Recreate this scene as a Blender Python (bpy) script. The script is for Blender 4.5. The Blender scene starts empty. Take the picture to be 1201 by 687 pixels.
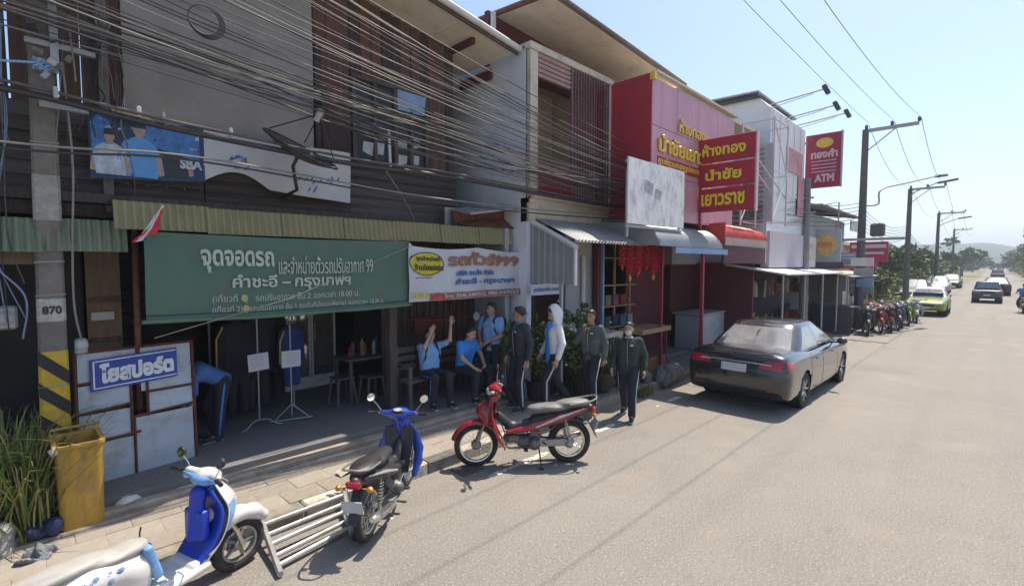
import bpy, bmesh, math, random
import numpy as np
from mathutils import Vector, Matrix, Euler
from mathutils.bvhtree import BVHTree
R = math.radians
rng = random.Random(7)
scene = bpy.context.scene
COL = scene.collection

# ---------------------------------------------------------------- camera
cam = bpy.data.cameras.new('camera')
cam.sensor_width = 36.0
cam.lens = 575.0 / 1201.0 * 36.0
cam.clip_start = 0.05
cam.clip_end = 6000
camo = bpy.data.objects.new('camera', cam)
COL.objects.link(camo)
camo.location = (0, 0, 2.6)
PITCH = 3.3343
YAW = 44.4235
camo.rotation_euler = (R(90 - PITCH), 0, R(YAW - 90))
scene.camera = camo
# ---------------------------------------------------------------- world, sun, exposure
SUN = Vector((0.50, -0.03, 1.0)).normalized()
SEL = math.asin(SUN.z)
SAZ = math.atan2(SUN.x, SUN.y)
w = bpy.data.worlds.new('World')
scene.world = w
w.use_nodes = True
nt = w.node_tree
sky = nt.nodes.new('ShaderNodeTexSky')
sky.sky_type = 'NISHITA'
sky.sun_disc = False
sky.sun_elevation = SEL
sky.sun_rotation = SAZ
sky.air_density = 1.0
sky.dust_density = 1.6
sky.ozone_density = 3.0
bg = nt.nodes['Background']
bg.inputs['Strength'].default_value = 0.108
nt.links.new(sky.outputs[0], bg.inputs[0])
sl = bpy.data.lights.new('sun', 'SUN')
sl.energy = 3.7
sl.angle = R(0.5)
sl.color = (1.0, 0.905, 0.77)
so = bpy.data.objects.new('sun', sl)
so.rotation_euler = (-SUN).to_track_quat('-Z', 'Y').to_euler()
COL.objects.link(so)
scene.view_settings.view_transform = 'Standard'
scene.view_settings.look = 'None'
scene.view_settings.gamma = 1.0
scene.view_settings.exposure = 0.97
scene.view_settings.use_curve_mapping = False
scene.cycles.volume_max_steps = 64
scene.cycles.max_bounces = 6
scene.cycles.diffuse_bounces = 3
scene.cycles.volume_bounces = 0
scene.cycles.caustics_reflective = False
scene.cycles.caustics_refractive = False

# ---------------------------------------------------------------- materials
MATS = {}
def mat(name, col, rough=0.75, metal=0.0, var=0.14, scale=6.0, bump=0.0, bscale=60.0, coat=0.0, dirt=None, dirt_amt=0.35,
        dscale=2.0, stretch=(1, 1, 1), trans=0.0, emis=None, spec=0.5, alpha=1.0):
    if name in MATS: return MATS[name]
    m = bpy.data.materials.new(name); m.use_nodes = True
    n = m.node_tree.nodes; l = m.node_tree.links
    b = n['Principled BSDF']
    b.inputs['Roughness'].default_value = rough
    b.inputs['Metallic'].default_value = metal
    b.inputs['Coat Weight'].default_value = coat
    b.inputs['Transmission Weight'].default_value = trans
    b.inputs['Specular IOR Level'].default_value = spec
    b.inputs['Alpha'].default_value = alpha
    tc = n.new('ShaderNodeTexCoord'); mp = n.new('ShaderNodeMapping')
    mp.inputs['Scale'].default_value = stretch
    l.new(tc.outputs['Object'], mp.inputs[0])
    nz = n.new('ShaderNodeTexNoise'); nz.inputs['Scale'].default_value = scale; nz.inputs['Detail'].default_value = 6
    nz.inputs['Roughness'].default_value = 0.65
    l.new(mp.outputs[0], nz.inputs['Vector'])
    rp = n.new('ShaderNodeMapRange'); rp.inputs['From Min'].default_value = 0.3; rp.inputs['From Max'].default_value = 0.7
    rp.inputs['To Min'].default_value = 1 - var; rp.inputs['To Max'].default_value = 1 + var
    l.new(nz.outputs['Fac'], rp.inputs['Value'])
    mx = n.new('ShaderNodeVectorMath'); mx.operation = 'SCALE'
    mx.inputs[0].default_value = col[:3]
    l.new(rp.outputs[0], mx.inputs['Scale'])
    out = mx.outputs[0]
    if dirt:
        n2 = n.new('ShaderNodeTexNoise'); n2.inputs['Scale'].default_value = dscale; n2.inputs['Detail'].default_value = 8
        n2.inputs['Roughness'].default_value = 0.7
        l.new(mp.outputs[0], n2.inputs['Vector'])
        r2 = n.new('ShaderNodeMapRange'); r2.inputs['From Min'].default_value = 0.48; r2.inputs['From Max'].default_value = 0.68
        r2.inputs['To Max'].default_value = dirt_amt
        l.new(n2.outputs['Fac'], r2.inputs['Value'])
        mm = n.new('ShaderNodeMixRGB'); mm.inputs['Color2'].default_value = (*dirt, 1)
        l.new(r2.outputs[0], mm.inputs['Fac']); l.new(out, mm.inputs['Color1'])
        out = mm.outputs[0]
    l.new(out, b.inputs['Base Color'])
    if emis:
        b.inputs['Emission Color'].default_value = (*emis[:3], 1); b.inputs['Emission Strength'].default_value = emis[3]
    if bump:
        n3 = n.new('ShaderNodeTexNoise'); n3.inputs['Scale'].default_value = bscale; n3.inputs['Detail'].default_value = 4
        l.new(mp.outputs[0], n3.inputs['Vector'])
        bp = n.new('ShaderNodeBump'); bp.inputs['Strength'].default_value = bump; bp.inputs['Distance'].default_value = 0.035 if bscale < 16 else 0.01
        l.new(n3.outputs['Fac'], bp.inputs['Height']); l.new(bp.outputs[0], b.inputs['Normal'])
    MATS[name] = m
    return m

# ---------------------------------------------------------------- object helpers
OFF = {}
def link(o, parent=None):
    COL.objects.link(o)
    if parent: o.parent = parent
    return o
def thing(name, label, cat, loc=(0, 0, 0), rz=0.0, group=None, kind=None):
    o = bpy.data.objects.new(name, None); o.empty_display_size = 0.2
    o.location = loc; o.rotation_euler = (0, 0, rz)
    link(o); o['label'] = label; o['category'] = cat
    if group: o['group'] = group
    if kind: o['kind'] = kind
    OFF[o.name] = Vector(loc) if abs(rz) < 1e-9 else None
    return o
def tag(o, label, cat, group=None, kind=None):
    o['label'] = label; o['category'] = cat
    if group: o['group'] = group
    if kind: o['kind'] = kind
    return o
def copy_tree(o, parent=None, swap=None):
    c = o.copy(); COL.objects.link(c)
    if parent: c.parent = parent
    if swap and c.type == 'MESH':
        for i, s in enumerate(c.material_slots):
            if s.material and s.material.name in swap:
                mm = swap[s.material.name]; s.link = 'OBJECT'; s.material = mm
    for ch in list(o.children): copy_tree(ch, c, swap)
    return c

class MB:
    """collects geometry; build() links it as one mesh object.  Coordinates are world ones unless local=True"""
    def __init__(s): s.v = []; s.f = []; s.m = []; s.mi = 0; s.uv = None
    def add(s, vs, fs):
        b = len(s.v); s.v += [tuple(p) for p in vs]
        for f in fs: s.f.append(tuple(i + b for i in f)); s.m.append(s.mi)
        return s
    def box(s, c, d, rot=None, bev=0.0):
        hx, hy, hz = d[0] / 2, d[1] / 2, d[2] / 2
        if bev <= 0:
            vs = [(x * hx, y * hy, z * hz) for x in (-1, 1) for y in (-1, 1) for z in (-1, 1)]
            fs = [(0, 1, 3, 2), (4, 6, 7, 5), (0, 4, 5, 1), (2, 3, 7, 6), (0, 2, 6, 4), (1, 5, 7, 3)]
        else:
            b = min(bev, hx * .9, hy * .9, hz * .9); vs = []; idx = {}
            for x in (-1, 1):
                for y in (-1, 1):
                    for z in (-1, 1):
                        idx[(x, y, z)] = len(vs)
                        vs += [(x * hx, y * (hy - b), z * (hz - b)), (x * (hx - b), y * hy, z * (hz - b)), (x * (hx - b), y * (hy - b), z * hz)]
            fs = []
            q = [(-1, -1), (1, -1), (1, 1), (-1, 1)]
            for sgn in (-1, 1):
                f = [idx[(sgn, a, c2)] for a, c2 in q]; fs.append(f if sgn > 0 else f[::-1])
                f = [idx[(a, sgn, c2)] + 1 for a, c2 in q]; fs.append(f[::-1] if sgn > 0 else f)
                f = [idx[(a, c2, sgn)] + 2 for a, c2 in q]; fs.append(f if sgn > 0 else f[::-1])
            for a in (-1, 1):
                for c2 in (-1, 1):
                    fs.append([idx[(-1, a, c2)] + 1, idx[(1, a, c2)] + 1, idx[(1, a, c2)] + 2, idx[(-1, a, c2)] + 2])
                    fs.append([idx[(a, -1, c2)] + 0, idx[(a, 1, c2)] + 0, idx[(a, 1, c2)] + 2, idx[(a, -1, c2)] + 2])
                    fs.append([idx[(a, c2, -1)] + 0, idx[(a, c2, 1)] + 0, idx[(a, c2, 1)] + 1, idx[(a, c2, -1)] + 1])
            for k, i in idx.items(): fs.append((i, i + 1, i + 2))
        M = (rot.to_matrix() if isinstance(rot, Euler) else rot) if rot is not None else None
        c = Vector(c)
        return s.add([(M @ Vector(p) if M else Vector(p)) + c for p in vs], fs)
    def tube(s, pts, r, n=8, cap=True, flat=None):
        pts = [Vector(p) for p in pts]
        if isinstance(r, (int, float)): r = [r] * len(pts)
        up = None; rings = []
        for i, p in enumerate(pts):
            d = (pts[min(i + 1, len(pts) - 1)] - pts[max(i - 1, 0)])
            if d.length < 1e-9: d = Vector((0, 0, 1))
            d.normalize()
            if up is None: up = Vector((0, 0, 1)) if abs(d.z) < .9 else Vector((1, 0, 0))
            a = d.cross(up)
            if a.length < 1e-5: a = d.orthogonal()
            a.normalize(); b = a.cross(d); up = b
            fa, fb = flat if flat else (1, 1)
            rings.append([p + a * (math.cos(t) * r[i] * fa) + b * (math.sin(t) * r[i] * fb) for t in [2 * math.pi * k / n for k in range(n)]])
        return s.rings(rings, cap)
    def rings(s, rings, cap=True, closed=True):
        n = len(rings[0]); vs = [p for rg in rings for p in rg]; fs = []
        for i in range(len(rings) - 1):
            for k in range(n if closed else n - 1):
                k2 = (k + 1) % n
                fs.append((i * n + k, i * n + k2, (i + 1) * n + k2, (i + 1) * n + k))
        if cap:
            fs.append(tuple(range(n))[::-1]); fs.append(tuple((len(rings) - 1) * n + k for k in range(n)))
        return s.add(vs, fs)
    def lathe(s, prof, c=(0, 0, 0), axis='z', n=20, cap=False):
        """prof: list of (r, h)"""
        rings = []
        for r_, h in prof:
            rg = []
            for k in range(n):
                t = 2 * math.pi * k / n; a, b = math.cos(t) * r_, math.sin(t) * r_
                p = (a, b, h) if axis == 'z' else ((a, h, b) if axis == 'y' else (h, a, b))
                rg.append(Vector(p) + Vector(c))
            rings.append(rg)
        return s.rings(rings, cap)
    def torus(s, c, R_, r, axis='y', n=32, m=8, sy=1.0):
        rings = []
        for i in range(n):
            t = 2 * math.pi * i / n; rg = []
            for k in range(m):
                u = 2 * math.pi * k / m
                a = R_ + r * math.cos(u); h = r * sy * math.sin(u)
                p = (a * math.cos(t), h, a * math.sin(t)) if axis == 'y' else ((a * math.cos(t), a * math.sin(t), h) if axis == 'z' else (h, a * math.cos(t), a * math.sin(t)))
                rg.append(Vector(p) + Vector(c))
            rings.append(rg)
        rings.append(rings[0])
        return s.rings(rings, False)
    def grid(s, fn, us, vs_, thick=None):
        pts = [Vector(fn(u, v)) for v in vs_ for u in us]; nu, nv = len(us), len(vs_)
        fs = [(j * nu + i, j * nu + i + 1, (j + 1) * nu + i + 1, (j + 1) * nu + i) for j in range(nv - 1) for i in range(nu - 1)]
        if thick:
            t = Vector(thick); N = len(pts); pts2 = [p + t for p in pts]
            fs2 = [tuple(i + N for i in f[::-1]) for f in fs]
            e = []
            for i in range(nu - 1): e.append((i, i + 1)); e.append(((nv - 1) * nu + i + 1, (nv - 1) * nu + i))
            for j in range(nv - 1): e.append(((j + 1) * nu, j * nu)); e.append((j * nu + nu - 1, (j + 1) * nu + nu - 1))
            fs3 = [(b, a, a + N, b + N) for a, b in e]
            return s.add(pts + pts2, fs + fs2 + fs3)
        return s.add(pts, fs)
    def prism(s, poly, d):
        d = Vector(d); n = len(poly); p = [Vector(q) for q in poly]
        return s.add(p + [q + d for q in p], [tuple(range(n))[::-1], tuple(range(n, 2 * n))] + [(i, (i + 1) % n, (i + 1) % n + n, i + n) for i in range(n)])
    def mesh(s, name, mats, smooth=False, off=None):
        me = bpy.data.meshes.new(name)
        vs = s.v if off is None else [(p[0] - off[0], p[1] - off[1], p[2] - off[2]) for p in s.v]
        me.from_pydata(vs, [], s.f)
        if not isinstance(mats, (list, tuple)): mats = [mats]
        for m in mats: me.materials.append(m)
        if len(mats) > 1: me.polygons.foreach_set('material_index', s.m)
        bm = bmesh.new(); bm.from_mesh(me); bmesh.ops.recalc_face_normals(bm, faces=bm.faces[:]); bm.to_mesh(me); bm.free()
        if smooth:
            me.polygons.foreach_set('use_smooth', [True] * len(me.polygons))
            if smooth is not True: me.set_sharp_from_angle(angle=R(smooth))
        me.update()
        return me
    def build(s, name, mats, parent=None, smooth=False, local=False, kind=None, label=None):
        off = None
        if parent is not None and not local:
            off = wloc(parent)
        o = bpy.data.objects.new(name, s.mesh(name, mats, smooth, off)); link(o, parent)
        if kind: o['kind'] = kind
        if label: o['label'] = label
        return o
def wloc(o):
    v = Vector((0, 0, 0))
    while o is not None: v += o.location; o = o.parent
    return v
def piece(name, me, parent, loc, rot=(0, 0, 0), scale=(1, 1, 1)):
    """a repeated part sharing its mesh; loc in world coordinates"""
    o = bpy.data.objects.new(name, me); link(o, parent)
    o.location = Vector(loc) - wloc(parent); o.rotation_euler = rot; o.scale = scale
    return o
def solo(name, mb, m, label, cat, group=None, smooth=False, kind=None, base=None):
    """a thing made of one mesh, its origin at base"""
    vs = np.array(mb.v)
    if base is None: base = Vector((float(vs[:, 0].mean()), float(vs[:, 1].mean()), float(vs[:, 2].min())))
    o = bpy.data.objects.new(name, mb.mesh(name, m, smooth, base)); link(o); o.location = base
    return tag(o, label, cat, group, kind)

def text_mesh(body, bold=0.0):
    c = bpy.data.curves.new('lettering', 'FONT'); c.body = body; c.resolution_u = 3
    c.offset = 0.0; c.bevel_depth = bold; c.bevel_resolution = 0
    o = bpy.data.objects.new('lettering_source', c); COL.objects.link(o)
    dg = bpy.context.evaluated_depsgraph_get(); dg.update()
    ev = o.evaluated_get(dg); me = ev.to_mesh()
    vs = np.array([tuple(v.co) for v in me.vertices]) if len(me.vertices) else np.zeros((0, 3))
    fs = [tuple(p.vertices) for p in me.polygons]
    ev.to_mesh_clear(); bpy.data.objects.remove(o); bpy.data.curves.remove(c)
    return vs, fs
def text(parent, body, S, x0, x1, z0, z1, m, bold=0.03, name='lettering', depth=0.004):
    """fit lettering to the box x0..x1, z0..z1 of the surface S(u, v, lift)"""
    vs, fs = text_mesh(body, bold)
    if not len(vs): return None
    lo, hi = vs.min(0), vs.max(0)
    mb = MB()
    pts = []
    for p in vs:
        u = x0 + (p[0] - lo[0]) / (hi[0] - lo[0]) * (x1 - x0); v = z0 + (p[1] - lo[1]) / (hi[1] - lo[1]) * (z1 - z0)
        pts.append(S(u, v, 0.005 + depth * (p[2] - lo[2]) / max(1e-6, hi[2] - lo[2])))
    mb.add(pts, fs)
    return mb.build(name, m, parent)
def flatsurf(o, ux, uz, nrm):
    o, ux, uz, nrm = Vector(o), Vector(ux), Vector(uz), Vector(nrm)
    return lambda u, v, l=0.0: o + ux * u + uz * v + nrm * l
def catrom(ps, n):
    """dense interpolation through rows of numbers"""
    ps = np.array(ps, float); m = len(ps); out = []
    for i in range(m - 1):
        p0 = ps[max(i - 1, 0)]; p1 = ps[i]; p2 = ps[i + 1]; p3 = ps[min(i + 2, m - 1)]
        for k in range(n):
            t = k / n
            out.append(.5 * ((2 * p1) + (-p0 + p2) * t + (2 * p0 - 5 * p1 + 4 * p2 - p3) * t * t + (-p0 + 3 * p1 - 3 * p2 + p3) * t ** 3))
    out.append(ps[-1])
    return np.array(out)

ORD = ['leftmost', 'second from the left', 'third from the left', 'fourth from the left', 'fifth from the left', 'sixth from the left', 'seventh from the left', 'rightmost']
def seg(pts, n=10): return [tuple(p) for p in catrom(pts, n)]
# ---------------------------------------------------------------- smooth-union solids, meshed by surface nets
class Solid:
    def __init__(s): s.p = []; s.cuts = []
    def cap(s, a, b, ra, rb=None, k=.02):
        s.p.append(('c', np.array(a, float), np.array(b, float), ra, rb if rb is not None else ra, k)); return s
    def ell(s, c, r, M=None, k=.02): s.p.append(('e', np.array(c, float), np.array(r, float), None if M is None else np.array(M), 0, k)); return s
    def rbox(s, c, h, r, M=None, k=.02): s.p.append(('b', np.array(c, float), np.array(h, float), None if M is None else np.array(M), r, k)); return s
    def cut(s, pt, nrm): n = np.array(nrm, float); s.cuts.append((np.array(pt, float), n / np.linalg.norm(n))); return s
    def bb(s, p):
        if p[0] == 'c':
            r = max(p[3], p[4]); return np.minimum(p[1], p[2]) - r, np.maximum(p[1], p[2]) + r
        r = float(np.linalg.norm(p[2])) if p[3] is not None else p[2]
        if p[0] == 'b': r = r + p[4]
        return p[1] - r, p[1] + r
    def mesh(s, vox):
        bbs = [s.bb(p) for p in s.p]
        lo = np.min([b[0] for b in bbs], 0) - 2.5 * vox; hi = np.max([b[1] for b in bbs], 0) + 2.5 * vox
        N = np.ceil((hi - lo) / vox).astype(int) + 1
        D = np.full(N, 0.5)
        ax = [lo[i] + np.arange(N[i]) * vox for i in range(3)]
        for p, (bl, bh) in zip(s.p, bbs):
            k = p[5]; m = k + 2 * vox
            i0 = np.maximum(0, np.floor((bl - m - lo) / vox).astype(int)); i1 = np.minimum(N, np.ceil((bh + m - lo) / vox).astype(int) + 1)
            X = ax[0][i0[0]:i1[0], None, None]; Y = ax[1][None, i0[1]:i1[1], None]; Z = ax[2][None, None, i0[2]:i1[2]]
            if p[0] == 'c':
                a, b, ra, rb = p[1:5]; ba = b - a; L = float(ba @ ba) + 1e-12
                t = np.clip(((X - a[0]) * ba[0] + (Y - a[1]) * ba[1] + (Z - a[2]) * ba[2]) / L, 0, 1)
                d = np.sqrt((X - a[0] - t * ba[0]) ** 2 + (Y - a[1] - t * ba[1]) ** 2 + (Z - a[2] - t * ba[2]) ** 2) - (ra + (rb - ra) * t)
            else:
                x, y, z = X - p[1][0], Y - p[1][1], Z - p[1][2]
                if p[3] is not None:
                    M = p[3]; x, y, z = (M[0][0] * x + M[1][0] * y + M[2][0] * z), (M[0][1] * x + M[1][1] * y + M[2][1] * z), (M[0][2] * x + M[1][2] * y + M[2][2] * z)
                if p[0] == 'e':
                    r = p[2]; k0 = np.sqrt((x / r[0]) ** 2 + (y / r[1]) ** 2 + (z / r[2]) ** 2); k1 = np.sqrt((x / r[0] ** 2) ** 2 + (y / r[1] ** 2) ** 2 + (z / r[2] ** 2) ** 2) + 1e-9
                    d = k0 * (k0 - 1) / k1
                else:
                    h = p[2]; qx, qy, qz = np.abs(x) - h[0], np.abs(y) - h[1], np.abs(z) - h[2]
                    d = np.sqrt(np.maximum(qx, 0) ** 2 + np.maximum(qy, 0) ** 2 + np.maximum(qz, 0) ** 2) + np.minimum(np.maximum(np.maximum(qx, qy), qz), 0) - p[4]
            sub = D[i0[0]:i1[0], i0[1]:i1[1], i0[2]:i1[2]]
            if k > 0:
                h = np.clip(.5 + .5 * (sub - d) / k, 0, 1)
                D[i0[0]:i1[0], i0[1]:i1[1], i0[2]:i1[2]] = sub * (1 - h) + d * h - k * h * (1 - h)
            else:
                D[i0[0]:i1[0], i0[1]:i1[1], i0[2]:i1[2]] = np.minimum(sub, d)
        for q, n in s.cuts:
            X = ax[0][:, None, None]; Y = ax[1][None, :, None]; Z = ax[2][None, None, :]
            D = np.maximum(D, -((X - q[0]) * n[0] + (Y - q[1]) * n[1] + (Z - q[2]) * n[2]))
        return surface_nets(D, lo, vox)
    def build(s, name, m, parent, vox=.015, extra=None, label=None):
        V, Fc = s.mesh(vox)
        mb = MB(); mb.v = [tuple(p) for p in V.tolist()]; mb.f = [tuple(f) for f in Fc.tolist()]; mb.m = [0] * len(mb.f)
        if extra: mb.add(extra.v, extra.f)
        return mb.build(name, m, parent, smooth=True, local=True, label=label)
def surface_nets(D, lo, vox):
    S = D < 0
    nx, ny, nz = D.shape
    acc = np.zeros((nx - 1, ny - 1, nz - 1, 3)); cnt = np.zeros((nx - 1, ny - 1, nz - 1))
    cs = [(0, 0, 0), (1, 0, 0), (0, 1, 0), (1, 1, 0), (0, 0, 1), (1, 0, 1), (0, 1, 1), (1, 1, 1)]
    def sl(A, c): return A[c[0]:nx - 1 + c[0], c[1]:ny - 1 + c[1], c[2]:nz - 1 + c[2]]
    for i in range(8):
        for a in range(3):
            if cs[i][a] == 0:
                c2 = list(cs[i]); c2[a] = 1
                s1, s2 = sl(S, cs[i]), sl(S, c2); mk = s1 != s2
                if not mk.any(): continue
                d1, d2 = sl(D, cs[i])[mk], sl(D, c2)[mk]; t = d1 / (d1 - d2)
                pos = np.tile(np.array(cs[i], float), (len(t), 1)); pos[:, a] += t
                acc[mk] += pos; cnt[mk] += 1
    act = cnt > 0
    idx = -np.ones(cnt.shape, int); idx[act] = np.arange(act.sum())
    g = np.argwhere(act); V = (acc[act] / cnt[act][:, None] + g) * vox + lo
    F = []
    for a in range(3):
        b, c = (a + 1) % 3, (a + 2) % 3
        s1 = [slice(None)] * 3; s2 = [slice(None)] * 3; s1[a] = slice(0, -1); s2[a] = slice(1, None)
        A, B = S[tuple(s1)], S[tuple(s2)]
        e = np.argwhere(A != B)
        e = e[(e[:, b] > 0) & (e[:, c] > 0)]
        e = e[(e[:, b] < D.shape[b] - 1) & (e[:, c] < D.shape[c] - 1)]
        if not len(e): continue
        def at(db, dc):
            q = e.copy(); q[:, b] -= db; q[:, c] -= dc; return idx[q[:, 0], q[:, 1], q[:, 2]]
        quad = np.stack([at(1, 1), at(0, 1), at(0, 0), at(1, 0)], 1)
        fl = ~A[e[:, 0], e[:, 1], e[:, 2]]
        quad[fl] = quad[fl][:, ::-1]
        F.append(quad)
    return V, np.concatenate(F)
# ================================================================ materials used by the large structure
def road_mat():
    m = mat('asphalt', (0.215, 0.197, 0.172), rough=0.9, var=0.1, scale=0.5, bump=0.5, bscale=90)
    n = m.node_tree.nodes; l = m.node_tree.links; b = n['Principled BSDF']
    src = b.inputs['Base Color'].links[0].from_socket
    tc = n.new('ShaderNodeTexCoord')
    def layer(scale3, nscale, lo, hi, c, amt, src, detail=6, kind='N'):
        mp = n.new('ShaderNodeMapping'); mp.inputs['Scale'].default_value = scale3
        l.new(tc.outputs['Object'], mp.inputs[0])
        if kind == 'N':
            z = n.new('ShaderNodeTexNoise'); z.inputs['Detail'].default_value = detail; o = z.outputs['Fac']
        else:
            z = n.new('ShaderNodeTexVoronoi'); z.feature = 'DISTANCE_TO_EDGE'; o = z.outputs['Distance']
        z.inputs['Scale'].default_value = nscale
        l.new(mp.outputs[0], z.inputs['Vector'])
        r = n.new('ShaderNodeMapRange'); r.inputs['From Min'].default_value = lo; r.inputs['From Max'].default_value = hi
        r.inputs['To Max'].default_value = amt
        l.new(o, r.inputs['Value'])
        x = n.new('ShaderNodeMixRGB'); x.inputs['Color2'].default_value = (*c, 1)
        l.new(r.outputs[0], x.inputs['Fac']); l.new(src, x.inputs['Color1'])
        return x.outputs[0]
    src = layer((0.04, 1.1, 1), 1.3, .5, .66, (0.165, 0.15, 0.13), .4, src)          # long tyre bands
    src = layer((1, 1, 1), 48, .54, .70, (0.38, 0.345, 0.29), .8, src, 3)            # pale grit
    src = layer((1, 1, 1), 41, .56, .72, (0.11, 0.10, 0.085), .75, src, 3)            # dark grit
    src = layer((1, 1, 1), 0.9, .55, .75, (0.31, 0.26, 0.205), .5, src, 8)
    src = layer((1, 1, 1), 0.35, .60, .64, (0.17, 0.15, 0.13), .35, src, 9)          # darker repair stains
    src = layer((.5, 1, 1), 6.0, .66, .74, (0.13, 0.115, 0.10), .35, src, 9)          # small stains            # sandy patches
    l.new(src, b.inputs['Base Color'])
    return m
m_road = road_mat()
m_ground = mat('dry_earth', (0.23, 0.19, 0.12), rough=1, var=.3, scale=.3, dirt=(0.08, 0.13, 0.035), dirt_amt=1.0, dscale=.05)
m_conc = mat('sidewalk_concrete', (0.30, 0.265, 0.22), rough=.95, var=.2, scale=3, bump=.5, bscale=40, dirt=(0.19, 0.15, 0.11), dirt_amt=.65, dscale=2.5)
m_conc2 = mat('shop_floor_concrete', (0.17, 0.165, 0.16), rough=.85, var=.2, scale=2, bump=.3, bscale=30, dirt=(0.11, 0.10, 0.09), dirt_amt=.6)
m_lip = mat('step_concrete', (0.34, 0.29, 0.23), rough=.9, var=.25, scale=5, bump=.5, bscale=50, dirt=(0.17, 0.14, 0.1), dirt_amt=.7, dscale=4)
m_kw = mat('kerb_white_paint', (0.50, 0.46, 0.38), rough=.9, var=.2, scale=6, bump=.5, dirt=(0.27, 0.23, 0.18), dirt_amt=.95, dscale=5)
m_kb = mat('kerb_dark_paint', (0.13, 0.12, 0.11), rough=.9, var=.3, scale=6, bump=.5, dirt=(0.27, 0.23, 0.18), dirt_amt=.7, dscale=4)
m_kg = mat('kerb_bare_concrete', (0.27, 0.24, 0.19), rough=.95, var=.25, scale=6, bump=.6, dirt=(0.16, 0.13, 0.1), dirt_amt=.8, dscale=4)
m_paint = mat('road_paint', (0.66, 0.64, 0.58), rough=.8, var=.12, scale=30, dirt=(0.36, 0.31, 0.25), dirt_amt=.8, dscale=9)
m_wood = [mat('weathered_plank_%s' % n_, c, rough=.85, var=.35, scale=4, stretch=(6, 6, .7), bump=.6, bscale=20, dirt=(0.12, 0.105, 0.095), dirt_amt=.5, dscale=1.5)
          for n_, c in (('brown', (0.095, 0.052, 0.037)), ('dark', (0.042, 0.027, 0.023)), ('red', (0.11, 0.046, 0.036)), ('grey', (0.075, 0.060, 0.052)))]
m_woodh = [mat('weathered_board_%s' % n_, c, rough=.85, var=.35, scale=4, stretch=(.7, 6, 6), bump=.6, bscale=20, dirt=(0.14, 0.13, 0.12), dirt_amt=.5, dscale=1.5)
           for n_, c in (('brown', (0.045, 0.034, 0.03)), ('grey', (0.07, 0.063, 0.058)))]
m_ply = mat('plywood', (0.16, 0.11, 0.06), rough=.8, var=.25, scale=5, stretch=(5, 5, .6), dirt=(0.08, 0.06, 0.04))
m_tarp = mat('grey_tarpaulin', (0.27, 0.245, 0.215), rough=.55, var=.08, scale=1.2, dirt=(0.15, 0.14, 0.125), dirt_amt=.5, dscale=1)
m_soffit = mat('soffit_board', (0.82, 0.73, 0.60), rough=.8, var=.1, scale=2, dirt=(0.25, 0.2, 0.15), dirt_amt=.4)
m_white = mat('weathered_white', (0.60, 0.60, 0.60), rough=.7, var=.08, scale=3, dirt=(0.35, 0.33, 0.3), dirt_amt=.4)
m_galv = mat('galvanised_sheet', (0.33, 0.345, 0.35), rough=.45, metal=.35, var=.1, scale=4, dirt=(0.25, 0.23, 0.21), dirt_amt=.4)
m_greencorr = mat('faded_green_sheet', (0.235, 0.225, 0.11), rough=.6, var=.15, scale=3, dirt=(0.27, 0.20, 0.12), dirt_amt=.7, dscale=3)
m_greencorr2 = mat('green_grey_sheet', (0.13, 0.17, 0.11), rough=.6, var=.15, scale=3, dirt=(0.2, 0.19, 0.13), dirt_amt=.6, dscale=3)
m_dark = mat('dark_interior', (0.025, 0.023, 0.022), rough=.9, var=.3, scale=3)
m_black = mat('black_plastic', (0.018, 0.018, 0.019), rough=.5, var=.15)
m_bluewall = mat('pale_blue_render', (0.68, 0.71, 0.76), rough=.85, var=.05, scale=1.5, dirt=(0.52, 0.54, 0.58), dirt_amt=.45, dscale=1.5, stretch=(2.5, 2.5, .3))
m_cream = mat('cream_render', (0.58, 0.51, 0.41), rough=.85, var=.1, scale=3, dirt=(0.22, 0.18, 0.14), dirt_amt=.6, dscale=3)
m_maroon = mat('maroon_paint', (0.10, 0.022, 0.030), rough=.7, var=.12, scale=2)
m_red = mat('red_paint', (0.38, 0.018, 0.035), rough=.6, var=.14, scale=2, dirt=(0.22, 0.03, 0.035), dirt_amt=.6, stretch=(2.5, 2.5, .3))
m_redrail = mat('red_railing_paint', (0.30, 0.012, 0.03), rough=.5, var=.2)
m_pink = mat('pink_panel', (0.52, 0.25, 0.32), rough=.45, var=.08, scale=1.5, dirt=(.40, .19, .23), dirt_amt=.5, stretch=(2.5, 2.5, .35))
m_gold = mat('gold_letter', (0.70, 0.47, 0.06), rough=.4, var=.1, scale=20)
m_yel = mat('yellow_print', (0.75, 0.58, 0.03), rough=.5, var=.06)
m_redsign = mat('red_sign_sheet', (0.36, 0.014, 0.032), rough=.5, var=.06, dirt=(0.42, 0.05, 0.07), dirt_amt=.4)
m_greyw = mat('grey_wall', (0.36, 0.37, 0.38), rough=.8, var=.1, scale=2, dirt=(0.25, 0.24, 0.23), dirt_amt=.5)
m_steel = mat('painted_steel', (0.33, 0.34, 0.34), rough=.5, metal=.4, var=.1)
m_tan = mat('tan_wall', (0.50, 0.40, 0.27), rough=.85, var=.1)
m_roofred = mat('old_red_roof', (0.16, 0.055, 0.035), rough=.85, var=.4, scale=10, dirt=(0.1, 0.09, 0.08))
m_glassd = mat('dark_window_glass', (0.03, 0.035, 0.04), rough=.5, var=.4, spec=.3)
m_ltblue = mat('pale_blue_paint', (0.22, 0.34, 0.52), rough=.6, var=.15, dirt=(0.3, 0.35, 0.4))
m_awred = mat('red_awning_sheet', (0.50, 0.07, 0.06), rough=.5, var=.08)
m_awwhite = mat('faded_awning_band', (0.50, 0.40, 0.36), rough=.6, var=.15)
m_pole = mat('pole_concrete', (0.17, 0.155, 0.135), rough=.95, var=.25, scale=5, bump=.6, bscale=40, dirt=(0.10, 0.09, 0.08), dirt_amt=.8, dscale=3)
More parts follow.
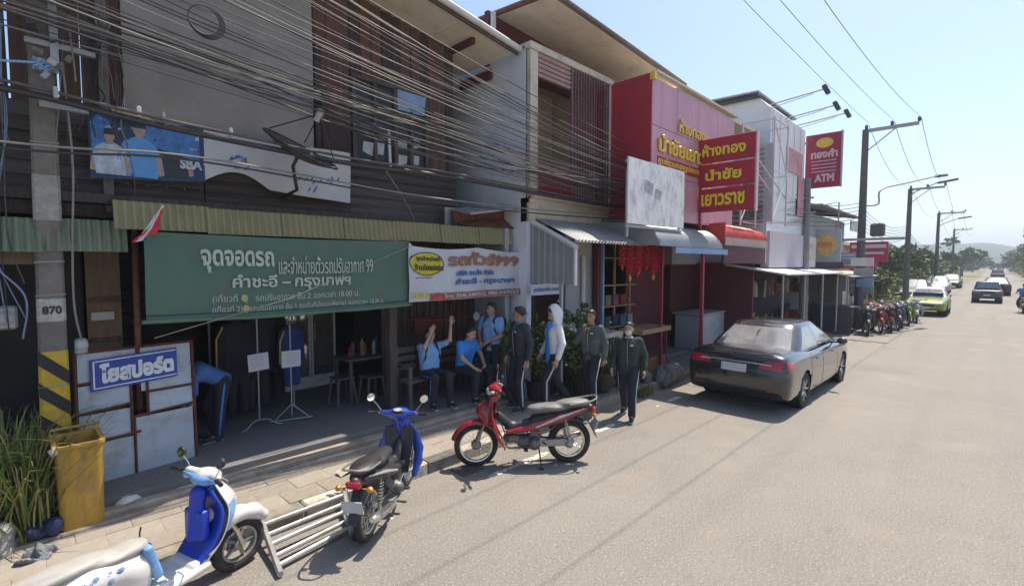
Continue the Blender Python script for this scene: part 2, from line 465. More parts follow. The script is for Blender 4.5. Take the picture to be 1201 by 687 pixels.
m_cable = mat('cable_black', (0.02, 0.02, 0.022), rough=.55, var=.1)
m_cableg = mat('cable_grey', (0.30, 0.27, 0.23), rough=.6, var=.15)

# ================================================================ ground, road, kerb
mb = MB(); mb.grid(lambda u, v: (u, -6.4 - 14 * v, -.008), [-30, 0, 15, 30, 34], [0, .5, 1]); mb.build('bounce_forecourt', mat('bounce_concrete', (.46, .43, .38), rough=.9, var=.12, scale=1, dirt=(.3, .27, .23), dirt_amt=.5), kind='structure')  # unseen pale ground, added to bounce sunlight up under the eaves
mb = MB(); mb.add([(-80, -600, -.03), (2600, -900, -.03), (2600, 900, -.03), (-80, 600, -.03)], [(0, 1, 2, 3)])
mb.build('ground', m_ground, kind='structure')
mb = MB()
RB = -6.4
xs = [-30, -10, 0, 5, 10, 20, 30, 45, 70, 110, 160, 240, 420]
def rl(x): return 4.93 if x < 14 else (4.93 + (x - 14) * .0 if x < 32 else max(1.9, 4.93 - (x - 32) * .055))
def rr(x): return -6.4 if x < 30 else min(-3.4, -6.4 + (x - 30) * .035)
mb.grid(lambda u, v: (u, rl(u) * (1 - v) + rr(u) * v, 0), xs, [0, .33, .66, 1])
mb.build('road', m_road, kind='structure')
mb = MB(); mb.grid(lambda u, v: (u, rl(u) * (1 - v) + (-.2 + rl(u) + 6) * v, -.012), [9, 14, 20, 30, 45, 60], [0, 1])
mb.build('roadside_dirt', mat('sandy_dirt', (0.36, 0.28, 0.19), rough=1, var=.2, scale=2, bump=.5, dirt=(.2, .16, .11)), kind='structure')
# worn edge line and a dirt strip in the gutter
mb = MB(); r2 = random.Random(3)
x = 1.5
while x < 40:
    stp = .03 if x < 14 else .15
    dens = .5 + .5 * math.sin(x * 2.3) * math.sin(x * 5.1 + 1)
    run = math.sin(x * 3.1) + .6 * math.sin(x * 7.7 + 2) + .5 * math.sin(x * 1.3 + 1)
    for k in range(4):
        if run > (.15 + .35 * abs(k - 1.5) if x > 2.6 else 1.2) and r2.random() < .93:
            y = 4.36 - k * .026 + r2.uniform(-.004, .004) - (0 if x < 12 else 0)
            j = r2.uniform(-.006, .006)
            mb.add([(x, y + j, .004), (x + stp * 1.05, y + j, .004), (x + stp * 1.05, y - .027, .004), (x, y - .027, .004)], [(0, 1, 2, 3)])
    x += stp
mb.build('road_edge_line', m_paint, kind='structure')
walk = bpy.data.objects.new('sidewalk', None); link(walk); walk['kind'] = 'structure'
mb = MB(); mb.box((1.9, 5.55, .06), (9.8, .9, .176)); mb.build('sidewalk_bed', m_conc, walk)
mb = MB(); mb.box((10.9, 5.65, .04), (8.2, 1.1, .17)); mb.build('sidewalk_bed', mat('shaded_sidewalk', (0.16, .15, .14), rough=.9, var=.2, scale=3, bump=.4, dirt=(.1, .09, .08)), walk)  # darker copy of the sidewalk concrete, awning shade put into the colour
mb = MB(); mb.box((22, 5.6, .03), (14, 1.4, .14)); mb.build('sidewalk_bed', m_conc, walk)
slab = [MB().box((0, 0, 0), (.3985, .2985, .05), bev=.003).mesh('paving_slab', m_) for m_ in
        (m_conc, mat('paving_pale', (0.32, 0.285, 0.235), rough=.95, var=.15, scale=4, bump=.5, dirt=(.22, .18, .13), dirt_amt=.6, dscale=3),
         mat('paving_brown', (0.28, 0.245, 0.20), rough=.95, var=.2, scale=4, bump=.5, dirt=(.17, .14, .1), dirt_amt=.6, dscale=3))]
for i in range(22):
    for j in range(3):
        piece('paving_slab', slab[r2.choice((0, 0, 1, 2))], walk, (-2.3 + i * .4 + (.2 if j % 2 else 0), 5.225 + j * .3 - .02, .128 + r2.uniform(-.004, .004)),
              (r2.uniform(-.012, .012), r2.uniform(-.01, .01), r2.uniform(-.01, .01)))
kerb = bpy.data.objects.new('kerb', None); link(kerb); kerb['kind'] = 'structure'
kb = [MB().box((0, 0, 0), (.985, .16, .34), bev=.018).mesh('kerb_stone', m_) for m_ in (m_kw, m_kb, m_kg)]
pat = {-3: 2, -2: 2, -1: 2, 0: 2, 1: 2, 2: 0, 3: 1, 4: 0, 5: 1, 6: 2, 7: 2, 8: 2}
for i in range(-3, 17):
    k = pat.get(i, 2)
    if i == 3:
        piece('kerb_stone', kb[0], kerb, (3.27, 4.985, -.016), (0, 0, 0), (.5, 1, 1)); piece('kerb_stone', kb[1], kerb, (3.77, 4.985, -.016), (0, 0, 0), (.5, 1, 1)); continue
    piece('kerb_stone', kb[k], kerb, (i + .5, 4.985 + r2.uniform(-.008, .008), -.018 + r2.uniform(-.006, .006)), (0, 0, r2.uniform(-.008, .008)))
# raised shop floor with its two lit concrete lips
floor = bpy.data.objects.new('shop_floor', None); link(floor); floor['kind'] = 'structure'
mb = MB(); mb.box((2.2, 9.1, .15), (8.6, 5.96, .30)); mb.build('floor_slab', m_conc2, floor)
mb = MB(); mb.box((2.9, 6.03, .1), (6.2, .16, .27), bev=.02); mb.build('step_lip', m_lip, floor)
mb = MB(); mb.box((2.9, 5.905, .08), (6.2, .075, .2), bev=.015); mb.build('step_lip', m_lip, floor)
mb = MB(); mb.box((14, 8.1, .09), (14.8, 4, .2)); mb.build('floor_slab', m_conc2, floor)
# far hills
def hill(name, x0, y0, y1, h, seed, dep, m_):
    r_ = random.Random(seed); ph = [r_.uniform(0, 6) for _ in range(6)]
    def f(u, v):
        y = y0 + (y1 - y0) * u
        e = h * (.55 + .2 * math.sin(u * 7 + ph[0]) + .12 * math.sin(u * 17 + ph[1]) + .05 * math.sin(u * 43 + ph[2]) + .03 * math.sin(u * 91 + ph[3]))
        return (x0 + dep * v, y, -2 + (e + 2) * math.sin(v * math.pi / 2))
    MB().grid(f, [i / 80 for i in range(81)], [0, .2, .4, .6, .8, 1]).build(name, m_, smooth=True, kind='structure')
m_hill = mat('forested_hill', (0.05, 0.09, 0.045), rough=1, var=.35, scale=.03)
hill('hills', 620, -420, 420, 33, 5, 200, m_hill)
hill('wooded_rise', 400, -260, 200, 14, 9, 90, m_hill)

# ================================================================ corrugated sheets
def corr_sheet(p0, ux, uv, wlen, hlen, pitch=.076, amp=.009, nrm=(0, -1, 0), n=6, prof=None):
    """a sheet from p0 along unit ux for wlen; uv is the direction across the corrugation's length"""
    p0, ux, uv, nrm = Vector(p0), Vector(ux).normalized(), Vector(uv), Vector(nrm)
    N = max(2, int(wlen / pitch * n)); us = [wlen * i / N for i in range(N + 1)]
    def f(u, v): return p0 + ux * u + uv * (hlen * v) + nrm * (amp * math.sin(2 * math.pi * u / pitch))
    return us, f

# ================================================================ wooden shophouse
wsh = thing('wooden_shophouse', 'dark weathered timber two-storey shophouse, grey tarpaulin upstairs, behind the green cloth banner', 'building', (2, 7, 0))
def rz_(x): return 6.3 + .125 * (6.4 - x)
pm = [MB().box((0, 0, .5), (.172, .03, 1)).mesh('plank', m_) for m_ in m_wood]
x = -3.0
while x < 5.62:
    z0 = 3.3 if x < 3.3 else 4.15
    z1 = rz_(x) - .02
    piece('plank', r2.choice(pm), wsh, (x + .09, 7.0 + r2.uniform(-.008, .006), z0), (0, r2.uniform(-.004, .004), 0), (r2.uniform(.96, 1.02), 1, z1 - z0))
    x += .18
bmh = [MB().box((.5, 0, 0), (1, .03, .15)).mesh('board', m_) for m_ in m_woodh]
for k in range(6):
    for (xa, xb) in ((-.6, 1.7), (1.71, 3.6), (3.61, 5.66)):
        piece('board', r2.choice(bmh), wsh, (xa, 6.955 + .004 * (k % 2) + r2.uniform(-.004, .004), 3.42 + k * .145 + r2.uniform(-.008, .008)), (R(-7), r2.uniform(-.006, .006), 0), (xb - xa - .01, 1, 1))
mb = MB(); mb.box((2.4, 6.88, 3.30), (6.4, .14, .10)); mb.build('beam', m_wood[3], wsh)
mb = MB(); mb.box((2.4, 6.9, 3.17), (6.4, .10, .13)); mb.build('beam', m_wood[1], wsh)
mb = MB(); mb.box((0.78, 6.93, 4.9), (.085, .07, 3.4)); mb.build('post', mat('grey_timber', (.16, .15, .145), rough=.9, var=.3, stretch=(5, 5, .6), bump=.5, dirt=(.06, .055, .05)), wsh)
mb = MB(); mb.box((3.15, 6.95, 4.9), (.09, .05, 1.9)); mb.build('post', m_wood[1], wsh)
# upper wall tarpaulin with folds
mb = MB()
def ft(u, v):
    return (0.95 + 2.12 * u, 6.93 - .02 * abs(math.sin(u * 9 + v * 3)) - .012 * math.sin(u * 31) - .01 * math.sin(v * 7 + u * 4), 3.75 + v * (2.95 - .1 * u))
mb.grid(ft, [i / 40 for i in range(41)], [j / 16 for j in range(17)]); mb.build('tarpaulin', m_tarp, wsh, smooth=True)
# window: frame, louvre panel, glass jalousies
wf = MB()
for (xx, zz, dx, dz) in ((4.05, 4.75, .05, 1.3), (4.72, 4.6, .05, 1.0), (4.36, 4.62, 1.3, .04), (3.70, 4.75, .06, 1.3), (4.42, 4.75, .06, 1.3), (5.02, 4.75, .06, 1.45), (4.36, 4.12, 1.4, .07), (4.36, 5.42, 1.4, .06), (4.36, 5.02, 1.3, .05)):
    wf.box((xx, 6.955, zz), (dx, .055, dz))
wfo = wf.build('window_frame', m_wood[3], wsh)
mb = MB(); mb.box((4.36, 6.98, 4.75), (1.3, .01, 1.25)); mb.build('pane', m_glassd, wfo)
mb = MB(); mb.box((4.72, 6.95, 5.24), (.54, .03, .30), rot=Euler((R(8), 0, 0))); mb.build('sun_board', m_ltblue, wfo)
for i, (xx, zz) in enumerate([(3.93, 4.38), (4.12, 4.40), (4.55, 4.3), (4.78, 4.33), (4.55, 4.55), (4.8, 4.6)]):
    mb = MB(); mb.box((xx, 6.965, zz), (.17, .012, .2 if i < 2 else .15), rot=Euler((R(12), 0, R(4 * (i % 3 - 1))))); mb.build('pane', mat('milky_glass', (.35, .40, .45), rough=.2, var=.3), wfo)
mb = MB(); mb.box((4.3, 6.95, 4.42), (.04, .03, .62), rot=Euler((0, R(-2), 0))); mb.build('white_strip', m_white, wfo)
mb = MB(); mb.box((3.4, 6.93, 4.4), (.42, .05, .8)); mb.build('shutter', m_wood[1], wsh)
# roof, soffit boards, gutter, brackets
rf = MB()
def rfz(u, v): return (u, 6.2 + v, rz_(u) + .07)
mb = MB(); mb.add([(x_, y_, rz_(x_) + dz) for dz in (.05, .12) for (x_, y_) in ((-3.2, 6.16), (6.42, 6.16), (6.42, 12.2), (-3.2, 12.2))],
                  [(0, 1, 2, 3), (7, 6, 5, 4), (0, 4, 5, 1), (1, 5, 6, 2), (2, 6, 7, 3), (3, 7, 4, 0)])
roof1 = mb.build('roof', m_galv, wsh)
x = -3.2
while x < 6.3:
    xe = min(x + 1.2, 6.40)
    mb = MB(); mb.add([(x_, y_, rz_(x_) + dz) for dz in (.02, .046) for (x_, y_) in ((x, 6.18), (xe - .008, 6.18), (xe - .008, 8.0), (x, 8.0))],
                      [(0, 1, 2, 3), (7, 6, 5, 4), (0, 4, 5, 1), (1, 5, 6, 2), (2, 6, 7, 3), (3, 7, 4, 0)])
    mb.build('soffit_board', m_soffit, roof1); x = xe
mb = MB(); mb.tube([(-3.2, 6.12, rz_(-3.2) + .09), (6.46, 6.12, rz_(6.46) + .09)], .055, 10); mb.build('gutter', m_white, roof1, smooth=40)
mb = MB(); mb.tube([(-3.2, 6.17, rz_(-3.2) + .02), (6.44, 6.17, rz_(6.44) + .02)], .03, 6); mb.build('fascia_strip', m_wood[0], roof1)
for xb in (-1.5, 1.0, 3.3, 5.62):
    mb = MB(); mb.box((xb, 6.72, rz_(xb) - .03), (.07, .62, .1)); mb.build('bracket', m_maroon, wsh)
mb = MB(); mb.box((6.44, 7.3, 6.15), (.05, .9, .16)); mb.build('bracket', m_maroon, wsh)
# ground storey: back, side, ceiling, posts
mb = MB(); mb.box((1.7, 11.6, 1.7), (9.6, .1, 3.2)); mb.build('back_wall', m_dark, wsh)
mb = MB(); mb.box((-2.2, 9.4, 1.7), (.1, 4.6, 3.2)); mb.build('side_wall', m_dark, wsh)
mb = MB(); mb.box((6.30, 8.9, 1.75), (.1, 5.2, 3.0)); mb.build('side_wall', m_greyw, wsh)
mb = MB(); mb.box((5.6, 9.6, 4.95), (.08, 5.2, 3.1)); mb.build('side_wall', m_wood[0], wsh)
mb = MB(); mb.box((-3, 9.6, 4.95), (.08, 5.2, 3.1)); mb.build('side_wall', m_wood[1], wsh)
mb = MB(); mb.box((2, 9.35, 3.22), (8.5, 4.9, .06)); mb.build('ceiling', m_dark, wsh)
for xx, yy in ((4.16, 6.75), (-.5, 6.9), (4.9, 9.2)):
    mb = MB(); mb.box((xx, yy, 1.7), (.13, .13, 2.9)); mb.build('post', m_wood[3] if xx > 3 else m_wood[1], wsh)
# plywood door leaf beside the pole
dr = MB(); dr.box((0.72, 7.18, 1.6), (.30, .035, 2.6)); dro = dr.build('door', m_ply, wsh)
for zz in (.9, 1.75, 2.2):
    mb = MB(); mb.box((.72, 7.150, zz), (.28, .02, .05)); mb.build('batten', m_wood[0], dro)
mb = MB(); mb.box((.70, 7.14, 2.02), (.2, .02, .09)); mb.build('latch', m_steel, dro)
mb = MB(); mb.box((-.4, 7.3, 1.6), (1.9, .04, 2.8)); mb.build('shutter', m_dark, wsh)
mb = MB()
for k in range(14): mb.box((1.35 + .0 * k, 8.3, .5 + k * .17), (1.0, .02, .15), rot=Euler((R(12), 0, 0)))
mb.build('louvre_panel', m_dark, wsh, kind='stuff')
for k in range(14):
    mb = MB(); mb.box((4.55 + k * .125, 7.6 - .035 * k, 1.75), (.118, .025, 2.9)); mb.build('plank', r2.choice(m_wood[1:]), wsh)

# green corrugated eaves strip of the wooden house
eav = thing('corrugated_eave', 'long faded green corrugated eave strip running above the green cloth banner', 'awning', (3.5, 6.3, 2.95))
def strip(parent, x0, x1, y, z0, z1, m_, sheet=.82, lean=.05, pitch=.076, zslope=0.0, name='corrugated_sheet'):
    x = x0
    while x < x1 - .05:
        xe = min(x + sheet, x1); j = r2.uniform(-.008, .008)
        us, f = corr_sheet((x, y + j, z1 + r2.uniform(-.01, .012)), (1, 0, 0), (0, -lean, -(z1 - z0)), xe - x + .02, 1.0, pitch, .017)
        MB().grid(lambda u, v: f(u, v) + Vector((0, .0008 * 0, 0)), us, [0, .5, 1]).build(name, m_, parent, smooth=True); x = xe
strip(eav, .74, 6.44, 6.35, 2.95, 3.24, m_greencorr)
mb = MB(); mb.box((3.6, 6.42, 3.16), (5.8, .05, .06)); mb.build('batten', m_wood[1], eav)
# sloping sheets from the wall down to the eave strip
mb = MB(); mb.add([(.75, 6.36, 3.235), (5.6, 6.36, 3.235), (5.6, 6.9, 3.30), (.75, 6.9, 3.30)], [(0, 1, 2, 3)]); mb.build('roof_sheet', m_greencorr2, eav)
ev2 = thing('corrugated_eave', 'short grey-green corrugated eave on the far left behind the numbered pole', 'awning', (0.1, 6.5, 2.7))
strip(ev2, -1.4, .84, 6.5, 2.72, 3.04, m_greencorr2)
mb = MB(); mb.box((-.25, 6.62, 2.98), (2.1, .06, .06)); mb.build('batten', m_wood[1], ev2)
mb = MB(); mb.box((-.4, 6.6, 2.66), (1.5, .03, .12)); mb.build('batten', m_ply, ev2)
# little brown roof and the grey gable sheet beside the 999 banner
br = thing('lean_to_roof', 'small rusty brown lean-to roof above the right end of the white tour-bus banner', 'roof', (5.95, 6.5, 3.2))
mb = MB(); mb.add([(5.35, 6.35, 3.25), (6.58, 6.3, 3.25), (6.58, 6.75, 3.58), (5.35, 6.75, 3.36)], [(0, 1, 2, 3)]); mb.build('roof_sheet', m_roofred, br)
mb = MB(); mb.box((5.95, 6.6, 3.42), (1.3, .05, .32), rot=Euler((0, R(-7), 0))); mb.build('fascia', m_roofred, br)
mb = MB(); mb.box((5.97, 6.42, 3.585), (1.32, .5, .03), rot=Euler((R(12), R(-9), 0))); mb.build('flashing', m_galv, br)
mb = MB(); mb.box((5.33, 6.7, 3.42), (.26, .03, .3)); mb.build('patch_sheet', m_galv, br)
gp = thing('gable_sheet', 'pale grey ribbed metal gable sheet with white sloping trim beside the tour-bus banner', 'panel', (6.6, 5.7, 2.2))
def gz(y): return 2.88 + (y - 4.99) * (.67 / 1.38)
y = 4.99; k = 0
while y < 6.36:
    ye = min(y + .14, 6.37); mb = MB()
    prof = [(y, 0), (y + .09, 0), (y + .1, .022), (y + .13, .022), (ye, 0)]
    mb.add([(6.6 - d, yy, z) for yy, d in prof for z in (2.26, gz(yy))], [(2 * i, 2 * i + 2, 2 * i + 3, 2 * i + 1) for i in range(4)])
    mb.build('ribbed_sheet', m_galv, gp); y = ye; k += 1
mb = MB(); mb.tube([(6.58, 4.93, gz(4.93) + .02), (6.58, 6.40, gz(6.40) + .02)], .035, 4, flat=(.7, 1.3)); mb.build('trim', m_white, gp)
mb = MB(); mb.box((6.58, 4.97, 2.57), (.05, .04, .64)); mb.build('trim', m_white, gp)
mb = MB(); mb.box((6.62, 5.3, 1.35), (.05, .05, 1.9)); mb.build('post', m_steel, gp)

# ================================================================ second shophouse (balcony)
b2 = thing('balcony_shophouse', 'pale blue-grey shophouse with maroon grille balcony, between timber house and pink shop', 'building', (7.8, 6, 0))
mb = MB(); mb.box((6.56, 9.0, 3.2), (.12, 6.0, 6.4)); mb.build('side_wall', m_bluewall, b2)
mb = MB(); mb.box((6.6, 5.97, 5.05), (.2, .1, 2.7)); mb.build('corner_post', m_cream, b2)
mb = MB(); mb.box((9.0, 5.97, 5.05), (.1, .1, 2.7)); mb.build('corner_post', m_cream, b2)
mb = MB(); mb.box((7.78, 5.96, 6.42), (2.62, .14, .11)); mb.build('beam', m_cream, b2)
mb = MB(); mb.box((7.8, 6.05, 3.58), (2.6, .2, .42)); mb.build('parapet', m_cream, b2)
mb = MB(); mb.box((7.8, 5.9, 3.80), (2.6, .12, .05)); mb.build('ledge', m_cream, b2)
mb = MB(); mb.box((9.0, 7.0, 6.85), (5.1, .1, 1.0)); mb.build('upper_wall', m_maroon, b2)
mb = MB(); mb.box((7.8, 7.6, 5.1), (2.5, .1, 3.1)); mb.build('balcony_back_wall', m_tan, b2)
mb = MB(); mb.box((7.8, 6.85, 3.75), (2.5, 1.6, .08)); mb.build('balcony_floor', m_cream, b2)
mb = MB(); mb.box((7.8, 6.8, 6.5), (2.5, 1.7, .05)); mb.build('balcony_ceiling', m_tan, b2)
mb = MB(); mb.box((9.1, 6.85, 5.1), (.06, 1.5, 2.9)); mb.build('balcony_side_wall', m_tan, b2)
mb = MB(); mb.box((7.5, 7.53, 4.6), (.7, .04, 1.7)); mb.build('balcony_door', m_dark, b2)
sl_ = MB().box((0, 0, 0), (1.02, .02, .055)).mesh('louvre_slat', mat('pink_grey_slat', (.38, .25, .28), rough=.6))
for k in range(5): piece('louvre_slat', sl_, b2, (7.18, 5.95, 6.33 - k * .085), (R(35), 0, 0))
bar = MB().box((0, 0, .5), (.022, .022, 1)).mesh('grille_bar', mat('maroon_grille', (.14, .05, .07), rough=.5, var=.2))
for k in range(15): piece('grille_bar', bar, b2, (7.72 + k * .088, 5.93, 3.82), (0, 0, 0), (1, 1, 2.54))
mb = MB()
for zz in (4.2, 4.75, 5.3, 5.85, 6.2): mb.box((8.34, 5.945, zz), (1.28, .015, .02))
mb.box((7.7, 5.94, 5.1), (.04, .04, 2.6)); mb.build('grille_rails', mat('maroon_grille', (.14, .05, .07)), b2)
rb_ = MB().box((0, 0, .5), (.034, .015, 1)).mesh('railing_slat', m_redrail)
for k in range(17): piece('railing_slat', rb_, b2, (6.74 + k * .058, 5.9, 3.84), (0, 0, 0), (1, 1, .5))
mb = MB(); mb.box((7.2, 5.89, 4.36), (1.04, .04, .03)); mb.box((7.2, 5.885, 3.92), (1.04, .02, .03)); mb.build('railing_rail', m_redrail, b2)
# roof 2
def r2z(x, y): return 7.155 - (x - 6.75) * .0522 + (y - 5.6) * .09
def slab_xy(mb, x0, x1, y0, y1, f, a, b):
    mb.add([(x_, y_, f(x_, y_) + dz) for dz in (a, b) for (x_, y_) in ((x0, y0), (x1, y0), (x1, y1), (x0, y1))],
           [(0, 1, 2, 3), (7, 6, 5, 4), (0, 4, 5, 1), (1, 5, 6, 2), (2, 6, 7, 3), (3, 7, 4, 0)]); return mb
ro2 = slab_xy(MB(), 6.6, 11.65, 5.55, 11, r2z, .06, .1).build('roof', m_galv, b2)
x = 6.65
while x < 11.6:
    slab_xy(MB(), x, min(x + 1.19, 11.6), 5.62, 6.95, r2z, .015, .05).build('soffit_board', m_soffit, ro2); x += 1.2
mb = MB(); mb.tube([(6.58, 5.53, r2z(6.6, 5.53) + .07), (11.68, 5.53, r2z(11.68, 5.53) + .07)], .045, 6); mb.build('fascia', mat('grey_tile_edge', (.16, .14, .13), rough=.9, var=.3), ro2)
mb = MB(); mb.tube([(6.58, 5.53, r2z(6.6, 5.53) + .03), (6.58, 9.4, r2z(6.6, 9.4) + .03)], .05, 6); mb.build('verge', m_roofred, ro2)
mb = MB(); mb.box((6.5, 6.86, 6.9), (.07, .07, .8)); mb.build('white_post', m_white, b2)
# ground storey wall, pipes
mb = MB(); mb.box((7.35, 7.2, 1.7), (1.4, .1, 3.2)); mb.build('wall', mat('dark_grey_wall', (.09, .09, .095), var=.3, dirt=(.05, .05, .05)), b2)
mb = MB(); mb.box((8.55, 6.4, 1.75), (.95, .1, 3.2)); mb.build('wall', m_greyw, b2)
mb = MB(); mb.box((8.5, 6.32, 2.93), (.66, .16, .30)); mb.build('meter_box', m_greyw, b2)
mb = MB(); mb.tube([(8.62, 6.3, 2.8), (8.62, 6.3, .3)], .05, 8); mb.build('pipe', m_white, b2)
mb = MB(); mb.box((9.1, 6.15, 1.75), (.06, .1, 3.1)); mb.build('post', m_ltblue, b2)
mb = MB(); mb.box((9.0, 6.2, 1.75), (.12, .1, 3.1)); mb.build('post', m_maroon, b2)
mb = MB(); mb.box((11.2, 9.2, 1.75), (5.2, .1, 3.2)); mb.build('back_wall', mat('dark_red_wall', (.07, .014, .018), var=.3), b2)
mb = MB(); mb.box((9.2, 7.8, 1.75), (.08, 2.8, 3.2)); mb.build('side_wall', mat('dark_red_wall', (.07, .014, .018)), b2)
mb = MB(); mb.box((11.6, 7.6, 3.42), (5.0, 3.4, .05)); mb.build('ceiling', m_dark, b2)

aw = thing('corrugated_awning', 'grey corrugated awning sloping down from the cream parapet under the grille balcony', 'awning', (7.9, 5.5, 3.0))
x = 6.68
while x < 9.1:
    xe = min(x + .8, 9.12); us, f = corr_sheet((x, 6.0, 3.45 + r2.uniform(-.006, .006)), (1, 0, 0), (0, -1.0, -.45), xe - x + .015, 1.0, .1, .02, nrm=(0, -.4, .9))
    MB().grid(f, us, [0, 1]).build('corrugated_sheet', m_galv, aw, smooth=True); x = xe
mb = MB(); mb.box((7.9, 5.05, 3.0), (2.4, .04, .05)); mb.box((7.9, 5.9, 3.35), (2.4, .04, .05)); mb.build('frame', m_steel, aw)
def bullnose(parent, x0, x1, prof, m_, sheet=.8, pitch=.1, bands=None):
    """prof: list of (y, z) from the wall out and down"""
    x = x0; ps = catrom(prof, 4)
    while x < x1 - .02:
        xe = min(x + sheet, x1); N = int((xe - x) / pitch * 6); us = [x + (xe - x + .01) * i / N for i in range(N + 1)]
        def f(u, v):
            i = int(v); p = ps[i]; q = ps[min(i + 1, len(ps) - 1)] - ps[max(i - 1, 0)]; q = q / (np.linalg.norm(q) + 1e-9)
            a = .02 * math.sin(2 * math.pi * u / pitch)
            return (u, p[0] + q[1] * a, p[1] - q[0] * a)
        MB().grid(f, us, range(len(ps))).build('corrugated_sheet', m_, parent, smooth=True); x = xe
ab = thing('bullnose_awning', 'grey corrugated bullnose awning with curved front and pale blue edge, right of the grille balcony', 'awning', (10.6, 4.8, 2.9))
mb = MB(); mb.prism([(8.74, y_, z_) for y_, z_ in ((6.0, 3.50), (5.1, 3.42), (4.82, 3.3), (4.64, 3.12), (4.58, 2.96), (5.0, 2.99), (6.0, 3.43))], (.02, 0, 0)); mb.build('end_panel', m_galv, ab)
bullnose(ab, 8.75, 11.75, [(6.0, 3.53), (5.6, 3.50), (5.1, 3.42), (4.82, 3.3), (4.64, 3.12), (4.58, 2.96)], m_galv)
mb = MB(); mb.box((10.75, 4.6, 2.89), (2.7, .04, .12)); mb.build('edge_board', m_ltblue, ab)
for xx in (9.3, 10.7, 12.0):
    mb = MB(); mb.tube([(xx, 5.6, 3.44), (xx, 5.1, 3.36), (xx, 4.8, 3.22), (xx, 4.64, 2.95)], .018, 5); mb.build('rib', m_steel, ab)
ar = thing('bullnose_awning', 'red curved awning with faded pink band, right of the grey bullnose awning', 'awning', (13, 4.8, 3.0))
bullnose(ar, 11.95, 15.0, [(5.3, 3.66), (4.85, 3.56), (4.66, 3.4), (4.6, 3.26)], m_awred)
bullnose(ar, 11.95, 15.0, [(4.597, 3.255), (4.59, 3.16), (4.585, 3.06)], m_awwhite)
mb = MB(); mb.box((13.5, 4.66, 2.83), (3.0, .05, .42)); mb.build('drop_panel', m_maroon, ar)
mb = MB(); mb.box((11.98, 4.95, 3.35), (.04, .7, .5)); mb.build('end_panel', m_awred, ar)
# white post/red post in front
rp = thing('red_post', 'slim red post at the kerb holding up the grey bullnose awning, left of the sedan', 'post', (11.0, 4.72, .15))
mb = MB(); mb.box((11.0, 4.72, 1.52), (.07, .07, 2.75)); mb.build('post', m_redrail, rp)
mb = MB(); mb.box((11.0, 4.72, .17), (.14, .14, .05)); mb.build('foot_plate', m_steel, rp)
rp = thing('red_post', 'thin dull red post behind the wooden display counter, left of the kerb-side red post', 'post', (10.4, 5.4, .15))
mb = MB(); mb.box((10.4, 5.4, 1.6), (.05, .05, 3.0)); mb.build('post', m_redrail, rp)

# pink shop box
pk = thing('pink_shop_front', 'pink panelled shop box with gold Thai letters and a bright red side wall', 'building', (11.2, 5, 3.4))
mb = MB(); mb.box((9.09, 5.65, 4.95), (.08, 1.32, 2.9)); mb.build('red_side_wall', m_red, pk)
mb = MB(); mb.box((11.3, 9.0, 4.9), (4.3, 5.0, 2.7)); mb.build('rear_block', m_cream, pk)
mb = MB(); mb.box((11.3, 5.8, 3.56), (4.3, 1.5, .06)); mb.build('box_floor', m_maroon, pk)
mb = MB(); mb.box((11.3, 5.8, 6.33), (4.3, 1.5, .05)); mb.build('box_top', m_cream, pk)
for i in range(4):
    for j in range(3):
        mb = MB(); mb.box((9.6 + i * 1.08, 5.0, 4.0 + j * .93), (1.068, .05, .918)); mb.build('panel', m_pink, pk)
mb = MB(); mb.box((9.08, 4.965, 6.33), (.1, .1, .14)); mb.build('corner_cap', m_gold, pk)
mb = MB(); mb.box((11.3, 4.97, 6.44), (4.34, .12, .05)); mb.build('coping', m_cream, pk)
SP = flatsurf((0, 4.975, 0), (1, 0, 0), (0, 0, 1), (0, -1, 0))
text(pk, 'ห้างทอง', SP, 10.2, 11.5, 5.44, 5.74, m_gold, .02, depth=.04)
text(pk, 'นำชัยเยาวราช', SP, 9.3, 12.3, 4.89, 5.27, m_gold, .03, depth=.05)
mb = MB(); mb.box((11.4, 4.968, 4.70), (4.2, .012, .22)); mb.build('stripe', m_red, pk)
SP2 = flatsurf((0, 4.962, 0), (1, 0, 0), (0, 0, 1), (0, -1, 0))
text(pk, 'ศูนย์รวมทองรูปพรรณ เพชร นาก เงิน', SP2, 9.3, 12.8, 4.62, 4.79, m_gold, .04)
text(pk, 'นำชัย', SP, 11.2, 12.2, 4.1, 4.5, m_gold, .04)
mb = MB(); mb.box((12.9, 6.2, 6.42), (5.0, 2.3, .1)); mb.build('roof', m_cream, pk)

# gap building behind the three-panel sign
gb = thing('grey_backing_house', 'plain low grey house in the gap behind the steel sign frame', 'building', (14.6, 7, 0))
mb = MB(); mb.box((14.6, 9.2, 3.7), (2.2, 5, 2.2)); mb.build('wall', m_greyw, gb)
mb = MB(); mb.box((14.6, 9.25, 1.3), (2.15, 5, 2.6)); mb.build('lower_wall', mat('dark_red_wall', (.07, .014, .018)), gb)
sm = MB().box((0, 0, 0), (2.1, .02, .09)).mesh('slat', m_galv)
for k in range(18): piece('slat', sm, gb, (14.6, 6.62, 3.3 + k * .12), (R(30), 0, 0))

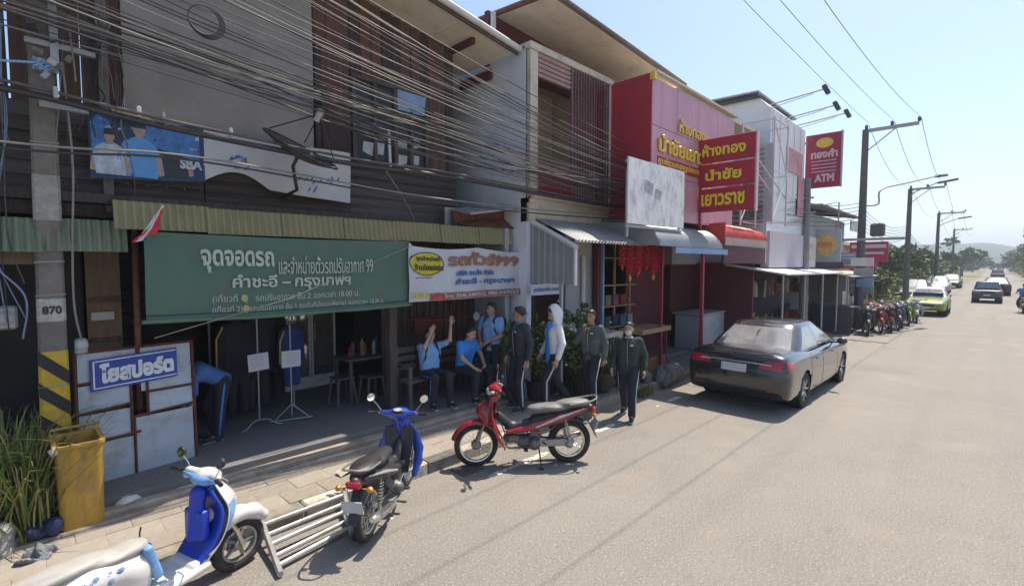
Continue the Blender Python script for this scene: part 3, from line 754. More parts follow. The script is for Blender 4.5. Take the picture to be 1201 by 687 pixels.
# tall grey building
tb = thing('tall_grey_building', 'tall pale grey metal-clad building with chamfered roofline behind the red Thai sign boards', 'building', (17.6, 6, 0))
m_tall = mat('pale_cladding', (.66, .67, .70), rough=.6, var=.06, scale=1, dirt=(.5, .5, .52), dirt_amt=.5)
mb = MB(); mb.prism([(15.75, 4.86, 2.66), (15.75, 4.86, 7.2), (15.75, 5.2, 7.58), (15.75, 10, 7.6), (15.75, 10, 2.66)], (3.75, 0, 0)); mb.build('body', m_tall, tb)
us_ = [i * .025 for i in range(161)]
mb = MB(); mb.box((17.6, 4.845, 6.0), (3.7, .03, 2.4)); mb.build('cladding', m_tall, tb)
for k in range(5):
    mb = MB(); mb.box((15.95 + k * .74, 4.825, 5.9), (.03, .02, 2.5)); mb.build('rib', m_white, tb)
mb = MB(); mb.tube([(15.66, 5.1, 7.56), (15.66, 9.4, 7.60)], .07, 4); mb.build('gutter', mat('dark_gutter', (.06, .065, .07)), tb)
slab_xy(MB(), 15.6, 19.55, 5.14, 10.1, lambda x, y: 7.66 + (y - 5.14) * .03, 0, .05).build('roof', m_galv, tb)
mb = MB()
for k in range(44): mb.box((15.72, 5.3 + k * .1, 7.64), (.03, .03, .16))
mb.build('roof_edge_ribs', m_galv, tb, kind='stuff')
for k in range(5):
    mb = MB(); mb.box((15.735, 6.05 + k * .42, 6.7), (.03, .14, .55)); mb.build('window', m_dark, tb)
sm2 = MB().box((0, 0, 0), (.03, 2.5, .05)).mesh('slat', m_steel)
for k in range(16): piece('slat', sm2, tb, (15.70, 6.2, 3.9 + k * .14), (0, R(30), 0))
mb = MB(); mb.box((15.72, 5.9, 5.0), (.04, 2.4, 2.3)); mb.build('vent_opening', mat('shaded_vent', (.50, .50, .53)), tb)
m_poster = mat('faded_pink_print', (.46, .20, .24), rough=.6, var=.2, scale=3, dirt=(.5, .45, .45), dirt_amt=.6)
mb = MB(); mb.box((18.2, 4.80, 5.95), (1.7, .02, .75)); mb.build('faded_poster', m_poster, tb)
mb = MB(); mb.box((19.0, 4.795, 4.9), (.7, .02, 1.3)); mb.build('faded_poster', m_poster, tb)
# ================================================================ signs and banners
m_tgreen = mat('green_banner_cloth', (0.075, 0.145, 0.105), rough=.8, var=.08, scale=2, dirt=(0.11, 0.125, 0.095), dirt_amt=.8, dscale=3)
m_tbanwhite = mat('banner_white', (0.50, 0.51, 0.55), rough=.7, var=.06, scale=2, dirt=(.38, .36, .36), dirt_amt=.5)
m_lett = mat('chalky_white_print', (0.42, 0.47, 0.41), rough=.8, var=.12, scale=25)
m_bluet = mat('blue_print', (0.03, 0.13, 0.40), rough=.7, var=.2, scale=30)
m_brownt = mat('brown_print', (0.30, 0.13, 0.08), rough=.7, var=.25, scale=20)
m_yelo = mat('yellow_oval_print', (0.56, 0.50, 0.04), rough=.7, var=.1, scale=12)
m_blk = mat('black_print', (0.02, 0.02, 0.02), rough=.7)
gbn = thing('cloth_banner', 'large dark green cloth banner with white Thai bus-ticket lettering hung under the eave', 'banner', (2.6, 6.28, 2.0))
def SG(u, v, l=0.0):
    t = (u - .97) / 3.23; h = (v - 2.0) / .93
    y = 6.27 + .034 * math.sin(t * 13 + h * 1.5) * (1 - h * .8) + .018 * math.sin(t * 29 + 2 - h * 5) + .003 * math.sin(t * 61 + h * 9) + .03 * (1 - h) - .02 * t
    dz = -.05 * (1 - h) * math.sin(t * 3.1) * .5 - .02 * h * math.sin(t * 3.14)
    return Vector((u, y - l * 3.2, v + dz))
MB().grid(lambda u, v: SG(u, v), [.97 + 3.23 * i / 90 for i in range(91)], [2.0 + .94 * j / 16 for j in range(17)]).build('cloth', m_tgreen, gbn, smooth=True)
mb = MB(); mb.tube([SG(.93 + 3.3 * i / 30, 1.995) for i in range(31)], .022, 8); mb.build('hem_pole', mat('green_hem', (.10, .17, .12), rough=.8), gbn, smooth=True)
mb = MB(); mb.tube([SG(.97 + 3.23 * i / 40, 2.06, .004) for i in range(41)], .006, 4); mb.build('hem_rope', mat('navy_rope', (.02, .04, .09)), gbn)
for b_, x0, x1, z0, z1, bo in (('จุดจอดรถ', 1.47, 2.24, 2.52, 2.78, .035), ('และจำหน่ายตั๋วรถปรับอากาศ 99', 2.29, 3.56, 2.50, 2.73, .008), ('คำชะอี – กรุงเทพฯ', 1.78, 3.24, 2.30, 2.50, .03),
                           ('(เที่ยวที่ 1)   รถปรับอากาศ ชั้น 2 ออกเวลา 18.00 น.', 1.58, 3.36, 2.165, 2.275, .0), ('(เที่ยวที่ 2)   รถปรับอากาศ ชั้น 1 (ระดับที่นั่งแบบพิเศษ) ออกเวลา 18.30 น.', 1.58, 3.74, 2.05, 2.145, .0)):
    text(gbn, b_, SG, x0, x1, z0, z1, m_lett, bo)
for (u_, v_) in ((1.90, 2.225), (1.91, 2.10)):
    mb = MB(); mb.add([SG(u_ + .035 * math.cos(t), v_ + .045 * math.sin(t), .008) for t in [k * math.pi / 6 for k in range(12)]], [tuple(range(12))]); mb.build('stain_patch', mat('cream_patch', (.42, .34, .16), rough=.8), gbn)
mb = MB(); mb.tube([(1.02, 6.24, 1.83), (2.4, 6.2, 2.18), (4.2, 6.22, 2.88)], .005, 4); solo('string', mb, m_cableg, 'thin pale string running diagonally across the green cloth banner', 'string')

wbn = thing('cloth_banner', 'white vinyl banner with brown Thai tour-bus title, 999 and a yellow oval', 'banner', (5.3, 6.2, 2.0))
def SW(u, v, l=0.0):
    t = (u - 4.15) / 2.42; h = (v - 2.03) / .88
    y = 6.20 + .03 * math.sin(t * 10 + 1 + h) * (1.2 - h) + .018 * math.sin(t * 23 - h * 6) + .003 * math.sin(t * 51 + h * 8)
    sag = -(.03 + .05 * abs(math.sin(t * math.pi * 1.6 + .3)) + .03 * t) * h ** 2 * (1 if .02 < t < .98 else .3)
    return Vector((u, y - l * 3.2, v + sag + .02 * t * (1 - h)))
MB().grid(lambda u, v: SW(u, v), [4.15 + 2.42 * i / 80 for i in range(81)], [2.03 + .90 * j / 14 for j in range(15)]).build('cloth', m_tbanwhite, wbn, smooth=True)
def oval(cx, cz, rx, rz, l=.003, n=28, w_=None):
    if w_: return MB().add([SW(cx + (rx + d) * math.cos(t), cz + (rz + d) * math.sin(t), l) for t in [2 * math.pi * k / n for k in range(n)] for d in (0, w_)], [(2 * k, 2 * ((k + 1) % n), 2 * ((k + 1) % n) + 1, 2 * k + 1) for k in range(n)])
    return MB().add([SW(cx, cz, l)] + [SW(cx + rx * math.cos(t), cz + rz * math.sin(t), l) for t in [2 * math.pi * k / n for k in range(n)]], [(0, 1 + k, 1 + (k + 1) % n) for k in range(n)])
oval(4.47, 2.645, .30, .19).build('oval', m_yelo, wbn); oval(4.47, 2.645, .30, .19, .005, w_=.014).build('oval_outline', m_blk, wbn)
text(wbn, 'จุดจำหน่ายตั๋ว', lambda u, v, l=0: SW(u, v, l + .008), 4.25, 4.70, 2.67, 2.78, m_blk, .03); text(wbn, 'ร้านโยสปอร์ต', lambda u, v, l=0: SW(u, v, l + .008), 4.22, 4.74, 2.53, 2.64, m_blk, .03)
text(wbn, 'รถทัวร์999', SW, 4.86, 6.45, 2.60, 2.86, m_brownt, .045)
text(wbn, 'บริษัท ขนส่ง จำกัด', SW, 5.0, 5.88, 2.43, 2.535, m_bluet, .04); text(wbn, 'คำชะอี - กรุงเทพฯ', SW, 5.0, 6.35, 2.24, 2.385, m_bluet, .03)
MB().grid(lambda u, v: SW(u, v, .004), [4.52 + 2.03 * i / 30 for i in range(31)], [2.04, 2.09, 2.15]).build('footer_strip', m_brownt, wbn)
mb = MB(); mb.add([SW(4.50, 2.035, .008), SW(4.85, 2.035, .008), SW(4.70, 2.15, .008), SW(4.62, 2.16, .008)], [(0, 1, 2, 3)]); mb.build('red_corner', mat('red_print', (.45, .06, .05)), wbn)
text(wbn, 'โทร. 036-2407553, 085-1470723', lambda u, v, l=0: SW(u, v, l + .005), 4.74, 6.43, 2.055, 2.135, m_tbanwhite, .03)
MB().grid(lambda u, v: SW(u, v, .004), [4.25, 4.35, 4.45, 4.56], [2.40, 2.412]).build('swoosh', m_bluet, wbn)
text(wbn, '10.00', lambda u, v, l=0: SW(u, v, l + .004), 4.2, 4.5, 2.09, 2.17, m_yelo, .05)

ssg = thing('small_sign', 'small pale sign with tiny blue Thai letters hung under the grey gable sheet', 'sign', (6.8, 5.8, 2.04))
mb = MB(); mb.box((6.8, 5.8, 2.15), (.84, .02, .2)); mb.build('board', m_tbanwhite, ssg)
text(ssg, 'ศูนย์ซ่อมแอร์บ้าน รถยนต์', flatsurf((0, 5.788, 0), (1, 0, 0), (0, 0, 1), (0, -1, 0)), 6.45, 7.16, 2.09, 2.2, m_bluet, .02)

# sports vinyl on the upper floor (generic figures) and the torn white vinyl beside it
m_pblue = mat('sports_print_blue', (0.05, 0.16, 0.40), rough=.5, var=.5, scale=7)
m_pnavy = mat('sports_print_navy', (0.015, 0.035, 0.10), rough=.5, var=.6, scale=9)
m_pcyan = mat('sports_print_shirt', (0.09, 0.30, 0.62), rough=.5, var=.15, scale=10)
m_skinp = mat('print_skin', (0.36, 0.27, 0.24), rough=.6, var=.2, scale=10)
m_pdark = mat('print_dark', (0.03, 0.035, 0.045), rough=.6, var=.3)
m_ppale = mat('print_pale', (0.42, 0.50, 0.58), rough=.6, var=.3, scale=12)
sb = thing('vinyl_poster', 'blue sports-shop vinyl poster with printed figures on the balcony front of the timber house', 'poster', (1.15, 6.78, 3.5))
def SS(u, v, l=0.0):
    t = (u - .62) / 1.05
    return Vector((u, 6.79 - .012 * math.sin(t * 7) - .006 * math.sin(t * 19 + v * 4) - l, v))
def ztop(u): return 4.17 + .05 * math.sin((u - .62) * 5) * (u < 1.0)
MB().grid(lambda u, v: SS(u, 3.5 + .08 * (u - .62) + v * (4.19 + .03 * math.sin(u * 9) - 3.5 - .08 * (u - .62))), [.62 + 1.05 * i / 30 for i in range(31)], [0, .25, .5, .75, 1]).build('vinyl', m_pnavy, sb, smooth=True)
def blob(pts, m_, lift, name='print_shape', S=None):
    mb = MB(); mb.add([(S or SS)(u, v, lift) for u, v in pts], [tuple(range(len(pts)))]); mb.build(name, m_, sb if S is None else S.par)
blob([(.64, 3.6), (.72, 3.66), (.80, 4.12), (.70, 4.17), (.64, 4.1)], m_pblue, .003)
blob([(1.05, 3.95), (1.62, 3.80), (1.62, 4.17), (1.1, 4.17)], m_pblue, .003)
blob([(1.3, 3.97), (1.62, 4.06), (1.62, 4.10), (1.3, 4.02)], m_ppale, .004)
for k in range(40):
    u_, v_ = r2.uniform(.64, 1.62), r2.uniform(3.62, 4.14); s_ = r2.uniform(.01, .05); blob([(u_, v_), (u_ + s_, v_ + s_ * .3), (u_ + s_ * .6, v_ + s_ * 1.1), (u_ - s_ * .3, v_ + s_ * .6)], r2.choice((m_pblue, m_pcyan, m_ppale, m_pnavy)), .0045)
def figure(cx, z0, s, ms, skin=True, arm=0):
    blob([(cx - .17 * s, z0), (cx - .20 * s, z0 + .28 * s), (cx - .16 * s, z0 + .40 * s), (cx - .05 * s, z0 + .47 * s), (cx + .05 * s, z0 + .47 * s), (cx + .16 * s, z0 + .40 * s), (cx + .2 * s, z0 + .28 * s), (cx + .17 * s, z0)], ms, .006)
    blob([(cx - .04 * s, z0 + .44 * s), (cx + .04 * s, z0 + .44 * s), (cx + .035 * s, z0 + .53 * s), (cx - .035 * s, z0 + .53 * s)], m_skinp, .007)
    blob([(cx + .062 * s * math.cos(t), z0 + .56 * s + .085 * s * math.sin(t)) for t in [k * math.pi / 5 for k in range(10)]], m_skinp, .008)
    blob([(cx - .065 * s, z0 + .58 * s), (cx + .065 * s, z0 + .58 * s), (cx + .06 * s, z0 + .655 * s), (cx, z0 + .68 * s), (cx - .06 * s, z0 + .655 * s)], m_pdark, .009)
    for sg in (-1, 1):
        blob([(cx + sg * .15 * s, z0 + .3 * s), (cx + sg * .21 * s, z0 + .28 * s), (cx + sg * .24 * s, z0 + .05 * s), (cx + sg * .18 * s, z0 + .03 * s)], m_skinp, .0065)
figure(.79, 3.56, .72, m_ppale); figure(1.05, 3.56, .92, m_pcyan); figure(1.37, 3.6, .78, m_pdark)
text(sb, 'SBA', lambda u, v, l=0: SS(u, v, l + .012), 1.42, 1.64, 3.71, 3.83, m_ppale, .05); text(sb, 'SPORT', SS, 1.46, 1.60, 3.93, 3.96, m_ppale, .02)
wv = thing('vinyl_poster', 'torn white vinyl sheet with faint blue marks hanging behind the satellite dish', 'poster', (2.6, 6.78, 3.5))
def SV(u, v, l=0.0):
    t = (u - 1.66) / 1.88
    return Vector((u, 6.79 - .03 * math.sin(t * 6) * (1 - v) - .012 * math.sin(t * 17 + v * 5) - l, (3.60 - .10 * t + .16 * max(0, math.sin(t * 8.0)) * (t < .6) ) * (1 - v) + (4.20 - .02 * math.sin(t * 5)) * v))
MB().grid(lambda u, v: SV(u, v), [1.66 + 1.88 * i / 50 for i in range(51)], [0, .2, .4, .6, .8, 1]).build('vinyl', mat('white_vinyl', (.50, .51, .53), rough=.6, var=.08, scale=3, dirt=(.4, .4, .41)), wv, smooth=True)
for i in range(26):
    u0 = r2.choice((1.8 + r2.random() * .35, 2.6 + r2.random() * .75)); v0 = r2.uniform(.08, .4)
    mb = MB(); mb.add([SV(u0, v0, .006), SV(u0 + .05, v0 + .04, .006), SV(u0 + .03 + r2.random() * .03, v0 + .12, .006)], [(0, 1, 2)]); mb.build('print_shape', m_pblue, wv)
cb = MB(); cb.box((.98, 6.72, 4.21), (.34, .02, .12), rot=Euler((0, R(1), 0))); solo('cardboard', cb, mat('cardboard', (.42, .32, .19), rough=.9, var=.15), 'torn strip of tan cardboard stuck on top of the blue sports poster', 'cardboard')

# big red three-panel sign
rs = thing('hanging_sign', 'red three-panel projecting sign with yellow Thai shop name on a steel arm', 'sign', (11.3, 4.4, 3.8))
for z0, z1, body, f in ((4.92, 5.45, 'ห้างทอง', (.12, 1.18)), (4.37, 4.87, 'นำชัย', (.2, 1.1)), (3.80, 4.32, 'เยาวราช', (.12, 1.18))):
    mb = MB(); mb.box((11.32, 4.4, (z0 + z1) / 2), (.12, 1.32, z1 - z0), bev=.01); mb.build('panel', m_redsign, rs)
    SR = flatsurf((11.256, 5.06, 0), (0, -1, 0), (0, 0, 1), (-1, 0, 0))
    text(rs, body, SR, f[0] + .05, f[1] - .05, z0 + .13, z1 - .12, m_yel, .035)
mb = MB()
for yy in (5.08, 3.72): mb.box((11.34, yy, 4.62), (.14, .03, 1.72))
mb.build('edge_frame', mat('pale_edge', (.55, .38, .40), rough=.5), rs)
mb = MB(); mb.box((11.34, 4.96, 4.2), (.06, .07, 2.2)); mb.build('arm', m_redrail, rs)
# steel lattice behind the red sign
lat = thing('steel_lattice', 'open grey steel lattice frame standing behind the red three-panel sign', 'frame', (13.6, 4.2, 3.4))
xa, xb_, ya, yb_ = 13.2, 14.3, 3.95, 4.7
for xx in (xa, xb_):
    for yy in (ya, yb_):
        mb = MB(); mb.box((xx, yy, 4.9), (.035, .035, 2.6)); mb.build('upright', m_white, lat)
mb = MB()
for zz in (3.7, 4.9, 6.15):
    for xx in (xa, xb_): mb.box((xx, (ya + yb_) / 2, zz), (.02, yb_ - ya, .02))
    for yy in (ya, yb_): mb.box(((xa + xb_) / 2, yy, zz), (xb_ - xa, .02, .02))
for xx in (xa, xb_): mb.tube([(xx, ya, 4.3), (xx, yb_, 5.5)], .015, 4)
for yy in (ya, yb_): mb.tube([(xa, yy, 3.7), (xb_, yy, 4.9)], .015, 4); mb.tube([(xb_, yy, 4.9), (xa, yy, 6.1)], .015, 4)
mb.tube([(xa, 4.4, 4.35), (xa, 5.4, 4.35)], .05, 5)
mb.build('lattice_bars', m_white, lat)
# white weathered sign in front of the red side wall
ws = thing('weathered_signboard', 'peeling white signboard standing on the grey awning in front of the red side wall', 'sign', (8.87, 4.75, 3.4))
m_peel = mat('peeling_white', (.74, .74, .73), rough=.7, var=.1, scale=4, dirt=(.33, .36, .40), dirt_amt=.8, dscale=6, stretch=(1, 1, .6))
for i in range(3):
    mb = MB(); mb.box((8.13 + i * .74, 4.72, 3.93 + .006 * i), (.735, .03, 1.18)); mb.build('sheet', m_peel, ws)
mb = MB(); mb.box((8.87, 4.76, 3.3), (2.2, .04, .05)); mb.box((8.87, 4.76, 4.45), (2.2, .04, .05)); mb.box((7.85, 4.78, 3.7), (.05, .04, 1.2)); mb.box((9.9, 4.78, 3.7), (.05, .04, 1.4)); mb.build('frame', m_steel, ws)
# fragments of an old bottle print
for (cx, cz, s) in ((8.5, 4.05, 1), (8.85, 3.95, .8)):
    mb = MB(); mb.box((cx, 4.70, cz), (.3 * s, .006, .22 * s), rot=Euler((0, R(12), 0))); mb.build('faded_print', mat('faded_grey_print', (.33, .34, .36), var=.5, scale=12), ws)
# ATM sign
at = thing('hanging_sign', 'maroon square hanging sign with gold oval and white ATM lettering high on the tall building', 'sign', (19.9, 4.35, 5.2))
mb = MB(); mb.box((19.95, 4.38, 6.2), (.1, 1.08, 1.86), bev=.02); mb.build('board', mat('maroon_sign', (.30, .02, .06), rough=.5), at)
mb = MB(); mb.box((19.96, 3.83, 6.2), (.14, .04, 1.9)); mb.build('edge_frame', m_steel, at)
SA = flatsurf((19.895, 4.92, 0), (0, -1, 0), (0, 0, 1), (-1, 0, 0))
mb = MB(); mb.add([SA(.58 + .26 * math.cos(t), 6.80 + .17 * math.sin(t), .004) for t in [k * math.pi / 10 for k in range(20)]], [tuple(range(20))]); mb.build('oval', m_gold, at)
m_pw = mat('sign_white_print', (.60, .42, .46), rough=.5)
text(at, 'ทองคำ', SA, .18, .98, 6.28, 6.58, m_pw, .05); text(at, 'ATM', SA, .3, .9, 5.46, 5.74, m_pw, .06)
mb = MB()
for k in range(4): mb.add([SA(.2, 6.2 - k * .12, .004), SA(.95, 6.2 - k * .12, .004), SA(.95, 6.17 - k * .12, .004), SA(.2, 6.17 - k * .12, .004)], [(0, 1, 2, 3)])
mb.build('rule_lines', m_pw, at)
mb = MB(); mb.tube([(19.95, 4.85, 5.5), (19.5, 4.85, 5.5)], .03, 6); mb.tube([(19.95, 4.85, 6.8), (19.5, 4.85, 6.8)], .03, 6); mb.build('bracket', m_steel, at)
# flood lights on arms
m_lampd = mat('lamp_housing', (.05, .06, .08), rough=.5)
for i, (x_, z_, lb) in enumerate(((15.9, 7.35, 'nearest of the three flood lights on long arms over the tall grey building'), (17.2, 7.2, 'middle of the three flood lights on long arms over the tall grey building'), (18.7, 7.3, 'farthest of the three flood lights on long arms over the tall grey building'))):
    fl = thing('flood_light', lb, 'flood light', (x_, 4.85, z_), group='flood lights over the tall building')
    mb = MB(); mb.tube([(x_, 4.9, z_ - .05), (x_ + .1, 3.55, z_ + .1)], .02, 5); mb.tube([(x_, 4.9, z_ - .15), (x_ + .1, 3.8, z_ + .04)], .012, 4); mb.build('arm', m_steel, fl)
    mb = MB(); mb.box((x_ + .1, 3.5, z_ + .08), (.16, .12, .28), rot=Euler((R(-25), 0, 0)), bev=.02); mb.build('lamp_head', m_lampd, fl)

# hoardings farther along
hd = thing('hoarding', 'long pale pink-white hoarding box above the dark open shop, below the tall building', 'sign', (18.4, 4.9, 2.5))
for i in range(3):
    mb = MB(); mb.box((16.7 + i * 1.78, 4.9, 3.05), (1.77, .25, 1.1)); mb.build('panel', mat('pale_pink_print', (.47, .43, .47), rough=.5, var=.08, scale=2, dirt=(.42, .3, .36), dirt_amt=.6, dscale=1), hd)
mb = MB(); mb.box((20.3, 4.765, 3.05), (.7, .006, .6)); mb.build('printed_square', mat('pale_gold_print', (.45, .33, .25), var=.4, scale=6), hd)
ob = thing('lit_sign', 'square grey-framed signboard with a big yellow-orange disc', 'sign', (23, 4.85, 2.7))
mb = MB(); mb.box((23, 4.85, 3.36), (.15, 1.05, 1.28)); mb.build('board', mat('sign_greyblue', (.36, .40, .44), var=.15), ob)
mb = MB(); mb.add([(22.915, 4.85 + .4 * math.cos(t), 3.36 + .44 * math.sin(t)) for t in [k * math.pi / 12 for k in range(24)]], [tuple(range(24))]); mb.build('disc', mat('orange_disc', (.62, .42, .16), var=.25, scale=8), ob)
text(ob, 'ทอง', flatsurf((22.905, 5.2, 0), (0, -1, 0), (0, 0, 1), (-1, 0, 0)), .1, .6, 3.25, 3.5, mat('orange_red_print', (.6, .25, .1)), .08)
mb = MB(); mb.box((23.05, 5.3, 3.3), (.08, .08, 2.6)); mb.build('post', m_steel, ob)
ob.location.z = 2.7
# pole-mounted lamp over the far shop
sh = thing('low_roofed_house', 'two-storey grey house with sagging corrugated roof beyond the disc signboard', 'building', (25, 7, 0))
mb = MB(); mb.box((24.8, 7.0, 2.3), (6.8, 3.6, 4.6)); mb.build('wall', m_greyw, sh)
slab_xy(MB(), 21.4, 28.4, 4.6, 9, lambda x, y: 4.75 + (y - 4.6) * .15 , 0, .08).build('roof', mat('brown_grey_roof', (.14, .12, .11), var=.3), sh)
for k in range(7):
    mb = MB(); mb.box((21.35, 6.8, 3.0 + k * .22), (.05, 3, .12), rot=Euler((0, R(25), 0))); mb.build('slat', m_steel, sh)
mb = MB(); mb.box((27.3, 4.65, 4.35), (1.6, .06, .45)); mb.build('signboard', m_white, sh)
mb = MB(); mb.box((24.8, 5.16, 1.5), (6.4, .05, 2.4)); mb.build('shutter', m_dark, sh)
lp = thing('sign_lamp', 'dark lamp on a thin white bent arm above the disc signboard', 'lamp', (22.6, 4.6, 4.0))
mb = MB(); mb.tube([(23.0, 4.45, 4.0), (23.0, 4.45, 5.05), (23.0, 5.0, 4.98)], .03, 6); mb.build('arm', m_steel, lp)
mb = MB(); mb.box((23.0, 5.15, 4.95), (.22, .34, .2), bev=.04); mb.build('lamp_head', mat('mossy_lamp', (.05, .09, .04)), lp)

# open shop canopies between the tall building and the pole
cn = thing('shop_canopy', 'low white-edged canopy over the dark open-fronted shop behind the dark sedan', 'canopy', (17.5, 4.6, 2.3))
slab_xy(MB(), 14.6, 21.6, 3.95, 5.6, lambda x, y: 2.30 + (y - 3.95) * .16 - (x - 14.6) * .006, 0, .04).build('roof_sheet', m_white, cn)
for xx in (14.8, 17.0, 19.2, 21.4):
    mb = MB(); mb.tube([(xx, 4.1, .1), (xx, 4.1, 2.3)], .03, 6); mb.build('post', m_steel, cn)
cn2 = thing('shop_canopy', 'faded tan canopy beyond the white-edged one, leading to the disc signboard', 'canopy', (24, 4.6, 2.2))
slab_xy(MB(), 21.7, 27.5, 3.7, 5.4, lambda x, y: 2.12 + (y - 3.7) * .2 - (x - 21.7) * .01, 0, .04).build('roof_sheet', mat('tan_sheet', (.42, .36, .27), var=.15), cn2)
for xx in (21.9, 24.6, 27.3):
    mb = MB(); mb.tube([(xx, 3.85, .1), (xx, 3.85, 2.1)], .03, 6); mb.build('post', m_steel, cn2)
os_ = thing('open_shop', 'dark open-fronted shop crammed with hanging goods under the white-edged canopy', 'shop', (18.6, 7, 0))
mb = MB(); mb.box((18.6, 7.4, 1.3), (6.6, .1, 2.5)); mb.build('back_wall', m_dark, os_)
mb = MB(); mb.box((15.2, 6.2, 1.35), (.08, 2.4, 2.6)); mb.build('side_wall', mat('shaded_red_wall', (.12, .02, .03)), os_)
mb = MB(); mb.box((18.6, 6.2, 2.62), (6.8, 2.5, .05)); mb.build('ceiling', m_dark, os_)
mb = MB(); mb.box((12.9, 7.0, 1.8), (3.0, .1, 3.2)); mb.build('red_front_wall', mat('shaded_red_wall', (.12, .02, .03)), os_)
gcols = [(.25, .03, .03), (.05, .12, .22), (.22, .18, .10), (.06, .10, .05), (.3, .28, .25), (.22, .08, .14), (.04, .04, .05), (.30, .16, .05)]
gm = [mat('goods_%s' % n_, c, rough=.8, var=.3) for n_, c in zip(('red', 'blue', 'tan', 'green', 'pale', 'pink', 'black', 'orange'), gcols)]
gn = ['red', 'blue', 'tan', 'green', 'pale', 'pink', 'black', 'orange']
for i in range(42):
    x_ = 15.5 + (i % 21) * .29 + r2.uniform(-.05, .05); row = i // 21; k = r2.randrange(8)
    mb = MB(); z_ = (1.55 if row else .15); h_ = r2.uniform(.35, .6) if row else r2.uniform(.5, .95)
    y_ = 5.3 + r2.uniform(-.15, .5)
    w_ = r2.uniform(.08, .13); ty = i % 3
    if ty == 0: mb.lathe([(.02, 0), (w_, .03), (w_, h_ * .5), (w_ * .8, h_ * .8), (.04, h_ * .95), (.02, h_)], (x_, y_, z_), n=9)
    elif ty == 1:
        for q_ in range(3): mb.box((x_ + r2.uniform(-.03, .03), y_, z_ + h_ * (q_ + .5) / 3), (w_ * 2, .2, h_ / 3 - .01), rot=Euler((0, 0, r2.uniform(-.2, .2))), bev=.01)
    else: mb.grid(lambda u, v: (x_ + (u - .5) * w_ * 2.4 * (1 - .3 * v), y_ - .03 * math.sin(u * 12 + v * 2), z_ + h_ * v), [k_ / 8 for k_ in range(9)], [0, .5, 1], thick=(0, .03, 0))
    solo('shop_goods', mb, gm[k], 'bundle of goods standing or hanging inside the dark open shop', 'goods', group='goods in the dark open shop')

# white counter box and things in the red shop
wb = thing('white_counter', 'pale grey counter block against the dark red wall, left of the sedan roof', 'counter', (14.8, 6.2, .15))
mb = MB(); mb.box((14.4, 6.2, .65), (1.7, .8, 1.0), bev=.02); mb.build('body', mat('counter_white', (.42, .43, .45)), wb)
mb = MB(); mb.box((14.4, 6.2, 1.18), (1.8, .9, .05)); mb.build('top', m_greyw, wb)
# cage counters in front of the red shop
m_orwood = mat('orange_brown_wood', (.30, .12, .055), rough=.8, var=.2)
m_tanbeam = mat('tan_beam', (.40, .25, .15), rough=.7, var=.15)
def cage(x0, x1, y0, lb, skirt):
    t = thing('barred_counter', lb, 'counter', ((x0 + x1) / 2, y0, .15))
    mb = MB(); mb.box(((x0 + x1) / 2, y0 + .2, 1.12), (x1 - x0 + .1, .6, .1)); mb.build('top_beam', m_tanbeam if skirt else m_cream, t)
    if skirt:
        mb = MB(); mb.box(((x0 + x1) / 2, y0, .32), (x1 - x0, .04, .36)); mb.box((x0, y0 + .25, .32), (.04, .5, .36)); mb.build('skirt_panel', m_orwood, t)
    bz = .5 if skirt else .2
    bm_ = MB().box((0, 0, .5), (.02, .02, 1)).mesh('bar', m_steel if not skirt else m_maroon)
    n_ = int((x1 - x0) / .09)
    for k in range(n_ + 1): piece('bar', bm_, t, (x0 + (x1 - x0) * k / n_, y0, bz), (0, 0, 0), (1, 1, 1.07 - bz))
    for k in range(5): piece('bar', bm_, t, (x0, y0 + .1 + k * .09, bz), (0, 0, 0), (1, 1, 1.07 - bz))
    for xx in (x0, x1):
        mb = MB(); mb.box((xx, y0 + .01, .6), (.06, .06, .95)); mb.build('corner_post', m_maroon, t)
    mb = MB(); mb.box(((x0 + x1) / 2, y0 + .45, .6), (x1 - x0, .03, .9)); mb.build('back_panel', m_dark, t)
cage(7.75, 9.15, 5.75, 'dark barred counter with cream top behind the boys, left of the orange-skirted one', False)
cage(9.55, 10.75, 5.45, 'barred counter with tan top and orange-brown skirt beside the dull red post', True)
# lucky red firecracker strings under the awning
m_fire = mat('firecracker_red', (.62, .02, .05), rough=.5, var=.25, scale=30)
for i in range(8):
    x_ = 9.2 + i * .235; y_ = 5.7 - .05 * (i % 3); L = .55 + .16 * ((i * 7) % 4) / 2
    t = thing('firecracker_string', ORD[i] + ' of the eight red firecracker strings under the grey awning', 'decoration', (x_, y_, 3.15 - L), group='red firecracker strings under the awning')
    mb = MB()
    for k in range(int(L / .05)):
        z_ = 3.12 - k * .05
        for a in range(4):
            an = a * math.pi / 2 + k * .8; mb.tube([(x_, y_, z_), (x_ + .075 * math.cos(an), y_ + .075 * math.sin(an), z_ - .035)], .018, 5)
    mb.build('crackers', m_fire, t, kind='stuff')
    mb = MB(); mb.tube([(x_, y_, 3.3), (x_, y_, 3.15 - L)], .008, 4); mb.build('cord', m_gold, t)
    mb = MB(); mb.lathe([(.004, 0), (.03, -.04), (.035, -.08), (.015, -.14)], (x_, y_, 3.16 - L), n=8); mb.build('tassel', m_gold if i % 2 else m_fire, t)
fr = thing('shop_shelf_frame', 'wooden shelf frame with boxes in the shade behind the firecracker strings', 'shelf', (9.9, 6.6, .3))
mb = MB()
for xx in (9.35, 10.3, 11.0): mb.box((xx, 6.6, 1.7), (.05, .05, 2.9))
for zz in (1.1, 1.6, 2.1, 2.75, 3.1): mb.box((10.2, 6.6, zz), (1.7, .3, .03))
mb.build('frame', m_tanbeam, fr)
for i in range(9):
    mb = MB(); mb.box((9.5 + (i % 5) * .33, 6.55, 1.25 + .5 * (i // 5)), (.22, .2, .24)); solo('box', mb, gm[(i * 3) % 8], 'small box on the shaded shelf behind the firecracker strings', 'box', group='boxes on the shaded shelf')
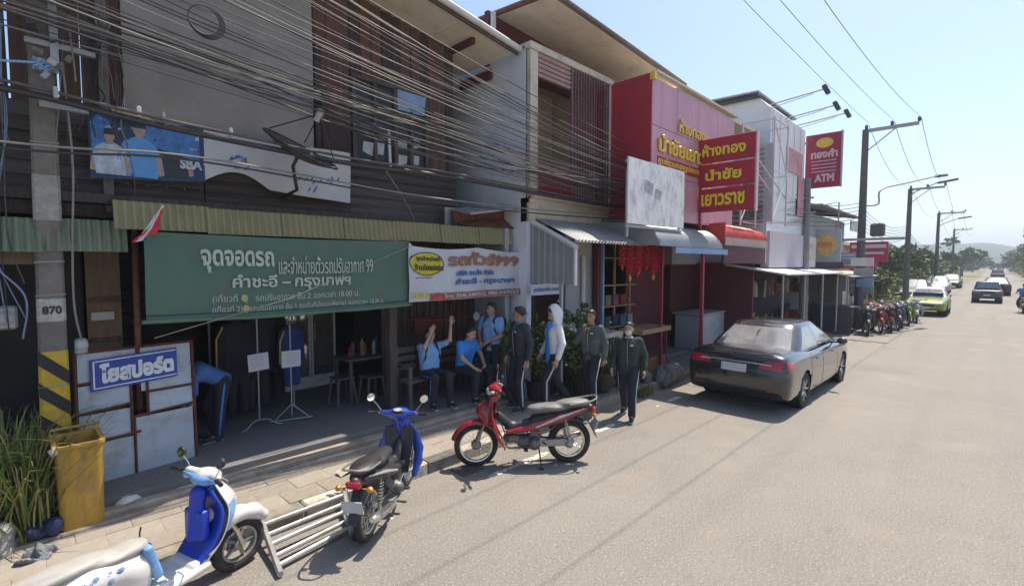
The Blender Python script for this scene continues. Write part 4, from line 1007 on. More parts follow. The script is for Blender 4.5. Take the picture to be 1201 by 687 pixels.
# ================================================================ numbered concrete pole at the left
pl = thing('utility_pole', 'stained concrete utility pole numbered 870 with yellow and black stripes at its foot', 'utility pole', (.24, 6.55, 0))
def polx(z): return .235 + z * .010
def pole_part(name, z0, z1, m_, pr=0.0):
    mb = MB(); rings = []
    n_ = max(2, int((z1 - z0) / .25))
    for i in range(n_ + 1):
        z = z0 + (z1 - z0) * i / n_; h = .112 - z * .0045 + pr; d = .09 - z * .003 + pr; b = .02
        x = polx(z)
        rings.append([(x - h + b, 6.55 - d, z), (x + h - b, 6.55 - d, z), (x + h, 6.55 - d + b, z), (x + h, 6.55 + d - b, z), (x + h - b, 6.55 + d, z), (x - h + b, 6.55 + d, z), (x - h, 6.55 + d - b, z), (x - h, 6.55 - d + b, z)])
    mb.rings(rings); return mb.build(name, m_, pl)
pole_part('shaft', 0, 8.4, m_pole)
pole_part('whitewash_band', 2.05, 2.27, mat('whitewash', (.42, .41, .38), rough=.9, var=.2, scale=12, dirt=(.2, .19, .17), dirt_amt=.8, dscale=9), .002)
pole_part('whitewash_band', 3.02, 3.45, mat('whitewash_worn', (.30, .29, .27), rough=.9, var=.2, scale=12, dirt=(.17, .16, .14), dirt_amt=.8, dscale=7), .002)
pole_part('yellow_band', .85, 1.76, mat('yellow_pole_paint', (.50, .33, .03), rough=.8, var=.2, scale=9, dirt=(.2, .15, .08), dirt_amt=.7, dscale=6), .003)
for k in range(3):
    mb = MB(); z0 = 1.62 - k * .31; h = .112 - 1.4 * .0045 + .004; x = polx(1.4)
    mb.add([(x - h, 6.55 - .092, z0 + .02), (x - h, 6.55 - .092, z0 + .16), (x + h, 6.55 - .092, z0 - .06), (x + h, 6.55 - .092, z0 - .2)], [(0, 1, 2, 3)])
    mb.add([(x + h + .002, 6.55 - .092, z0 - .06), (x + h + .002, 6.55 - .092, z0 - .2), (x + h + .002, 6.55 + .08, z0 - .3), (x + h + .002, 6.55 + .08, z0 - .16)], [(0, 1, 2, 3)])
    mb.build('black_stripe', m_blk, pl)
text(pl, '870', flatsurf((0, 6.55 - .0865, 0), (1, 0, 0), (0, 0, 1), (0, -1, 0)), .19, .33, 2.12, 2.20, m_blk, .03)
for z in (2.3, 2.62, 3.75, 1.42, 4.62):
    mb = MB(); h = .115 - z * .0045; x = polx(z); d = .093 - z * .003
    mb.tube([(x - h, 6.55 - d, z), (x + h, 6.55 - d, z + .01), (x + h, 6.55 + d, z), (x - h, 6.55 + d, z - .01), (x - h, 6.55 - d, z)], .007 if z > 1.5 else .006, 4); mb.build('wire_tie', m_cableg, pl)
mb = MB(); mb.box((.37, 6.42, 4.95), (.06, .06, .9)); mb.box((.42, 6.42, 4.1), (.35, .07, .06)); mb.box((.42, 6.44, 4.66), (.5, .06, .05)); mb.build('bracket', m_steel, pl)
# junk of splices on the pole
for i in range(9):
    mb = MB(); x_, y_, z_ = .26 + r2.uniform(-.1, .25), 6.4 + r2.uniform(-.05, .03), 4.35 + r2.uniform(-.15, .45)
    mb.box((x_, y_, z_), (r2.uniform(.04, .1), .05, r2.uniform(.04, .09)), rot=Euler((r2.uniform(-.5, .5), r2.uniform(-.6, .6), 0)), bev=.008); mb.build('splice_block', r2.choice((m_black, m_steel, m_pole)), pl)
mb = MB()
for k in range(7):
    c = Vector((.30, 6.38, 4.45)); pts = [c + Vector((math.cos(t * .8 + k) * (.05 + .02 * (k % 3)), math.sin(t * 1.3 + k) * .02, math.sin(t * .8 + k * 2) * (.05))) for t in range(10)]
    mb.tube(pts, .008, 4)
mb.build('rope_knot', mat('pale_blue_rope', (.25, .38, .60), rough=.7, var=.4, scale=40), pl)
mtr = thing('electric_meter', 'grey electricity meter box on the dark wall just left of the numbered pole', 'meter', (-.12, 6.75, 1.9))
mb = MB(); mb.box((-.06, 6.62, 2.1), (.17, .14, .22), bev=.02); mb.build('case', m_steel, mtr)
mb = MB(); mb.lathe([(.055, 0), (.055, .05), (.04, .065), (.001, .066)], (-.06, 6.55, 2.1), 'y', n=14); 
mb = MB(); mb.lathe([(.06, 0), (.06, -.05), (.04, -.07), (.001, -.07)], (-.06, 6.55, 2.1), 'y', n=14); mb.build('dial', m_greyw, mtr)
mtr = thing('electric_meter', 'small pale meter on the right side of the numbered pole above the leaning frame', 'meter', (.45, 6.5, 1.75))
mb = MB(); mb.box((.46, 6.52, 1.78), (.1, .1, .16), bev=.02); mb.build('case', m_steel, mtr)
mb = MB(); mb.lathe([(.05, 0), (.05, -.05), (.03, -.065), (.001, -.065)], (.46, 6.47, 1.8), 'y', n=12); mb.build('dial', m_greyw, mtr)

# ================================================================ overhead wires
m_wa = mat('wire_aged_black', (.035, .033, .035), rough=.5, var=.2)
m_wb = mat('wire_pale_grey', (.22, .20, .175), rough=.5, var=.2)  # paler grey tone of some of the wires
m_wc = mat('wire_brown', (.09, .075, .07), rough=.5, var=.2)
def par3(z):
    xs_ = np.array([1.74, 8.4, 19.6]); A = np.vstack([xs_ ** 2, xs_, np.ones(3)]).T
    return np.linalg.solve(A, np.array(z))
rw = random.Random(21)
WG = 'telecom wires strung along the shop fronts'
def wire(pts, r, m_, label, group, n=5, name='overhead_wire'):
    mb = MB(); mb.tube(pts, r, n); return solo(name, mb, m_, label, 'wire', group, smooth=True, base=Vector(pts[0]))
for i in range(42):
    f = i / 41
    z1 = 4.62 + 1.85 * f ** 1.6 + rw.uniform(-.12, .12); z2 = 3.98 + 1.0 * f ** 1.2 + rw.uniform(-.2, .16); z3 = 3.95 + .75 * f + rw.uniform(-.35, .35)
    c = par3((z1, z2, z3)); y0 = 6.05 + rw.uniform(-.25, .2); y1 = 4.85 + rw.uniform(-.15, .15)
    pts = []
    for k in range(30):
        x_ = -5 + 24.6 * k / 29
        yy = y0 + (y1 - y0) * max(0, (x_ - 1.5)) / 18 - .15 * math.sin(math.pi * max(0, min(1, x_ / 19)))
        pts.append((x_, yy, c[0] * x_ * x_ + c[1] * x_ + c[2] + rw.uniform(-.004, .004)))
    wire(pts, rw.choice((.003, .004, .005, .008)), rw.choice((m_wb, m_wa, m_wa, m_wc, m_wc)), 'thin telecom wire in the dense bundle crossing in front of the timber house', WG)
for i in range(16):
    za = 4.75 + rw.uniform(-.12, .38); zm = 4.28 + rw.uniform(-.2, .35); zb_ = 4.0 + rw.uniform(-.12, .28)
    wire(seg([(-4, 6.3, za + .2 + rw.uniform(-.3, .3)), (.32, 6.34, za), (4.4, 5.75 + rw.uniform(-.15, .15), zm), (8.6, 5.5 + rw.uniform(-.1, .1), zb_), (19.6, 5.0, 4.0 + rw.uniform(-.1, .5))], 7), rw.choice((.004, .005, .008)), rw.choice((m_wa, m_wc, m_wb)), 'wire leaving the numbered pole and sagging toward the balcony house', 'wires fanning out from the numbered pole', 4)
# thick sagging trunk cable and the pair of pale wires under it
wire(seg([(-3, 6.35, 4.3), (-.5, 6.3, 4.17), (.3, 6.28, 4.13), (1.2, 6.1, 4.0), (3.1, 5.9, 3.88), (4.7, 5.85, 3.9), (9.1, 5.6, 3.78), (14, 5.2, 3.9), (19.6, 5.0, 4.1)]), .032, m_wa, 'thick black trunk cable sagging past the pole and over the sports poster', None, 8, 'trunk_cable')
wire(seg([(-3, 6.3, 4.36), (-.5, 6.25, 4.23), (.3, 6.22, 4.18), (1.2, 6.05, 4.06), (3.1, 5.86, 3.94), (4.7, 5.8, 3.95), (9.1, 5.58, 3.83), (14, 5.2, 3.98), (19.6, 5.0, 4.2)]), .017, m_wc, 'dark cable lashed just above the thick trunk cable', None, 6, 'trunk_cable')
for k in range(6):
    mb = MB(); px_ = (-.05, .35, .95, 1.15, 1.75, 2.6)[k]; mb.box((px_, 6.2 - .09 * px_, 4.14 - .085 * px_ + .05), (.035, .05, .10), bev=.006)
    solo('cable_clamp', mb, m_white if k % 2 == 0 else m_steel, ORD[k] + ' of the small metal clamps on the thick trunk cable', 'clamp', 'clamps on the trunk cable')
wire(seg([(-3, 6.1, 3.66), (0, 6.0, 3.63), (1.46, 5.9, 3.70), (4.7, 5.9, 3.57), (9.2, 5.6, 3.62), (19, 5, 4.0)]), .011, m_wb, 'upper of the two pale wires running just above the green eave', None)
wire(seg([(-3, 6.1, 3.60), (0, 6.0, 3.58), (1.46, 5.9, 3.66), (4.7, 5.9, 3.51), (9.2, 5.6, 3.55), (19, 5, 3.95)]), .011, m_wa, 'lower of the two wires running just above the green eave', None)
# coil of spare cable hung in the bundle
mb = MB()
for k in range(4): mb.torus((1.42 + .01 * k, 5.6 + .01 * k, 4.98), .135 + .008 * k, .006, 'y', 28, 5)
solo('cable_coil', mb, m_wa, 'round coil of spare black cable hanging in the wire bundle, upper left', 'cable coil')
# dangling drops by the pole
for i in range(22):
    x0 = rw.uniform(-.25, .9); z0 = rw.uniform(4.5, 5.6); L = rw.uniform(.3, 1.3) if x0 > .5 else rw.uniform(.4, 2.0); yy = rw.uniform(6.3, 6.75)
    if abs(x0 - .26) < .14: x0 += .3
    dx = rw.uniform(-.12, .12)
    pts = seg([(x0, yy, z0), (x0 + dx * .5 + rw.uniform(-.04, .04), yy, z0 - L * .4), (x0 + dx + rw.uniform(-.05, .05), yy, z0 - L * .8), (x0 + dx * 1.3, yy, z0 - L)], 5)
    wire(pts, rw.choice((.004, .006, .008)), rw.choice((m_wa, m_wb, m_wc)), 'loose end of wire dangling beside the numbered pole', 'loose wires dangling by the pole', 4, 'loose_wire')
wire(seg([(-.9, 6.2, 4.1), (-.3, 6.25, 4.3), (.28, 6.4, 4.47)]), .012, mat('pale_blue_rope', (.25, .38, .60)), 'pale blue rope tied to the numbered pole from the left', None, 6, 'rope')
wire(seg([(.02, 6.4, 4.9), (0.0, 6.38, 4.2), (-.1, 6.4, 3.4), (-.14, 6.45, 2.7), (.08, 6.45, 2.3), (.05, 6.5, 1.9)]), .009, mat('blue_grey_conduit', (.16, .22, .34), rough=.5), 'blue-grey conduit hanging left of the numbered pole', None, 6, 'conduit')
for k in range(9):
    xx = -.30 + k * .042 + rw.uniform(-.02, .02); wire(seg([(xx, 6.42, 6.4), (xx + rw.uniform(-.06, .06), 6.42, 5.0), (xx + rw.uniform(-.08, .08), 6.44, 3.9), (xx + rw.uniform(-.12, .12), 6.46, 2.9), (xx + rw.uniform(-.1, .14), 6.46, rw.uniform(1.6, 2.5))], 6), rw.choice((.005, .007, .010)), rw.choice((m_wa, m_wc, mat('blue_grey_conduit', (.16, .22, .34)), m_wa)), 'vertical cable hanging down left of the numbered pole', 'vertical cables left of the numbered pole', 4, 'drop_cable')
wire(seg([(.42, 6.45, 4.6), (.46, 6.42, 3.6), (.43, 6.45, 2.8), (.42, 6.45, 2.2), (.47, 6.5, 1.8)]), .010, m_wb, 'pale cable running down the right side of the numbered pole', None, 5, 'conduit')
wire(seg([(3.7, 6.1, 3.9), (3.95, 6.1, 3.6), (4.25, 6.2, 3.26)]), .010, m_wc, 'brown cable dropping from the dish to the corrugated eave', None, 5, 'conduit')
# three high conductors to the first road-side pole
for (ya, za, sg, lb) in ((3.72, 8.13, .35, 'leftmost of the three high power lines against the sky'), (2.95, 8.12, .75, 'middle of the three high power lines against the sky'), (2.17, 8.12, 1.15, 'rightmost of the three high power lines against the sky')):
    pts = []
    for k in range(40):
        t = k / 39; x_ = 24 - 36 * t; pts.append((x_, ya + .25 * t, za - sg * 4 * t * (1 - t) + .3 * t))
    wire(pts, .0065, m_wa, lb, None, 5, 'power_line')

# ================================================================ satellite dish
ds = thing('satellite_dish', 'dark mesh satellite dish on an arm in front of the white vinyl sheet', 'satellite dish', (2.45, 6.3, 3.6))
nrm = Vector((.30, -.42, .86)).normalized(); ax = nrm.orthogonal().normalized(); ay = nrm.cross(ax); c0 = Vector((2.55, 6.15, 3.98))
m_dish = mat('dish_mesh_black', (.07, .065, .06), rough=.6, var=.2)
mb = MB(); rr_ = [0, .10, .20, .30, .40, .46]
mb.rings([[c0 + nrm * (r_ * r_ * .55 - .08) + ax * (r_ * math.cos(t)) + ay * (r_ * math.sin(t)) for t in [2 * math.pi * k / 28 for k in range(28)]] for r_ in rr_], False); mb.build('bowl', m_dish, ds, smooth=True)
mb = MB(); rim = [c0 + nrm * (.46 * .46 * .55 - .08) + ax * (.46 * math.cos(t)) + ay * (.46 * math.sin(t)) for t in [2 * math.pi * k / 28 for k in range(29)]]; mb.tube(rim, .012, 5); mb.build('rim', m_black, ds)
mb = MB()
for k in range(3):
    t = k * 2.1 + .4; mb.tube([c0 + nrm * .09 + ax * (.46 * math.cos(t)) + ay * (.46 * math.sin(t)), c0 + nrm * .52], .008, 4)
mb.build('feed_legs', m_black, ds)
mb = MB(); mb.tube([c0 + nrm * .42, c0 + nrm * .58], .045, 10); mb.build('feed_horn', m_steel, ds)
mb = MB(); mb.tube([c0 - nrm * .08, c0 - nrm * .2, (2.6, 6.4, 3.55), (2.6, 6.9, 3.5)], .022, 6); mb.build('mast', m_black, ds)
# small lamp with white cap
lm = thing('wall_lamp', 'small dark wall lamp with a white cap on the timber wall right of the tarpaulin', 'lamp', (3.2, 6.8, 4.75))
mb = MB(); mb.tube([(3.15, 6.95, 4.62), (3.1, 6.8, 4.8), (3.0, 6.65, 4.86)], .05, 8); mb.build('body', m_black, lm, smooth=40)
mb = MB(); mb.lathe([(.001, .05), (.04, .04), (.05, 0), (.045, -.03)], (3.0, 6.64, 4.9), n=12); mb.build('cap', m_white, lm, smooth=True)

# ================================================================ flag and its pole
fg = thing('flag', 'small limp red-white-blue flag on a rusty brown pole in front of the eave', 'flag', (.9, 6.2, 1.0))
mb = MB(); mb.tube([(.97, 6.98, .3), (1.0, 6.98, 3.1)], .032, 8); mb.build('pole', mat('rusty_pole', (.17, .075, .05), rough=.8, var=.3, scale=15), fg, smooth=True)
mb = MB(); mb.tube([(.92, 6.18, 2.86), (1.12, 6.1, 3.2)], .010, 6); mb.build('staff', m_white, fg)
cols = [mat('flag_red', (.55, .02, .03), rough=.7), mat('flag_white', (.6, .6, .62), rough=.7), mat('flag_blue', (.03, .05, .25), rough=.7)]
def FL(u, v): # u along staff 0..1, v away
    a = Vector((1.11, 6.10, 3.18)).lerp(Vector((.985, 6.155, 2.97)), u)
    return a + Vector((-.07 * v + .03 * math.sin(u * 9 + v * 3) * v - .05 * u * v, -.03 * math.sin(v * 9 + u * 5), -.27 * v + .10 * u * v))
for i, (a, b, ci) in enumerate(((0, .22, 0), (.22, .38, 1), (.38, .66, 2), (.66, .8, 1), (.8, 1, 0))):
    mb = MB(); mb.grid(lambda u, v: FL(u, v), [a, (a + b) / 2, b], [j / 10 for j in range(11)]); mb.build(('red_stripe', 'white_stripe', 'blue_stripe')[ci], cols[ci], fg, smooth=True)

# ================================================================ leaning metal frame with the blue sign
m_rust = mat('rust_frame', (.15, .045, .03), rough=.85, var=.4, scale=20)
m_sheet = mat('bluish_tin_sheet', (.40, .45, .50), rough=.5, metal=.2, var=.1, scale=3, dirt=(.26, .24, .22), dirt_amt=.75, dscale=4)
lf = thing('sheet_metal_screen', 'rust-framed tin panel screen leaning behind the yellow bin, holding the blue shop sign', 'screen', (.9, 6.75, .15))
P0 = Vector((.39, 6.60, .12)); PX = Vector((1.08, .14, .0)); PZ = Vector((.03, .20, 1.55))
pn = PX.cross(PZ).normalized()
def LF(u, v, l=0.0): return P0 + PX * u + PZ * v + pn * l
if pn.y > 0: pn = -pn
def panel(u0, u1, v0, v1, l, th, m_, nm, par):
    mb = MB(); q = [LF(u0, v0, l), LF(u1, v0, l), LF(u1, v1, l), LF(u0, v1, l)]; mb.prism(q, -pn * th); return mb.build(nm, m_, par)
tilt = [(0.02, .48, .80, .99), (.52, .98, .68, .99), (.02, .42, .60, .775), (.58, .98, .52, .66), (.02, .42, .40, .58), (.02, .44, .02, .38), (.46, .98, .02, .50)]
for q in tilt: panel(*q, .0, .008, m_sheet, 'tin_panel', lf)
bars = [((0, 0), (0, 1)), ((1, 0), (1, 1)), ((0, 1), (1, 1)), ((0, .0), (1, .0)), ((.5, .72), (.5, 1)), ((0, .79), (.45, .79)), ((.55, .67), (1, .67)), ((0, .59), (.43, .61)), ((.43, .40), (.43, .80)), ((.57, .50), (.57, .8)), ((0, .39), (.5, .40)), ((.45, 0), (.45, .51)), ((.45, .51), (1, .53))]
for (a, b) in bars:
    mb = MB(); mb.tube([LF(*a, .01), LF(*b, .01)], .014, 4); mb.build('frame_bar', m_rust, lf)
bs = thing('shop_sign', 'blue enamel shop sign with white Thai lettering and border fixed to the tin screen', 'sign', LF(.5, .8))
u0, u1, v0, v1 = .11, .84, .73, .945
def BS(u, v, l=0.0):   # metres along the sign
    return LF(u0 + (u1 - u0) * u / .8, v0 + (v1 - v0) * v / .33, .035 + l) + PZ * (.035 * (u / .8)) * .6
m_bsign = mat('enamel_blue', (.012, .04, .30), rough=.35, var=.08)
mb = MB(); q = [BS(0, 0), BS(.8, 0), BS(.8, .33), BS(0, .33)]; mb.prism(q, -pn * .02); mb.build('board', m_bsign, bs)
mb = MB()
for (a, b, c, d) in ((.02, .02, .79, .032), (.02, .298, .79, .31), (.02, .02, .034, .31)): mb.add([BS(a, b, .003), BS(c, b, .003), BS(c, d, .003), BS(a, d, .003)], [(0, 1, 2, 3)])
m_wpaint = mat('white_lettering', (.68, .70, .72), rough=.5)
mb.build('border', m_wpaint, bs)
text(bs, 'โยสปอร์ต', BS, .075, .765, .065, .275, m_wpaint, .06)
# ================================================================ yellow wheeled bin body
m_bin = mat('yellow_plastic', (.46, .27, .04), rough=.7, var=.2, scale=4, stretch=(3, 3, .7), dirt=(.22, .15, .07), dirt_amt=.85, dscale=3)
yb = thing('litter_bin', 'tall scuffed yellow plastic bin without lid at the left of the pavement', 'bin', (.36, 6.15, .14), rz=0)
c = Vector((.37, 6.12, .14))
def rring(hx, hy, z, b, cx=0, cy=0):
    out = []
    for (sx, sy, a0) in ((1, 1, 0), (-1, 1, 90), (-1, -1, 180), (1, -1, 270)):
        for k in range(5):
            a = R(a0 + k * 22.5); out.append(c + Vector((sx * (hx - b) + b * math.cos(a) + cx, sy * (hy - b) + b * math.sin(a) + cy, z)))
    return out
H_ = .80
out = [rring(.155 + .015 * t, .215 + .02 * t, H_ * t, .055) for t in (0, .1, .3, .5, .7, .9, 1)]
out.append(rring(.185, .255, H_, .065)); out.append(rring(.185, .255, H_ + .03, .065)); out.append(rring(.15, .22, H_ + .03, .05))
out += [rring(.145 - .02 * t, .215 - .03 * t, H_ * (1 - t) + .03, .045) for t in (.1, .5, .93)]
MB().rings(out, True).build('shell', m_bin, yb, smooth=50)
mb = MB()
mb.tube([c + Vector((-.17, .18, H_ + .02)), c + Vector((-.19, .26, H_ + .07)), c + Vector((.19, .28, H_ + .07)), c + Vector((.17, .2, H_ + .02))], .016, 6); mb.build('handle', m_bin, yb, smooth=True)
mb = MB(); mb.tube([c + Vector((-.19, -.22, H_ + .02)), c + Vector((-.165, -.25, H_ - .03))], .03, 6); mb.build('hinge_lug', mat('worn_white_lug', (.5, .45, .38)), yb, smooth=True)
for k in range(2):
    mb = MB(); xx = -.05 + .1 * k; mb.box(c + Vector((xx, -.213, .42)), (.012, .012, .6)); mb.build('rib', m_bin, yb)
m_bag = mat('navy_bag', (.02, .03, .09), rough=.5, var=.4)
def lump(name, cc, r_, m_, lb, cat, n=6, seed=1, vox=.02, sq=(1, 1, .7)):
    q = random.Random(seed); s = Solid()
    for i in range(n):
        d = Vector((q.uniform(-1, 1), q.uniform(-1, 1), q.uniform(-.4, 1))); s.ell(Vector((d.x * r_ * .6, d.y * r_ * .6, max(.2, .5 + d.z * .4) * r_ * sq[2])), [r_ * q.uniform(.35, .7) * sq[k] for k in range(3)], M=Euler((q.uniform(0, 3), q.uniform(0, 3), 0)).to_matrix(), k=r_ * .12)
    V, F_ = s.mesh(vox); me = bpy.data.meshes.new(name)
    V = V + np.array([[q.uniform(-1, 1) * r_ * .02 for _ in range(3)] for _ in range(len(V))])
    me.from_pydata(V.tolist(), [], F_.tolist()); me.materials.append(m_); me.polygons.foreach_set('use_smooth', [r_ < .1] * len(F_))
    o = bpy.data.objects.new(name, me); link(o); o.location = cc; tag(o, lb, cat); return o
lump('plastic_bag', (.70, 6.1, .15), .14, mat('white_bag', (.62, .60, .58), rough=.4, var=.1), 'crumpled white plastic bag on the step between the yellow bin and the tin screen', 'bag', 7, 2)
lump('rubbish_bag', (.10, 6.0, .13), .16, m_bag, 'dark blue rubbish bag slumped against the left side of the yellow bin', 'bag', 6, 4, sq=(.7, 1, 1.2))
lump('rubbish_bag', (.06, 5.62, .13), .13, mat('grey_sack', (.16, .17, .19), rough=.8, var=.3), 'flattened grey sack lying in front of the yellow bin', 'bag', 5, 5, sq=(1, 1, .35))
lump('rock', (-.30, 5.95, .02), .28, mat('pale_rock', (.36, .35, .32), rough=.95, var=.2, scale=5, bump=.6, dirt=(.14, .15, .09), dirt_amt=.7), 'pale angular concrete block at the far left under the tall grass', 'rock', 7, 8, .03, sq=(1, 1, 1.3))

# ================================================================ tall grass and weeds
def blades(name, cx, cy, rx, ry, z0, n, h, wd, ms, lb, cat, seed, kind='stuff', lean=.35, dens=None):
    q = random.Random(seed); mb = MB()
    for i in range(n):
        a = q.uniform(0, 6.28); rr_ = math.sqrt(q.random()); x_ = cx + rx * rr_ * math.cos(a); y_ = cy + ry * rr_ * math.sin(a)
        hh = h * q.uniform(.35, 1.05); an = q.uniform(0, 6.28); d = Vector((math.cos(an), math.sin(an), 0)); s_ = d.cross(Vector((0, 0, 1))) * wd * q.uniform(.6, 1.3); L = hh * lean * q.uniform(.2, 1.4)
        p = [Vector((x_, y_, z0)), Vector((x_, y_, z0 + hh * .5)) + d * L * .25, Vector((x_, y_, z0 + hh * .85)) + d * L * .65, Vector((x_, y_, z0 + hh * q.uniform(.85, 1))) + d * L]
        mb.mi = q.choice((0, 0, 1, 2, 2)); b = [p[0] - s_, p[0] + s_, p[1] - s_ * .9, p[1] + s_ * .9, p[2] - s_ * .6, p[2] + s_ * .6, p[3]]
        mb.add(b, [(0, 1, 3, 2), (2, 3, 5, 4), (4, 5, 6)])
    return solo(name, mb, ms, lb, cat, kind=kind, base=Vector((cx, cy, z0)))
gms = [mat('grass_green', (.13, .19, .035), rough=.7, var=.25), mat('grass_dark', (.06, .10, .025), rough=.7, var=.3), mat('grass_straw', (.30, .26, .10), rough=.8, var=.2)]
blades('tall_grass', -.20, 6.45, .42, .60, .1, 1500, 1.15, .008, gms, 'clump of tall green and straw-coloured grass at the left edge beside the pole', 'grass', 3, lean=.7)
blades('tall_grass', .05, 6.15, .16, .22, .12, 260, .8, .007, gms, 'thin stalks of grass growing between the pole and the yellow bin', 'grass', 4)
def leafy(name, cc, rad, n, leaf, ms, seed, kind='stuff', parent=None, nm='crown', hole=.25):
    q = random.Random(seed); mb = MB(); cl = [(Vector((q.gauss(0, .45) * rad[0], q.gauss(0, .45) * rad[1], q.gauss(0, .42) * rad[2])), q.uniform(.22, .45)) for _ in range(int(10 + 6 * q.random()))]
    for i in range(n):
        c_, cr = q.choice(cl); d = Vector((q.gauss(0, 1), q.gauss(0, 1), q.gauss(0, 1))).normalized() * (q.random() ** .4)
        p = Vector(cc) + c_ + Vector((d.x * rad[0], d.y * rad[1], d.z * rad[2])) * cr
        u = Vector((q.gauss(0, 1), q.gauss(0, 1), q.gauss(0, .6))).normalized(); v = u.cross(Vector((q.gauss(0, 1), q.gauss(0, 1), q.gauss(0, 1)))).normalized()
        s_ = leaf * q.uniform(.6, 1.3); mb.mi = q.randrange(len(ms))
        mb.add([p - u * s_, p + v * s_ * .38 - u * s_ * .1, p + u * s_, p - v * s_ * .38 - u * s_ * .1], [(0, 1, 2, 3)])
    return mb.build(nm, ms, parent, kind=kind)
lvm = [mat('leaf_mid', (.10, .17, .035), rough=.55, var=.3), mat('leaf_light', (.22, .28, .06), rough=.55, var=.25), mat('leaf_dark', (.035, .07, .02), rough=.6, var=.3)]
blades('kerb_weeds', 8.7, 4.84, .3, .12, 0.02, 240, .22, .006, gms, 'small green weeds growing at the kerb just left of the dark sedan', 'weeds', 9, lean=.7)
# potted shrubs behind the standing boys
m_pot = mat('dark_pot', (.07, .045, .035), rough=.8, var=.2)
for i, (x_, y_, h_, rr_, lb) in enumerate(((6.62, 5.85, 1.10, (.50, .42, .62), 'leafy potted shrub with pale blossoms left of the boy in the white hood'), (7.45, 5.45, 1.12, (.50, .40, .62), 'leafy potted shrub behind the boy in the white hood'), (7.95, 5.35, .85, (.28, .26, .42), 'smaller dark potted shrub right of the boys, below the barred counter'))):
    t = thing('potted_shrub', lb, 'shrub', (x_, y_, .14), group='potted shrubs behind the boys')
    mb = MB(); mb.lathe([(.13, 0), (.18, .1), (.21, .32), (.23, .34), (.23, .37), (.19, .37), (.17, .30), (.001, .30)], (x_, y_, .14), n=18); mb.build('pot', m_pot, t, smooth=40)
    mb = MB(); q = random.Random(i)
    for k in range(9): a = q.uniform(0, 6.28); mb.tube([(x_ + .05 * math.cos(a), y_ + .05 * math.sin(a), .45), (x_ + .12 * math.cos(a), y_ + .12 * math.sin(a), h_ * .7), (x_ + .26 * math.cos(a + .3), y_ + .26 * math.sin(a + .3), h_ * q.uniform(.95, 1.15))], .010, 5)
    mb.build('stems', mat('shrub_stem', (.12, .09, .05)), t)
    leafy('leaves', (x_, y_, h_), rr_, 2200, .055, lvm if i < 2 else lvm[::2], 40 + i, parent=t, nm='leaves')
    if i < 2:
        mb = MB(); q = random.Random(90 + i)
        for k in range(26):
            p = Vector((x_ + q.gauss(0, .6) * rr_[0], y_ - abs(q.gauss(0, .6)) * rr_[1], h_ + q.gauss(0, .5) * rr_[2])); mb.lathe([(.001, .02), (.025, .012), (.02, -.01), (.001, -.015)], p, n=6)
        mb.build('blossoms', mat('pale_blossom', (.55, .50, .50)), t, kind='stuff')
# spiky palm-like leaf plant
t = thing('spiky_plant', 'spiky long-leafed plant beside the man in the dark jacket', 'plant', (6.1, 6.1, .14))
mb = MB(); mb.lathe([(.1, 0), (.15, .25), (.12, .25), (.001, .2)], (6.1, 6.1, .14), n=14); mb.build('pot', m_pot, t)
q = random.Random(2); lfm = MB(); lfm.add([(0, -.02, 0), (0, .02, 0), (.18, -.03, .2), (.18, .03, .2), (.38, -.018, .26), (.38, .018, .26), (.52, 0, .2)], [(0, 1, 3, 2), (2, 3, 5, 4), (4, 5, 6)])
lme = lfm.mesh('leaf', mat('spiky_leaf', (.14, .20, .05), rough=.5, var=.2))
for k in range(24): piece('leaf', lme, t, (6.1, 6.1, 1.0 + q.uniform(-.15, .4)), (0, q.uniform(-.7, .3), k * .53), (q.uniform(.7, 1.1),) * 3)
mb = MB(); mb.tube([(6.1, 6.1, .3), (6.1, 6.1, 1.4)], .02, 6); mb.build('stem', m_pot, t)

# ================================================================ fallen steel rack in the gutter
m_pipe = mat('galvanised_pipe', (.42, .41, .40), rough=.45, metal=.5, var=.2, scale=12, dirt=(.2, .14, .1), dirt_amt=.5, dscale=8)
rk = thing('steel_barrier', 'fallen steel pipe barrier lying in the gutter between the scooter and the blue motorcycle', 'barrier', (1.95, 4.85, 0))
A0, A1, B0, B1 = Vector((1.58, 4.88, .14)), Vector((1.46, 4.22, .04)), Vector((2.42, 4.88, .15)), Vector((2.16, 4.34, .05))
for t_ in (0.05, .3, .52, .78, .97):
    mb = MB(); mb.tube([A0.lerp(A1, t_), B0.lerp(B1, t_)], .022, 8); mb.build('rail', m_pipe, rk, smooth=40)
for a, b in ((A0, A1), (B0, B1)):
    mb = MB(); mb.tube([a + (a - b) * 0 + Vector((0, .04, .01)), b + Vector((0, -.10, -.005))], .028, 6); mb.build('end_tube', m_pipe, rk, smooth=40)
mb = MB(); mb.box(B1 + Vector((.05, -.1, -.01)), (.2, .06, .05), rot=Euler((0, 0, .9)), bev=.01); mb.build('foot', m_black, rk)
# rubble heap and pots in front of the red shop
m_rub = mat('rubble', (.17, .165, .16), rough=.95, var=.4, scale=6)
for i, (x_, y_, s_) in enumerate(((9.5, 4.85, .22), (9.9, 4.95, .30), (10.3, 5.0, .24), (9.2, 5.1, .2), (10.55, 5.2, .2), (8.6, 5.2, .22))):
    o = lump('rubble_sack', (x_, y_, .12), s_, m_rub, ('middle-left', 'large central', 'middle-right', 'leftmost by the kerb', 'rightmost', 'small outlying left')[i] + ' grey rubble sack on the pavement near the kerb-side red post', 'sack', 6, 30 + i, .03, sq=(1.2, .9, .8)); o['group'] = 'grey rubble sacks on the shaded pavement'
